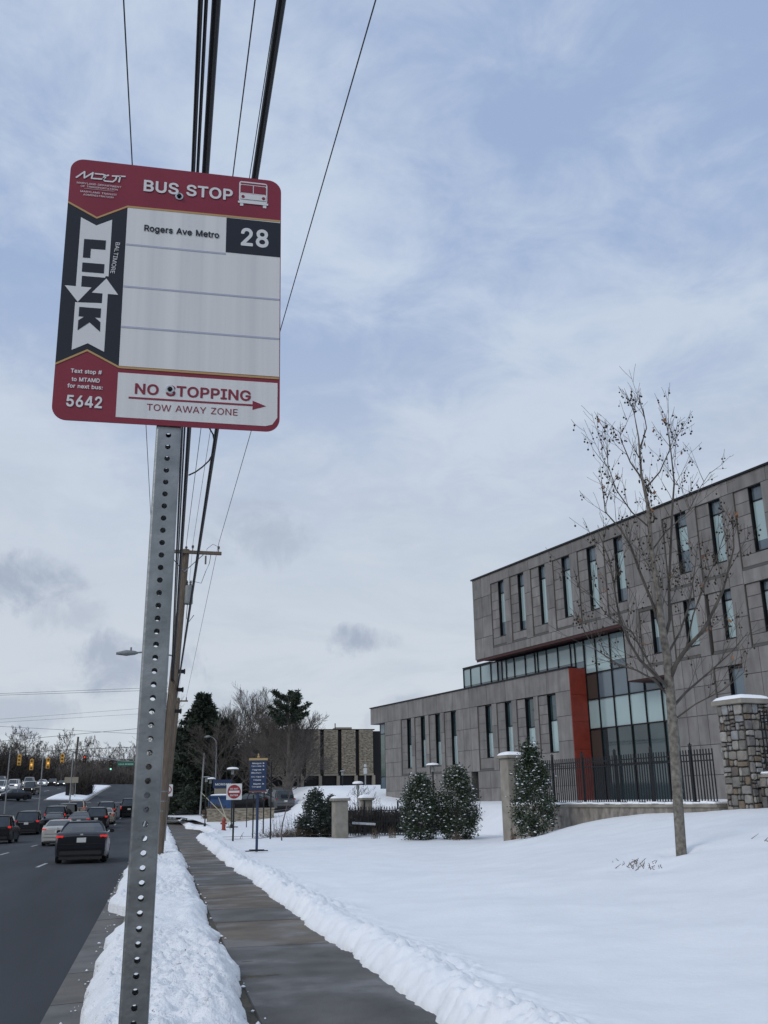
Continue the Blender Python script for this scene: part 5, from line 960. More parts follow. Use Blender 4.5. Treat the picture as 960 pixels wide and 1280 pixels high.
    if kind in ('suv', 'van'): MB().tube([(.0, ry + .02, 1.02), (0, ry - .01, 1.02)], .04, 6).box(0, ry + .005, .96, W * .62, .03, .05).build('trim_bar', CHROME if color == 'dgrey' else TRIM, car)
    if kind in ('suv',):
        for s in (-1, 1): MB().tube([(s * tw * .9, t0 + .2, zr + .08), (s * tw * .9, t1 - .2, zr + .08)], .018, 5).build('roof_rail', TRIM, car)
    if kind == 'pickup':
        MB().b2(-hw * .80, hw * .80, -L / 2 + .12, c0 - .15, shf(-1.5) + .028, shf(-1.5) + .05).build('bed_cover', TRIM, car)
    if kind == 'jeep': MB().lathe([(.16, -.12), (.36, -.10), (.37, .08), (.2, .12)], 16, .12, ry - .06, 1.05, 'y').build('spare_tyre', TYRE, car, smooth=True)
    CARS[key] = car; return car
QG = 'cars queueing at the traffic light'; OG = 'vehicles coming the other way beyond the crossing'
def put(kind, color, x, y, label, rz=0.0, lit='tail', group=QG, cat='car', f=roadz, s=1.0, z=None):
    c = make_car(kind, color, lit); c.location = (x, y, float(f(x, y)) + .01 if z is None else z); c.rotation_euler = (math.atan((float(f(x, y + 2)) - float(f(x, y - 2))) / 4) * (1 if abs(rz) < .5 else -1 if abs(rz - math.pi) < .2 else 0), 0, rz); c.scale = (s, s, s)
    return tag(c, label, cat, group)
put('sedan', 'navy', -2.72, 40.6, 'dark navy sedan nearest the camera, brake lights on, alone in the right lane', .025)
put('sedan', 'silver', -5.75, 64.6, 'light silver sedan with its brake lights on, just left of the nearest dark sedan', .02)
put('suv', 'dgrey', -10.05, 85.8, 'dark grey sport utility car with a bright trim bar across its tailgate', .0)
put('suv', 'black', -10.3, 72.5, 'black sport utility car cut off by the left edge of the photo', .0)
put('van', 'black', -9.15, 98.5, 'black minivan ahead of the grey tailgated sport utility car', .0)
put('sedan', 'dgrey', -8.6, 90.6, 'small dark sedan squeezed between the black minivan and the silver sedan', .0)
put('jeep', 'black', -8.75, 105.2, 'boxy black off-road car with a spare wheel on its rear door', .0)
put('suv', 'beige', -8.75, 116.5, 'champagne coloured sport utility car at the head of the middle lane', .0)
put('sedan', 'grey', -6.5, 91.0, 'mid grey sedan right ahead of the silver one', .0)
put('suv', 'black', -5.2, 92.6, 'black sport utility car in the right lane with its high brake light glowing', .0)
put('sedan', 'beige', -5.0, 101.5, 'champagne sedan half hidden behind the right lane black car', .0)
put('suv', 'dgrey', -5.35, 111.0, 'charcoal sport utility car farthest up the right lane, its whole back in view', .0)
put('pickup', 'black', -3.1, 115.5, 'dark pickup truck at the far right, half hidden by the sign post', .0, cat='truck')
put('sedan', 'dgrey', -18.9, 139.6, 'dark grey sedan crossing the junction, nearest of those at the far left', math.pi * .72, 'head', OG)
put('pickup', 'black', -19.4, 163.5, 'black pickup truck facing the camera beyond the crossing', math.pi * .98, 'head', OG, cat='truck')
put('suv', 'white', -23.6, 175, 'white car with its lights on left of the oncoming black pickup', math.pi, 'head', OG)
put('van', 'white', -23.6, 161.5, 'white van at the far left edge beyond the crossing', math.pi, 'head', OG, cat='van')
put('pickup', 'silver', -23.8, 197, 'pale silver pickup truck behind the oncoming black one', math.pi, 'head', OG, cat='truck')
put('sedan', 'white', -24.2, 222, 'small pale sedan farther up the oncoming lanes', math.pi, 'head', OG)
put('suv', 'dgrey', -24.0, 240, 'dark car with glowing headlights far up the oncoming lanes', math.pi, 'head', OG)
put('sedan', 'black', -23.0, 252, 'farthest oncoming car, headlights bright beside the snowy median', math.pi, 'head', OG)
put('suv', 'grey', -28.0, 190, 'grey car in the outermost oncoming lane beside the trees', math.pi, 'head', OG)
PG = 'cars parked by the campus gate'
put('sedan', 'black', 7.7, 86.3, 'dark parked car with snow along its roof behind the do not enter sign', R(40), 'off', PG, f=land)
put('suv', 'grey', 9.7, 84.6, 'grey parked car behind the blue directory sign, beneath the bare tree', R(12), 'off', PG, f=land, s=.92)
put('sedan', 'dgrey', 4.1, 100.5, 'dark parked car left of the blue container', R(85), 'off', PG, f=land)

# ------------------------------------------------------------------ median and far snow
def patch(name, pts, h, m, f, sub=6, label=None):
    """kerbed island filled with snow"""
    P = []; n = len(pts)
    for i in range(n):
        a, b_ = pts[i], pts[(i + 1) % n]
        for k in range(sub): P.append((a[0] + (b_[0] - a[0]) * k / sub, a[1] + (b_[1] - a[1]) * k / sub))
    cx = sum(p[0] for p in P) / len(P); cy = sum(p[1] for p in P) / len(P); V = []; N_ = len(P)
    for s, dz in ((1.0, -.3), (1.0, h * .55), (.985, h * .8), (.93, h), (.75, h * 1.1), (.5, h * 1.15), (.25, h * 1.1)):
        for x, y in P: X, Y = cx + (x - cx) * s, cy + (y - cy) * s; V.append((X, Y, float(f(X, Y)) + dz + (.04 * float(fbm(np.array(X * 1.3), np.array(Y * 1.3))) if s < 1 else 0)))
    V.append((cx, cy, float(f(cx, cy)) + h * 1.1)); F = [(r_ * N_ + j, r_ * N_ + (j + 1) % N_, (r_ + 1) * N_ + (j + 1) % N_, (r_ + 1) * N_ + j) for r_ in range(6) for j in range(N_)] + [(6 * N_ + j, 6 * N_ + (j + 1) % N_, len(V) - 1) for j in range(N_)]
    me = bpy.data.meshes.new(name); me.from_pydata(V, [], F); me.materials.append(m); bm = bmesh.new(); bm.from_mesh(me); bmesh.ops.recalc_face_normals(bm, faces=bm.faces)
    for f_ in bm.faces: f_.smooth = True
    bm.to_mesh(me); bm.free(); o = link(name, me); o['kind'] = 'structure'; return o
patch('median_snow', [(-15.3, 147), (-10.6, 154), (-11.0, 175), (-12.4, 268), (-17.6, 276), (-15.8, 190), (-15.6, 160)], .34, SNOWCAP, roadz, 10)
patch('median_kerb', [(-15.6, 146.2), (-10.2, 153.4), (-10.6, 175), (-12.1, 269), (-17.9, 277), (-16.1, 190), (-15.9, 160)], .13, CONC, roadz, 10)
def farland(X, Y):
    z = np.where(X > -.5, np.interp(Y, [118, 126, 150, 170, 300], [-.2, .1, 1.5, 2.6, 8]), roadz(np.full_like(X, -45), Y))
    return z + .10
for nm, (a, b_), (c, d), m in (('far_snow', (-.6, 6.5), (149, 330), SNOW), ('campus_snow', (6.5, 60), (122, 200), SNOW)):
    grid_mesh(nm, np.linspace(a, b_, 16), np.linspace(c, d, 40), lambda X, Y: farland(X, Y) + .25 * fbm(X * .3, Y * .3), m, kind='structure')
grid_mesh('campus_road', np.linspace(9, 24, 30), np.linspace(82.0, 86.5, 8), lambda X, Y: land(X, Y) + .12, ASPH2, kind='structure')
grid_mesh('campus_path', np.linspace(2.9, 12, 30), np.linspace(46.3, 46.8, 3), lambda X, Y: land(X, Y) + .10, SOIL, kind='structure')
patch('driveway_snow_ridge', [(.9, 121.5), (3.8, 121.0), (4.2, 122.2), (1.0, 122.6)], .30, SNOW, lambda x, y: side(y), 5)
patch('kerb_snow_ridge', [(2.8, 139), (7.5, 134), (8.5, 137), (3.2, 143)], .35, SNOW, lambda x, y: side(y) - .1, 5)
# wooded rise far behind
grid_mesh('wooded_hillside', np.linspace(-260, 120, 50), np.linspace(345, 520, 18), lambda X, Y: 5.5 + 9 * sst((Y - 345) / 110) + 2 * fbm(X * .02, Y * .02) + 4 * sst((-X - 20) / 80), mat('leaf_litter', (.04, .032, .026), .95, c2=(.075, .062, .05), scale=.3, world_co=True), kind='structure')

# ------------------------------------------------------------------ signals, poles and signs about the crossing
YEL = mat('signal_yellow', (.75, .42, .07), .5, c2=(.65, .34, .06), scale=3); LENSR = mat('signal_red_lit', (.5, .02, .01), .3, emit=(1, .09, .03), es=.5); LENSA = mat('signal_amber_lit', (.6, .3, .05), .3, emit=(1, .5, .12), es=.9); LENSG = mat('signal_green_lit', (.1, .5, .4), .3, emit=(.45, 1, .75), es=1.0); LENSD = mat('signal_lens_dark', (.10, .06, .02), .3)
GRN = mat('street_sign_green', (.02, .16, .10), .4); STEEL = mat('pale_steel_pole', (.26, .27, .27), .55, .3)
def signal(x, y, ztop, label, housing=YEL, lit=0, lens=LENSR, rz=0.0, h=1.05):
    s = empty('traffic_light', (x, y, ztop - h), rz, label, 'traffic light', 'traffic lights hung over the crossing'); 
    MB().box(0, 0, h / 2, .36, .26, h).box(0, 0, h + .05, .1, .1, .12).build('housing', housing, s, bevel=.03)
    for k in range(3):
        z = h - .18 - k * .345; MB().lathe([(.095, 0), (.095, -.02), (.001, -.03)], 14, 0, -.135, z, 'y').build('lens', lens if k == lit else LENSD, s)
        MB().tube([(.15 * math.cos(t), -.14, z + .15 * math.sin(t)) for t in np.linspace(-.2, math.pi + .2, 9)], .026, 4).build('visor', housing, s)
    return s
signal(-13.80, 105, 6.42, 'leftmost yellow traffic light on the span wire', lit=5)
signal(-12.60, 105, 5.96, 'second yellow traffic light from the left, lower, its lens bright', lens=LENSA, lit=1)
signal(-11.05, 105, 6.08, 'third yellow traffic light from the left, its lens bright', lens=LENSA, lit=1, rz=.2)
signal(-9.70, 105, 6.46, 'fourth yellow traffic light, nearest the dark leaning pole', lit=5, h=.9)
signal(-8.05, 112, 6.60, 'small red glowing traffic light at the left end of the mast arm', TRIM, 0, LENSR, h=.75)
signal(-5.25, 112, 6.02, 'dark traffic light showing green on the mast arm', TRIM, 2, LENSG, h=.95)
sw = MB().tube([(-45, 105, 7.6), (-26, 105, 6.75), (-15.7, 105, 6.5), (-8.3, 105, 6.9), (-2.5, 105, 7.1), (9, 105, 7.9)], .025, 4).build('span_wire', WIRE); tag(sw, 'span wire carrying the yellow traffic lights across the road', 'wire')
dp = empty('leaning_pole', (-13.27, 164, 2.0), 0, 'dark leaning utility pole on the tip of the snowy median', 'pole')
MB().tube([(0, 0, 0), (.28, 0, 9.8)], [.22, .15], 8).build('pole', BARK2, dp, smooth=True); MB().tube([(.2, 0, 7.5), (-2.2, 0, 6.4)], .05, 5).build('guy_wire', WIRE, dp)
cb = MB().box(-13.75, 161, 3.45, .55, .5, 2.1).build('signal_cabinet', DARKMET, bevel=.03); tag(cb, 'narrow dark cabinet at the foot of the leaning pole', 'cabinet')
bd = empty('road_board', (-13.0, 158, 2.3), 0, 'weathered beige board mounted low in front of the leaning pole', 'sign'); MB().box(-.05, 0, 2.75, 2.0, .06, .85).build('board', BEIGE, bd); MB().cyl(.6, .08, 0, 2.9, .05, 6).build('post', STEEL, bd)
for x, y, zt, zb, lab in ((-13.0, 118, 7.2, 1.5, 'pale steel pole under the second traffic light'), (-16.3, 116, 7.4, 1.2, 'thin steel pole at the far left of the crossing'), (-9.6, 116, 7.3, .8, 'thin pale pole just left of the dark leaning one')):
    tag(MB().cyl(x, y, zb - 1, zt, .085, 8, .06).build('steel_pole', STEEL, smooth=True), lab, 'pole')
ma = empty('mast_arm', (2.55, 112, -.2), 0, 'signal mast arm with the green street name sign, reaching in from behind the sign post', 'signal mast')
MB().cyl(0, 0, 0, 6.2, .12, 10).build('mast', STEEL, ma, smooth=True); MB().tube([(0, 0, 5.75), (-3, 0, 5.9), (-7, 0, 6.2), (-10.8, 0, 6.95)], [.10, .08, .06, .04], 8).build('arm', STEEL, ma, smooth=True)
sgn = MB().box(-6.25, -.15, 5.88, 1.75, .03, .50).build('street_name_sign', GRN, ma); text('COLD SPRING', .22, SG_INK, ma, (-7.05, -.18, 5.79), bold=.02, w=1.6)
# no parking sign
LABELRED = mat('traffic_red', (.26, .010, .014), .45); TW = mat('traffic_white', (.6, .61, .6), .5)
np_ = empty('no_parking_sign', (.36, 46.2, -.1), 0, 'small no parking sign with a red ring beside the wooden pole', 'sign')
MB().box(0, 0, 1.2, .05, .05, 2.6).build('post', GREYT, np_); pb = poly(rrect(-.23, .23, 1.98, 2.50, .03), TW, np_, 'sign_panel', -.04, .004)
def ringpoly(cx, cz, r0, r1, y, m, par, name='ring', n=36):
    b = MB()
    for i in range(n):
        a, c = 2 * math.pi * i / n, 2 * math.pi * (i + 1) / n; b.quad((cx + r0 * math.cos(a), y, cz + r0 * math.sin(a)), (cx + r1 * math.cos(a), y, cz + r1 * math.sin(a)), (cx + r1 * math.cos(c), y, cz + r1 * math.sin(c)), (cx + r0 * math.cos(c), y, cz + r0 * math.sin(c)))
    return b.build(name, m, par)
ringpoly(0, 2.26, .145, .185, -.046, LABELRED, pb); poly([(-.12, 2.36), (-.10, 2.385), (.12, 2.16), (.10, 2.135)], LABELRED, pb, 'slash', -.048, .001); poly([(-.06, 2.17), (-.03, 2.17), (-.03, 2.24), (.05, 2.26), (.05, 2.34), (-.06, 2.35)], TRIM, pb, 'symbol', -.043, .001)
# do not enter
de = empty('do_not_enter_sign', (3.2, 44.3, 0), R(-4), 'white square DO NOT ENTER sign with a red disc on a black post', 'sign')
MB().cyl(0, .03, -.1, 2.45, .04, 8).build('post', BLACKM, de); pb = poly(rrect(-.335, .335, 1.68, 2.36, .03), TW, de, 'sign_panel', -.03, .004)
poly([(.29 * math.cos(t), 2.02 + .29 * math.sin(t)) for t in np.linspace(0, 2 * math.pi, 40)[:-1]], LABELRED, pb, 'disc', -.036, .002); poly([(-.23, 1.975), (.23, 1.975), (.23, 2.065), (-.23, 2.065)], TW, pb, 'bar', -.040, .002)
text('DO NOT', .13, TW, pb, (0, -.042, 2.11), bold=.02, w=.36, align='CENTER'); text('ENTER', .13, TW, pb, (0, -.042, 1.835), bold=.02, w=.34, align='CENTER')
MB().box(-.05, 0, .55, .5, .06, .04).box(0, 0, .78, .2, .05, .03).build('bracket', BLACKM, de)
# blue directory sign
BLUE = mat('campus_blue', (.010, .026, .075), .45, c2=(.013, .032, .088), scale=3); GOLD = mat('campus_gold', (.38, .27, .12), .5)
ds = empty('directory_sign', (3.22, 33.7, .02), R(-3), 'navy blue campus directory sign with white lettering and a beige cap', 'sign')
MB().cyl(.0, .05, 0, 2.0, .045, 10).build('post', BLUE, ds, smooth=True); pb = MB().box(0, 0, 2.42, .56, .07, .98).build('sign_panel', BLUE, ds, bevel=.008)
MB().box(0, 0, 2.955, .62, .12, .07).lathe([(.03, 0), (.05, .04), (.02, .08), (.03, .12), (.001, .16)], 8, 0, 0, 2.99).build('cap', GOLD, ds); MB().box(0, 0, 1.905, .60, .10, .05).build('foot_rail', mat('brown_rail', (.16, .07, .05), .6), ds)
for s_, z in (('Morgan', 2.80), ('Commons', 2.71), ('Hughes', 2.59), ('Stadium', 2.49), ('Hill Field', 2.36), ('House', 2.26), ('North', 2.13), ('Campus', 2.04)): text(s_, .085, TW, pb, (.10, -.037, z - 2.42 + 2.42), bold=.02, align='RIGHT', w=min(.050 * len(s_), .33))
for z in (2.82, 2.73, 2.61, 2.38, 2.15): poly([(.15, z - .02), (.21, z), (.15, z + .03)], TW, pb, 'arrow', -.038, .001)
MB().box(0, 0, .03, .75, .08, .03, rz=.2).box(0, 0, .06, .5, .06, .03, rz=-.3).build('foot_plate', BLACKM, ds)
# hydrant
HYD = mat('hydrant_paint', (.30, .05, .03), .5, c2=(.22, .04, .025), scale=12)
hy = empty('fire_hydrant', (4.0, 63.5, -.12), 0, 'orange red fire hydrant standing in the snow by the end of the pavement', 'hydrant')
MB().lathe([(.17, 0), (.17, .05), (.12, .07), (.11, .52), (.14, .54), (.14, .58), (.12, .68), (.05, .74), (.04, .80), (.001, .80)], 14).build('barrel', HYD, hy, smooth=True)
MB().tube([(-.2, 0, .42), (.2, 0, .42)], .06, 10).tube([(0, 0, .40), (0, -.2, .40)], .075, 10).build('nozzle', HYD, hy, smooth=True)
# campus lamps with snow on their hats
def lamp(x, y, h, label, f=land, r=.36, s=.1):
    l = empty('lamp_post', (x, y, float(f(x, y)) - .05), 0, label, 'lamp post', 'campus lamp posts with disc hats')
    MB().cyl(0, 0, 0, h, .045, 8).cyl(0, 0, 0, .25, .09, 8).build('post', BLACKM, l, smooth=True); MB().cyl(0, 0, h - .35, h - .05, .1, 10).build('lantern', mat('lamp_glass', (.25, .26, .25), .2), l)
    MB().lathe([(r, 0), (r * .9, .04), (.05, .1), (.001, .1)], 20, 0, 0, h - .05).build('hat', BLACKM, l, smooth=True)
    MB().lathe([(r * .98, 0), (r * .93, s * .6), (r * .6, s * 1.0), (.001, s * 1.15)], 20, 0, 0, h + .0).build('snow_cap', SNOWCAP, l, smooth=True); return l
lamp(4.92, 70, 3.9, 'lamp post with a thick snow cap rising behind the do not enter sign', r=.42, s=.13)
lamp(4.10, 84, 3.5, 'lamp post with a snow cap to the left of the street lamp column', r=.42, s=.13)
lamp(3.4, 76, 3.55, 'slim dark lamp post at the near corner of the pavement end', r=.3, s=.02)
lamp(15.2, 55, 3.5, 'lamp post with a snow cap rising between the two tall hollies', r=.38, s=.12)
lamp(12.6, 64, 2.7, 'low lamp post with a heavy snow cap behind the small gate pier', r=.36, s=.15)
lamp(15.2, 84, 2.9, 'slim far lamp post on the snow slope before the stone building', r=.2, s=.03)
ca = empty('security_camera_mast', (17.2, 84, 1.3), 0, 'white camera mast on the snow slope before the stone building', 'camera mast'); WHP = mat('white_enamel', (.55, .56, .56), .5)
MB().cyl(0, 0, 0, 3.0, .06, 8).build('post', STEEL, ca); MB().box(0, 0, 2.6, .28, .2, .5).box(0, 0, 3.05, .2, .2, .25).build('camera_head', WHP, ca, bevel=.03)
def streetlight(x, y, z0, h, reach, label, r=.09):
    s = empty('street_lamp', (x, y, z0), 0, label, 'street lamp'); MB().tube([(0, 0, 0), (0, 0, h - .8), (-.08, 0, h - .3), (-.35, 0, h)], [r, r * .7, r * .6, r * .5], 10).tube([(-.35, 0, h), (reach * .7, 0, h + .12)], .04, 6).build('column', STEEL, s, smooth=True)
    MB().tube([(reach * .65, 0, h + .14), (reach * .75, 0, h + .12), (reach * 1.0, 0, h + .08), (reach * 1.25, 0, h + .04)], [.04, .1, .13, .04], 8).build('lamp_head', STEEL, s, smooth=True); return s
streetlight(5.1, 95, -.3, 7.7, -.95, 'curved pale street lamp in front of the big dark pine')
tag(MB().tube([(3.75, 95, -.3), (3.98, 95, 6.0)], .08, 8).build('steel_pole', STEEL, smooth=True), 'slim grey pole left of the curved street lamp', 'pole')
cs = empty('crosswalk_signal', (2.45, 104, -.3), 0, 'orange yellow crossing signal box on a tan post beyond the pavement end', 'crossing signal'); MB().b2(-.28, .28, -.15, .15, .3, 3.0).build('post', BEIGE, cs, bevel=.03); MB().box(0, -.05, 3.2, .60, .35, .65).build('signal_box', YEL, cs, bevel=.04); snowcap(.5, .1, cs, 3.52)
ms = empty('campus_name_sign', (5.55, 91, .6), R(-6), 'navy sign reading MORGAN behind the do not enter sign', 'sign'); pb = MB().box(0, 0, 2.5, 1.75, .12, .75).build('sign_panel', BLUE, ms, bevel=.01); text('MORGAN', .34, TW, pb, (0, -.07, 2.38), bold=.02, w=1.35, align='CENTER')
MB().b2(-.7, .75, -.1, .15, 0, 2.1).build('sign_base', BEIGE, ms)
bc = empty('blue_container', (5.2, 87.5, .35), R(-4), 'blue box container beside the low wall behind the do not enter sign', 'container'); MB().b2(-1.05, 1.05, -.6, .6, 0, 1.75).build('bin_body', mat('container_blue', (.02, .06, .16), .5, c2=(.03, .08, .2), scale=4), bc, bevel=.04); snowcap(1.9, .12, bc, 1.75, d=1.0)
MB().b2(-1.1, 1.1, -.66, -.6, 1.5, 1.62).build('rim', BLUE, bc)
lw = empty('low_wall', (6.3, 79.6, 0), R(-3), 'long low tan stone wall with a pale coping, behind the fire hydrant', 'wall'); MB().b2(-2.6, 2.6, 0, .4, -.4, .95).build('wall', TAN, lw); MB().b2(-2.65, 2.65, -.05, .45, .95, 1.06).build('coping', BEIGE, lw, bevel=.01)
for x, y, h, lab in ((5.92, 69.6, 1.9, 'thin dark stake standing alone in the snow right of the hydrant'), (5.47, 53.8, 2.6, 'dark steel stake just right of the blue directory post'), (4.9, 45.1, 3.4, 'taller dark stake in front of the bare saplings'), (4.35, 47.6, 2.0, 'short brown stake close beside the blue directory post')):
    tag(MB().cyl(x, y, -.2, h - .1, .035, 6).build('stake', BLACKM), lab, 'stake')
pb = MB().tube([(3.6, 90, 2.4), (5.2, 72, -.0)], .03, 5).build('guy_wire', mat('guy_guard', (.4, .38, .25), .6)); tag(pb, 'pale guy wire slanting to the snow left of the hydrant', 'wire')
tag(MB().tube([(5.0, 88, 2.0), (4.3, 62, .0)], .03, 5).build('guy_wire', MATS['guy_guard']), 'second pale guy wire slanting down toward the do not enter post', 'wire')

# ------------------------------------------------------------------ trees and shrubs
class Tree:
    lf = (.42, .66)
    def __init__(s, seed): s.r = random.Random(seed); s.V = []; s.F = []
    def tube(s, pts, rads, n=4):
        i0 = len(s.V)
        for k, p in enumerate(pts):
            d = (pts[min(k + 1, len(pts) - 1)] - pts[max(k - 1, 0)]); d.normalize(); a = d.cross(Vector((.13, .31, .94))); 
            if a.length < .05: a = d.cross(Vector((1, 0, 0)))
            a.normalize(); b = d.cross(a)
            for j in range(n): t = 2 * math.pi * j / n; s.V.append(p + a * (math.cos(t) * rads[k]) + b * (math.sin(t) * rads[k]))
        for k in range(len(pts) - 1):
            for j in range(n): s.F.append((i0 + k * n + j, i0 + k * n + (j + 1) % n, i0 + (k + 1) * n + (j + 1) % n, i0 + (k + 1) * n + j))
    def branch(s, p, d, L, rad, level, wig=.16, up=.10, kids=5, spread=.75, tips=None, minr=.004, n=None):
        r = s.r; seg = 5 if level > 1 else 4; pts = [p.copy()]; rads = [rad]; d = d.normalized(); q = p.copy()
        for k in range(seg):
            d = (d + Vector((r.gauss(0, wig), r.gauss(0, wig), r.gauss(0, wig) + up))).normalized(); q = q + d * (L / seg); pts.append(q.copy()); rads.append(max(minr, rad * (1 - .82 * (k + 1) / seg)))
        s.tube(pts, rads, n or (6 if rad > .06 else 4 if rad > .02 else 3))
        if tips is not None: tips.append((q.copy(), pts[-2].copy(), level))
        if level > 0:
            m = kids + r.randint(-1, 1)
            for i in range(m):
                t = .22 + .76 * (i + r.random()) / m; k = min(seg - 1, int(t * seg)); f = t * seg - k; b = pts[k].lerp(pts[k + 1], f); dd = (pts[k + 1] - pts[k]).normalized()
                ax = Vector((r.gauss(0, 1), r.gauss(0, 1), r.gauss(0, 1))); ax = (ax - dd * ax.dot(dd)).normalized()
                s.branch(b, dd * math.cos(spread) + ax * math.sin(spread), L * r.uniform(*s.lf) * (1.08 - t * .45), max(minr, rads[k] * .58), level - 1, wig, up, kids, spread, tips, minr)
    def mesh(s, name, m, smooth=True):
        me = bpy.data.meshes.new(name); me.from_pydata([tuple(v) for v in s.V], [], s.F); me.materials.append(m)
        if smooth: me.polygons.foreach_set('use_smooth', [True] * len(me.polygons))
        return me
LIMBS = {
'leader': [(9.4, 17.1, 0.65), (9.47, 17.1, 2.24), (9.51, 17.1, 3.44), (9.52, 17.1, 4.2), (9.48, 17.1, 4.59), (9.45, 17.1, 5.57), (9.41, 17.1, 6.33), (9.43, 17.1, 7.28), (9.35, 17.1, 7.91), (9.37, 17.1, 8.73), (9.31, 17.1, 9.41)] ,
'rlead': [(9.49, 17.1, 4.52), (9.74, 17.25, 4.94), (9.88, 17.4, 5.64), (10.22, 17.55, 7.29), (10.43, 17.7, 8.01), (10.52, 17.85, 8.85), (10.58, 18.0, 9.38)] ,
'rlimb': [(9.5, 17.1, 3.69), (9.61, 16.96, 4.03), (9.79, 16.81, 4.32), (10.12, 16.67, 4.66), (10.52, 16.53, 5.38), (10.55, 16.39, 5.62), (10.7, 16.24, 6.2), (10.66, 16.1, 6.73)] ,
'rlow': [(9.51, 17.1, 3.21), (9.97, 17.3, 3.54), (10.64, 17.5, 3.96), (11.32, 17.7, 4.4), (11.88, 17.9, 4.85)] ,
'rlow2': [(9.52, 17.1, 2.98), (9.91, 16.9, 3.27), (10.42, 16.7, 3.52), (10.76, 16.5, 3.83)] ,
'llimb': [(9.46, 17.1, 3.63), (9.22, 17.0, 3.77), (8.83, 16.9, 4.09), (8.57, 16.8, 4.45), (8.38, 16.7, 4.89), (8.28, 16.6, 5.41), (8.18, 16.5, 5.93), (7.95, 16.4, 6.45)] ,
'l2': [(9.48, 17.1, 4.56), (9.38, 17.23, 5.3), (9.23, 17.37, 6.0), (9.18, 17.5, 6.49), (9.04, 17.63, 6.9), (8.81, 17.77, 7.29), (8.85, 17.9, 8.04)] ,
'l3': [(9.5, 17.1, 3.4), (9.31, 17.3, 3.76), (9.06, 17.5, 3.97), (8.76, 17.7, 4.12), (8.41, 17.9, 4.43), (8.28, 18.1, 4.82)] ,
'l4': [(9.42, 17.1, 6.79), (9.02, 17.03, 7.08), (8.68, 16.95, 7.51), (8.51, 16.88, 8.02), (8.5, 16.8, 8.29)] ,
'r4': [(9.4, 17.1, 6.29), (9.82, 17.2, 6.75), (10.44, 17.3, 7.23), (10.84, 17.4, 7.81), (11.19, 17.5, 8.22)] ,
'r5': [(9.39, 17.1, 7.6), (9.66, 16.9, 7.93), (9.84, 16.7, 8.39), (9.91, 16.5, 8.75)] ,
'r6': [(9.95, 17.1, 4.37), (10.11, 17.0, 4.99), (10.37, 16.9, 5.62), (10.64, 16.8, 6.09), (10.82, 16.7, 6.6)] ,
'l5': [(9.38, 17.1, 7.8), (9.22, 17.27, 8.24), (9.14, 17.43, 8.79), (9.23, 17.6, 9.09)] ,
'top2': [(9.38, 17.1, 8.5), (9.63, 17.2, 9.0), (9.65, 17.3, 9.5)] ,
'l6': [(9.48, 17.1, 3.56), (9.05, 16.88, 3.94), (8.59, 16.65, 4.58), (8.02, 16.43, 4.83), (7.55, 16.2, 5.23)] ,
'r7': [(9.51, 17.1, 4.2), (10.02, 17.4, 4.73), (10.48, 17.7, 5.37), (10.85, 18.0, 6.13), (11.19, 18.3, 6.83)] ,
}
syc = empty('sycamore_tree', (9.41, 17.11, .55), 0, 'young bare sycamore with dangling seed balls, standing alone on the snowy mound', 'tree')
BASE = Vector((9.41, 17.11, .55)); T1 = Tree(11); T2 = Tree(12); tips = []
ld = [Vector(p) - BASE for p in LIMBS['leader']]; ld[0] = Vector((0, 0, -.1)); ld = [ld[0] + Vector((0, 0, -.15))] + ld
rr_ = [.125, .100, .092, .092, .084, .074, .060, .048, .038, .026, .016, .006]
# add in-between points so the trunk stays round and slightly crooked
def refine(P, Rr, k=3):
    A = []; B = []
    for i in range(len(P) - 1):
        for j in range(k): t = j / k; A.append(P[i].lerp(P[i + 1], t)); B.append(Rr[i] + (Rr[i + 1] - Rr[i]) * t)
    return A + [P[-1]], B + [Rr[-1]]
T1.tube(*refine(ld, rr_), n=12)
T1.mesh('trunk', BARK); tro = link('trunk', T1.mesh('trunk', BARK), syc)
for nm, P in LIMBS.items():
    P = [Vector(p) - BASE for p in P]
    if nm != 'leader':
        r0 = {'rlead': .038, 'rlimb': .050, 'rlow': .032, 'llimb': .036, 'l2': .036, 'l3': .026, 'r7': .026, 'l6': .026}.get(nm, .019)
        T2.tube(*refine(P, [max(.0055, r0 * (1 - .8 * i / (len(P) - 1))) for i in range(len(P))], 2), n=6)
    i0 = 4 if nm == 'leader' else 1
    for i in range(i0, len(P) - 1):
        for k in range(3 if nm != 'leader' else 5):
            t = T2.r.random(); b = P[i].lerp(P[i + 1], t); dd = (P[i + 1] - P[i]).normalized(); ax = Vector((T2.r.gauss(0, 1), T2.r.gauss(0, 1), T2.r.gauss(0, .6))); ax = (ax - dd * ax.dot(dd)).normalized()
            T2.branch(b, dd * .7 + ax * .62 + Vector((0, 0, .42)), T2.r.uniform(.45, 1.1) * (1.0 if i < 6 else .55), .0080, 1, .055, .07, 3, .55, tips, .0036)
    tips.append((P[-1], P[-2], 2))
crown = link('crown', T2.mesh('crown', mat('sycamore_twig', (.045, .038, .032), .85, c2=(.10, .088, .074), scale=4)), syc)
sb = MB(); rr = random.Random(4); k = 0
for p, q, lv in tips:
    if rr.random() < (.55 if p.z > 4.5 else .28):
        for _ in range(rr.randint(1, 3)):
            o = p.lerp(q, .3 + rr.random() * 2.2); L = rr.uniform(.05, .14); c = o + Vector((rr.uniform(-.05, .05), rr.uniform(-.05, .05), -L)); sb.tube([tuple(o), tuple(c)], .0022, 3, False); rd = rr.uniform(.017, .024)
            sb.lathe([(.001, -rd), (rd * .8, -rd * .6), (rd, 0), (rd * .8, rd * .6), (.001, rd)], 6, c.x, c.y, c.z - rd)
o = sb.build('seed_balls', mat('seed_ball', (.035, .026, .018), .95), syc, smooth=True); o['kind'] = 'stuff'
lf = MB()
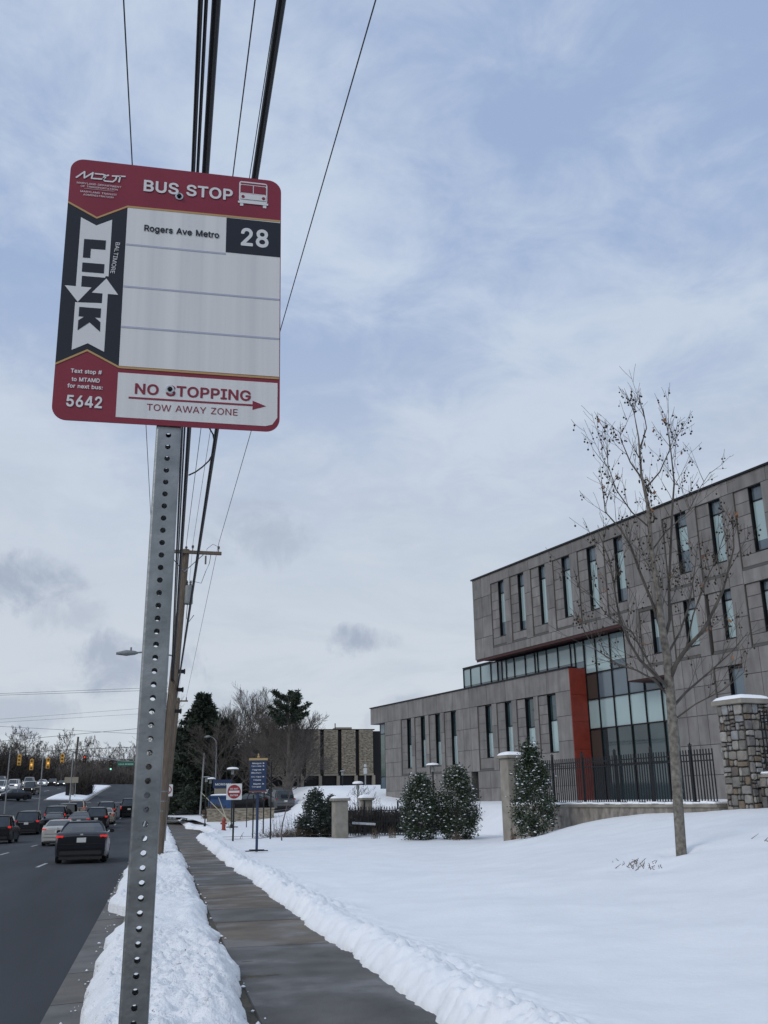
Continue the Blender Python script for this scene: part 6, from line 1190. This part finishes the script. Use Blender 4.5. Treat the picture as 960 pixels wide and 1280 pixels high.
for p, q, lv in tips:
    if rr.random() < .045:
        for _ in range(2):
            c = p.lerp(q, rr.random()); v = lambda: Vector((rr.uniform(-.06, .06), rr.uniform(-.06, .06), rr.uniform(-.07, .02))); a, b_, d_ = v(), v(), v(); lf.quad(tuple(c), tuple(c + a), tuple(c + a + b_), tuple(c + b_))
o = lf.build('dry_leaves', mat('dry_leaf', (.22, .10, .045), .8, c2=(.30, .15, .07), scale=9), syc); o['kind'] = 'stuff'

# bare background trees
BT = {}
def bare_mesh(seed, H, spread, levels, kids, m, trunk_r, up=.10, wig=.16, first=.22, minr=.010, nl=10, ang=.7, el0=.35, lf=(.42, .66)):
    t = Tree(seed); u = Tree(seed + 50); u.lf = lf; r = t.r; pts = [Vector((0, 0, -.3))]; q = Vector((0, 0, 0)); d = Vector((0, 0, 1)); rd = [trunk_r * 1.2]
    for k in range(7): pts.append(q.copy()); rd.append(trunk_r * (1 - .9 * k / 7)); d = (d + Vector((r.gauss(0, .07), r.gauss(0, .07), .1))).normalized(); q = q + d * (H * .86 / 7)
    pts.append(q); rd.append(trunk_r * .06); t.tube(pts, rd, 8)
    for i in range(nl):
        f = first + (1 - first) * (i + .5 * r.random()) / nl; k = min(7, 1 + int(f * 7)); b = pts[k].lerp(pts[min(k + 1, 8)], f * 7 % 1); a = i * 2.4 + r.random(); el = r.uniform(el0, el0 + .4) + f * .4
        u.r = r; u.branch(b, Vector((math.cos(a) * math.cos(el), math.sin(a) * math.cos(el), math.sin(el))), spread * (1.15 - f * .6) * r.uniform(.8, 1.15), max(minr, trunk_r * .42 * (1 - f * .6)), levels, wig, up, kids, ang, None, minr)
    return t.mesh('trunk', m), u.mesh('crown', m)
def bare_tree(x, y, z, key, label, group=None, rz=0.0, s=1.0, **kw):
    if key not in BT: BT[key] = bare_mesh(**kw)
    o = empty('bare_tree', (x, y, z), rz, label, 'tree', group); o.scale = (s, s, s); link('trunk', BT[key][0], o); link('crown', BT[key][1], o); return o
def lz(x, y): return float(land(x, y))
W1 = dict(seed=21, H=12.0, spread=6.0, levels=3, kids=5, m=BARK2, trunk_r=.28, up=.06, wig=.07, minr=.012, nl=16, ang=.42, el0=.7, lf=(.55, .85))
W2 = dict(seed=33, H=9.0, spread=4.6, levels=3, kids=5, m=BARK3, trunk_r=.22, up=.05, wig=.10, minr=.012, nl=16, first=.15, ang=.5, lf=(.5, .8))
W3 = dict(seed=45, H=12.0, spread=5.0, levels=3, kids=4, m=BARK3, trunk_r=.2, up=.15, minr=.020, nl=13, first=.25)
W4 = dict(seed=57, H=11.0, spread=4.8, levels=3, kids=4, m=BARK2, trunk_r=.2, up=.10, minr=.020, nl=12, first=.2)
bare_tree(9.0, 103, .6, 'a', 'tallest bare tree, forked crown rising between the dark pine and the flat topped pine', s=.86, **W1)
bare_tree(11.9, 92, 1.1, 'b', 'wide twiggy brown tree leaning over the left end of the stone building', s=.9, **W2)
bare_tree(11.0, 90, 1.0, 'b', 'brown twiggy tree directly behind the blue directory sign', rz=2, s=.86, **W2)
bare_tree(13.2, 97, 1.8, 'b', 'slender bare tree standing against the stone building front', rz=4, s=.66, **W2)
bare_tree(7.2, 106, .6, 'a', 'bare tree just right of the big dark pine', rz=1.3, s=.74, **W1)
bare_tree(.9, 118, 0, 'a', 'pale bare tree between the wooden pole and the big dark pine', rz=2.2, s=.9, **W1)
bare_tree(6.0, 96, .5, 'b', 'low brown twiggy tree before the right edge of the big pine', rz=5, s=.85, **W2)
bare_tree(9.4, 98, .8, 'b', 'brown bare tree crowding the foot of the tallest bare tree', rz=3.1, s=.95, **W2)
bare_tree(13.4, 104, 1.5, 'a', 'bare tree whose twigs fan out above the left end of the stone building', rz=5.2, s=.62, **W1)
bare_tree(11.4, 108, 1.4, 'a', 'bare tree behind the flat topped pine', rz=3.2, s=.70, **W1)
bare_tree(5.15, 42.9, -.1, 'sap', 'leafless sapling beside the directory sign, its trunk dark', s=1.0, seed=71, H=3.4, spread=.9, levels=2, kids=3, m=BARK3, trunk_r=.035, minr=.006, nl=9, first=.45)
bare_tree(12.6, 62, .2, 'bush', 'bare snowy bush behind the iron gate', s=.75, seed=81, H=2.4, spread=1.9, levels=2, kids=4, m=BARK3, trunk_r=.05, minr=.008, nl=14, first=.1)
# conifers: whorls of boughs clothed with needle tufts
def needle_tufts(name, pts, m, n, size, seed, flat=.35, parent=None, snow=0.0):
    r = np.random.RandomState(seed); P = np.asarray(pts, float); idx = r.randint(0, len(P), n); C0 = P[idx, :3] + r.normal(0, 1, (n, 3)) * P[idx, 3:4] * np.array([1, 1, flat * 1.6])
    d = r.normal(0, 1, (n, 3)); d[:, 2] = d[:, 2] * flat + .15; d /= np.linalg.norm(d, axis=1)[:, None]; u = np.cross(d, r.normal(0, 1, (n, 3))); u /= np.linalg.norm(u, axis=1)[:, None]
    s = size * r.uniform(.6, 1.4, (n, 1)); V = np.stack([C0 - u * s * .16, C0 + d * s * .5 + u * s * .10, C0 + d * s, C0 + d * s * .5 - u * s * .22], 1).reshape(-1, 3); i = np.arange(n) * 4
    return link(name, mesh_np(name, V, np.stack([i, i + 1, i + 2, i + 3], 1), m), parent)
def conifer(x, y, z, H, Rb, label, seed, n=9000, size=.30, first=.06, power=.8, name='pine_tree', m=None):
    t = empty(name, (x, y, z), 0, label, 'tree'); r = random.Random(seed); T = Tree(seed); T.tube([Vector((0, 0, -.3)), Vector((.05, 0, H * .5)), Vector((0, 0, H * .97))], [H * .028, H * .018, .02], 8)
    pts = []; h = first
    while h < .99:
        R_ = Rb * (1 - h) ** power * r.uniform(.72, 1.15); k = r.randint(4, 6); a0 = r.random() * 6
        for j in range(k):
            a = a0 + j * 6.28 / k + r.uniform(-.3, .3); L = R_ * r.uniform(.7, 1.15) + .12; dr = r.uniform(-.12, .25) * L; p0 = Vector((0, 0, h * H)); mid = Vector((math.cos(a) * L * .55, math.sin(a) * L * .55, h * H - dr * .2)); e = Vector((math.cos(a) * L, math.sin(a) * L, h * H - dr + .16 * L))
            T.tube([p0, mid, e], [.028 * L ** .5, .018, .008], 3)
            for f in (.3, .45, .6, .72, .84, .94, 1.0):
                q = p0.lerp(mid, f / .55) if f < .55 else mid.lerp(e, (f - .55) / .45); pts.append((q.x, q.y, q.z, .05 + .09 * L * (1.15 - f)))
        h += r.uniform(.022, .045)
    link('trunk', T.mesh('trunk', BARK2), t); needle_tufts('crown', pts, m or NEED, n, size, seed, .7, parent=t); return t
conifer(3.9, 100, .3, 11.7, 3.9, 'biggest dark pine, broad and dense, right of the wooden utility pole', 5, n=30000, size=.42, power=.62)
conifer(2.0, 104, .2, 8.6, 3.0, 'lower dark pine leaning out left of the biggest one', 6, n=16000, size=.42, power=.6)
conifer(6.4, 104, .5, 9.2, 2.9, 'dark pine shoulder to the right of the biggest one', 7, n=14000, size=.42, power=.65)
# flat-topped white pine
wpn = empty('pine_tree', (11.0, 88, 1.2), 0, 'flat topped pine with layered dark boughs above the bare trees', 'tree'); T = Tree(9); T.tube([Vector((0, 0, -.3)), Vector((.1, 0, 5)), Vector((0, 0, 9.3))], [.24, .16, .04], 8); pts = []
rr = random.Random(8)
for k in range(26):
    h = rr.uniform(6.6, 9.3); a = rr.uniform(0, 6.28); L = rr.uniform(1.1, 2.3) * (1.2 - (h - 6.6) / 6); p0 = Vector((0, 0, h - .4)); e = Vector((math.cos(a) * L, math.sin(a) * L * .8, h + L * .34)); T.tube([p0, p0.lerp(e, .5) + Vector((0, 0, -.05)), e], [.05, .03, .012], 3)
    for f in (.45, .6, .72, .84, .94, 1.02): q = p0.lerp(e, f); pts.append((q.x, q.y, q.z + .06, .085))
link('trunk', T.mesh('trunk', BARK2), wpn); needle_tufts('crown', pts, NEED, 5200, .30, 3, .6, parent=wpn)
# hollies and firs carrying snow
def shrub(x, y, H, Rr, label, seed, n, m=LEAF, cone=True, z=None, size=.07, snow=260, name='holly_bush', cat='shrub', dz=0.0, spiky=.0):
    zb = lz(x, y) - .12 if z is None else z; s = empty(name, (x, y, zb), seed, label, cat); r = np.random.RandomState(seed); nc = 150
    h = r.uniform(0.02, 1, nc) ** .9; a = r.uniform(0, 6.28, nc); prof = np.where(h < .25, .72 + 1.1 * h, 1.0 - ((h - .25) / .75) ** 1.6) if cone else np.sin(np.pi * np.clip(h * .9 + .1, 0, 1)) ** .5
    rad = Rr * np.clip(prof, .06, 1) * r.uniform(.35, 1.0, nc) ** .5 * r.uniform(.85, 1.12, nc); P = np.stack([np.cos(a) * rad, np.sin(a) * rad, h * H, np.full(nc, .10 * Rr / .6)], 1)
    T = Tree(seed); T.tube([Vector((0, 0, -.1)), Vector((0, 0, H * .9))], [.05, .012], 6)
    for k in range(0, nc, 2): T.tube([Vector((0, 0, max(.05, P[k, 2] - rad[k] * .7))), Vector(P[k, :3])], [.012, .005], 3)
    link('trunk', T.mesh('trunk', BARK2), s); idx = r.randint(0, nc, n); C0 = P[idx, :3] + r.normal(0, 1, (n, 3)) * P[idx, 3:4]; C0[:, 2] = np.abs(C0[:, 2])
    d = r.normal(0, 1, (n, 3)) + C0 * np.array([1, 1, .1]) * .8 + np.array([0, 0, .25]); d /= np.linalg.norm(d, axis=1)[:, None]; u = np.cross(d, r.normal(0, 1, (n, 3))); u /= np.linalg.norm(u, axis=1)[:, None]; w = np.cross(u, d); q = size * r.uniform(.6, 1.3, (n, 1))
    V = np.stack([C0, C0 + d * q * .5 + u * q * .32, C0 + d * q, C0 + d * q * .5 - u * q * .32 + w * q * .12], 1).reshape(-1, 3); i = np.arange(n) * 4; cr = link('crown', mesh_np('crown', V, np.stack([i, i + 1, i + 2, i + 3], 1), m), s)
    # clots of snow lodged among the leaves
    k = snow; sel = C0[r.randint(0, n, k)]; out = sel * np.array([1.05, 1.05, 1]) + np.array([0, 0, .02]); base_ = np.array([[-1, -1, -.2], [1, -1, -.2], [1, 1, -.2], [-1, 1, -.2], [0, 0, .75], [0, 0, -.5]], float); sz = r.uniform(.010, .040, (k, 1, 1)) * (Rr / .6) * .9 * np.array([1.2, 1.2, .7]); an = r.uniform(0, 6.28, k)
    B = base_[None] * sz; c_, s_ = np.cos(an)[:, None], np.sin(an)[:, None]; B2 = np.stack([B[..., 0] * c_ - B[..., 1] * s_, B[..., 0] * s_ + B[..., 1] * c_, B[..., 2]], -1) + r.normal(0, .008, (k, 6, 3)); VV = (B2 + out[:, None]).reshape(-1, 3)
    f = np.array([[0, 1, 4], [1, 2, 4], [2, 3, 4], [3, 0, 4], [1, 0, 5], [2, 1, 5], [3, 2, 5], [0, 3, 5]]); FF = (f[None] + 6 * np.arange(k)[:, None, None]).reshape(-1, 3)
    so = link('snow_clots', mesh_np('snow_clots', VV, FF, SNOWCAP), s); so['kind'] = 'stuff'; return s
shrub(12.0, 31.2, 2.9, .72, 'cone shaped holly dusted with snow in front of the iron fence wall', 101, 9500, size=.08, snow=420)
shrub(10.62, 40.6, 2.55, .76, 'snowy holly nearest the iron gate, left of the pair', 102, 9500, size=.085, snow=430, cone=False)
shrub(12.15, 40.3, 2.85, .78, 'snowy holly beside the tall concrete pier, right of the pair', 103, 10000, size=.085, snow=430, cone=False)
FIRM = mat('fir_needle', (.016, .028, .022), .7, c2=(.045, .06, .045), scale=4)
shrub(7.3, 47.5, 2.05, .82, 'dark little fir with a brown base, left of the squat gate pier', 104, 9000, m=FIRM, size=.10, snow=110, name='fir_bush')
shrub(8.25, 48.6, 1.85, .55, 'narrow fir squeezed right behind the squat gate pier', 105, 6000, m=FIRM, size=.10, snow=60, name='fir_bush')
shrub(4.55, 83.5, 1.2, .95, 'round brown leafless bush at the end of the low tan wall', 106, 2500, m=mat('dry_brush', (.10, .07, .045), .9, c2=(.17, .12, .085), scale=5), size=.16, snow=20, name='dry_bush', cone=False)
# dead perennials and dark brush
THK = mat('thicket_dark', (.022, .019, .017), .95, c2=(.05, .042, .036), scale=.6, world_co=True)
def thicket(name, label, x0, x1, y0, y1, h, n, seed, m, f=roadz, size=.5, kind='stuff', cat='thicket'):
    r = np.random.RandomState(seed); X = r.uniform(x0, x1, n); Y = r.uniform(y0, y1, n); hh = h * (.45 + .75 * (fbm(X * .25, Y * .05) + .5)); Z = f(X, Y) + hh * r.uniform(0, 1, n) ** 1.3; C0 = np.stack([X, Y, Z], 1); d = r.normal(0, .45, (n, 3)) + np.array([0, 0, 1.0]); d /= np.linalg.norm(d, axis=1)[:, None]; u = np.cross(d, r.normal(0, 1, (n, 3))); u /= np.linalg.norm(u, axis=1)[:, None]; s = size * r.uniform(.5, 1.8, (n, 1))
    V = np.stack([C0 - u * s * .045, C0 + u * s * .045, C0 + d * s + u * .01], 1).reshape(-1, 3); i = np.arange(n) * 3; return tag(link(name, mesh_np(name, V, np.stack([i, i + 1, i + 2], 1), m)), label, cat, kind=kind)
DRY = MATS['dry_brush']
def dry_clump(name, label, cx, cy, rx_, ry_, n, h, seed, spread=.12):
    r = random.Random(seed); T = Tree(seed)
    for i in range(n):
        x, y = cx + r.gauss(0, rx_), cy + r.gauss(0, ry_); z = lz(x, y) - .05; hh = h * r.uniform(.4, 1.1); p = Vector((x, y, z)); e = p + Vector((r.gauss(0, spread) * hh, r.gauss(0, spread) * hh, hh)); T.tube([p, p.lerp(e, .5) + Vector((r.gauss(0, .03), 0, 0)), e], [.008, .006, .003], 3)
        for k in range(3): q = p.lerp(e, r.uniform(.4, 1)); T.tube([q, q + Vector((r.gauss(0, .12), r.gauss(0, .12), r.uniform(.02, .18))) * hh], [.004, .002], 3)
    o = link(name, T.mesh(name, DRY)); tag(o, label, 'plants', kind='stuff')
thicket('gate_hedge', 'dark leafless hedge behind the iron gate', 9.0, 15.5, 47.5, 50, 1.25, 9000, 12, THK, f=lambda X, Y: land(X, Y), size=.35)
dry_clump('dead_perennials', 'low brown dead plants before the dark fir', 6.0, 47.2, .75, .3, 420, .42, 1, .5)
dry_clump('tall_seed_heads', 'thin brown seed stalks standing left of the fir', 6.2, 47.6, .7, .25, 60, 1.1, 2)
for i, (x, y, h_) in enumerate(((9.35, 43.6, .5), (10.05, 43.4, .5), (12.35, 34.2, .35), (12.7, 33.2, .3), (11.6, 38.6, .35), (8.2, 16.3, .12), (10.9, 15.6, .12), (10.6, 15.2, .10), (13.7, 35.4, .3))):
    dry_clump('grass_tuft', 'small dry tuft poking through the snow', x, y, .10 if y > 20 else .16, .08 if y > 20 else .5, 26 if y > 20 else 30, h_ * (1 if y > 20 else .8), 30 + i, .2 if y > 20 else .9)
def lumps(name, label, seed, n, xf, y0, y1, zf, m):
    r = random.Random(seed); b = MB()
    for i in range(n):
        y = y0 + (y1 - y0) * r.random() ** 1.6; x = xf(y, r); s_ = r.uniform(.006, .028); z = float(zf(x, y)); k = [r.uniform(.7, 1.2) for _ in range(12)]
        i0 = len(b.v); ph = [(0, 0, .8)] + [(math.cos(a), math.sin(a), .15) for a in (0, 1.26, 2.5, 3.8, 5.0)] + [(0, 0, -.5)]
        for j, p in enumerate(ph): b.v.append((x + p[0] * s_ * k[j], y + p[1] * s_ * k[j], z + s_ * .3 + p[2] * s_ * k[j]))
        for j in range(5): q = (j + 1) % 5; b.f += [(i0, i0 + 1 + j, i0 + 1 + q), (i0 + 6, i0 + 1 + q, i0 + 1 + j)]
    tag(b.build(name, m, smooth=False), label, 'snow lumps', kind='stuff')
lumps('gutter_lumps', 'loose crumbs of snow scattered in the gutter', 5, 70, lambda y, r: -.60 - abs(r.gauss(0, .09)) - (.25 if y > 19 else 0), 7, 40, lambda x, y: roadz(x, y) + (.02 if x > -.93 else 0), SNOWD)
if 0: lumps('pavement_lumps', 'loose crumbs of snow along the right edge of the pavement', 6, 420, lambda y, r: 2.10 - .010 * min(max(y - 10, 0), 25) - abs(r.gauss(0, .07)), 6, 45, lambda x, y: side(y), SNOW)
lumps('verge_lumps', 'loose crumbs of snow along the left edge of the pavement', 7, 50, lambda y, r: .82 + abs(r.gauss(0, .06)), 6, 40, lambda x, y: side(y), SNOWD)
# low dark thicket on the median and along the far left
thicket('median_brush', 'dark clipped brush on the snowy median behind the leaning pole', -14.1, -11.4, 168, 182, 3.0, 9000, 2, THK, size=.8)
thicket('roadside_thicket', 'mass of bare brown thicket beyond the road crest', -90, 10, 322, 344, 5.0, 42000, 3, BARK3, size=1.3)
hz = lambda X, Y: 5.5 + 9 * sst((np.asarray(Y) - 345) / 110) + 4 * sst((-np.asarray(X) - 20) / 80)
thicket('distant_wood', 'far bare wood that reads as one brown mass behind the crossing', -150, 60, 350, 470, 5.5, 70000, 4, BARK3, f=hz, size=1.8)
thicket('left_bank_thicket', 'dark bare thicket behind the oncoming lanes at far left', -60, -29, 205, 300, 6.0, 26000, 5, THK, size=1.8)
thicket('campus_thicket', 'dark undergrowth beneath the pines and bare trees right of the pole', 3.5, 16.5, 112, 124, 5.5, 20000, 6, THK, f=lambda X, Y: land(X, Y), size=1.0)
thicket('verge_thicket', 'dark undergrowth beyond the side street behind the crossing signal', -.5, 8, 150, 175, 6.0, 12000, 7, THK, f=lambda X, Y: farland(X, Y), size=1.3)
rr = random.Random(77); GT = 'bare trees along the far side of the crossing'
for i in range(46):
    x = -118 + i * 2.75 + rr.uniform(-1.2, 1.2); y = rr.choice([330, 338, 352]) if x > -62 else rr.uniform(240, 330)
    if -20 > x > -60: y = rr.uniform(300, 345)
    z = float(roadz(min(x, -1), min(y, 344))) - .5; s = rr.uniform(.95, 1.35)
    bare_tree(x, y, z, 'c' if i % 3 else 'd', 'bare leafless tree in the far tree line behind the traffic lights', GT, rr.uniform(0, 6), s, **(W3 if i % 3 else W4))
for i, (x, y, s) in enumerate(((-30, 215, .8), (-33, 236, .9), (-29.5, 262, .85), (-34, 196, .75), (-27.5, 290, .9))): bare_tree(x, y, float(roadz(x, y)) - .4, 'd', 'dark bare tree on the bank behind the oncoming cars', 'dark trees behind the oncoming lanes', i * 1.1, s, **W4)
for i in range(9): bare_tree(2 + i * 5.5 + rr.uniform(-1, 1), 175 + rr.uniform(0, 25), 1.5, 'c' if i % 2 else 'd', 'bare tree far behind the campus pines, only twigs in view', 'trees far behind the campus', rr.uniform(0, 6), rr.uniform(.7, .9), **(W3 if i % 2 else W4))
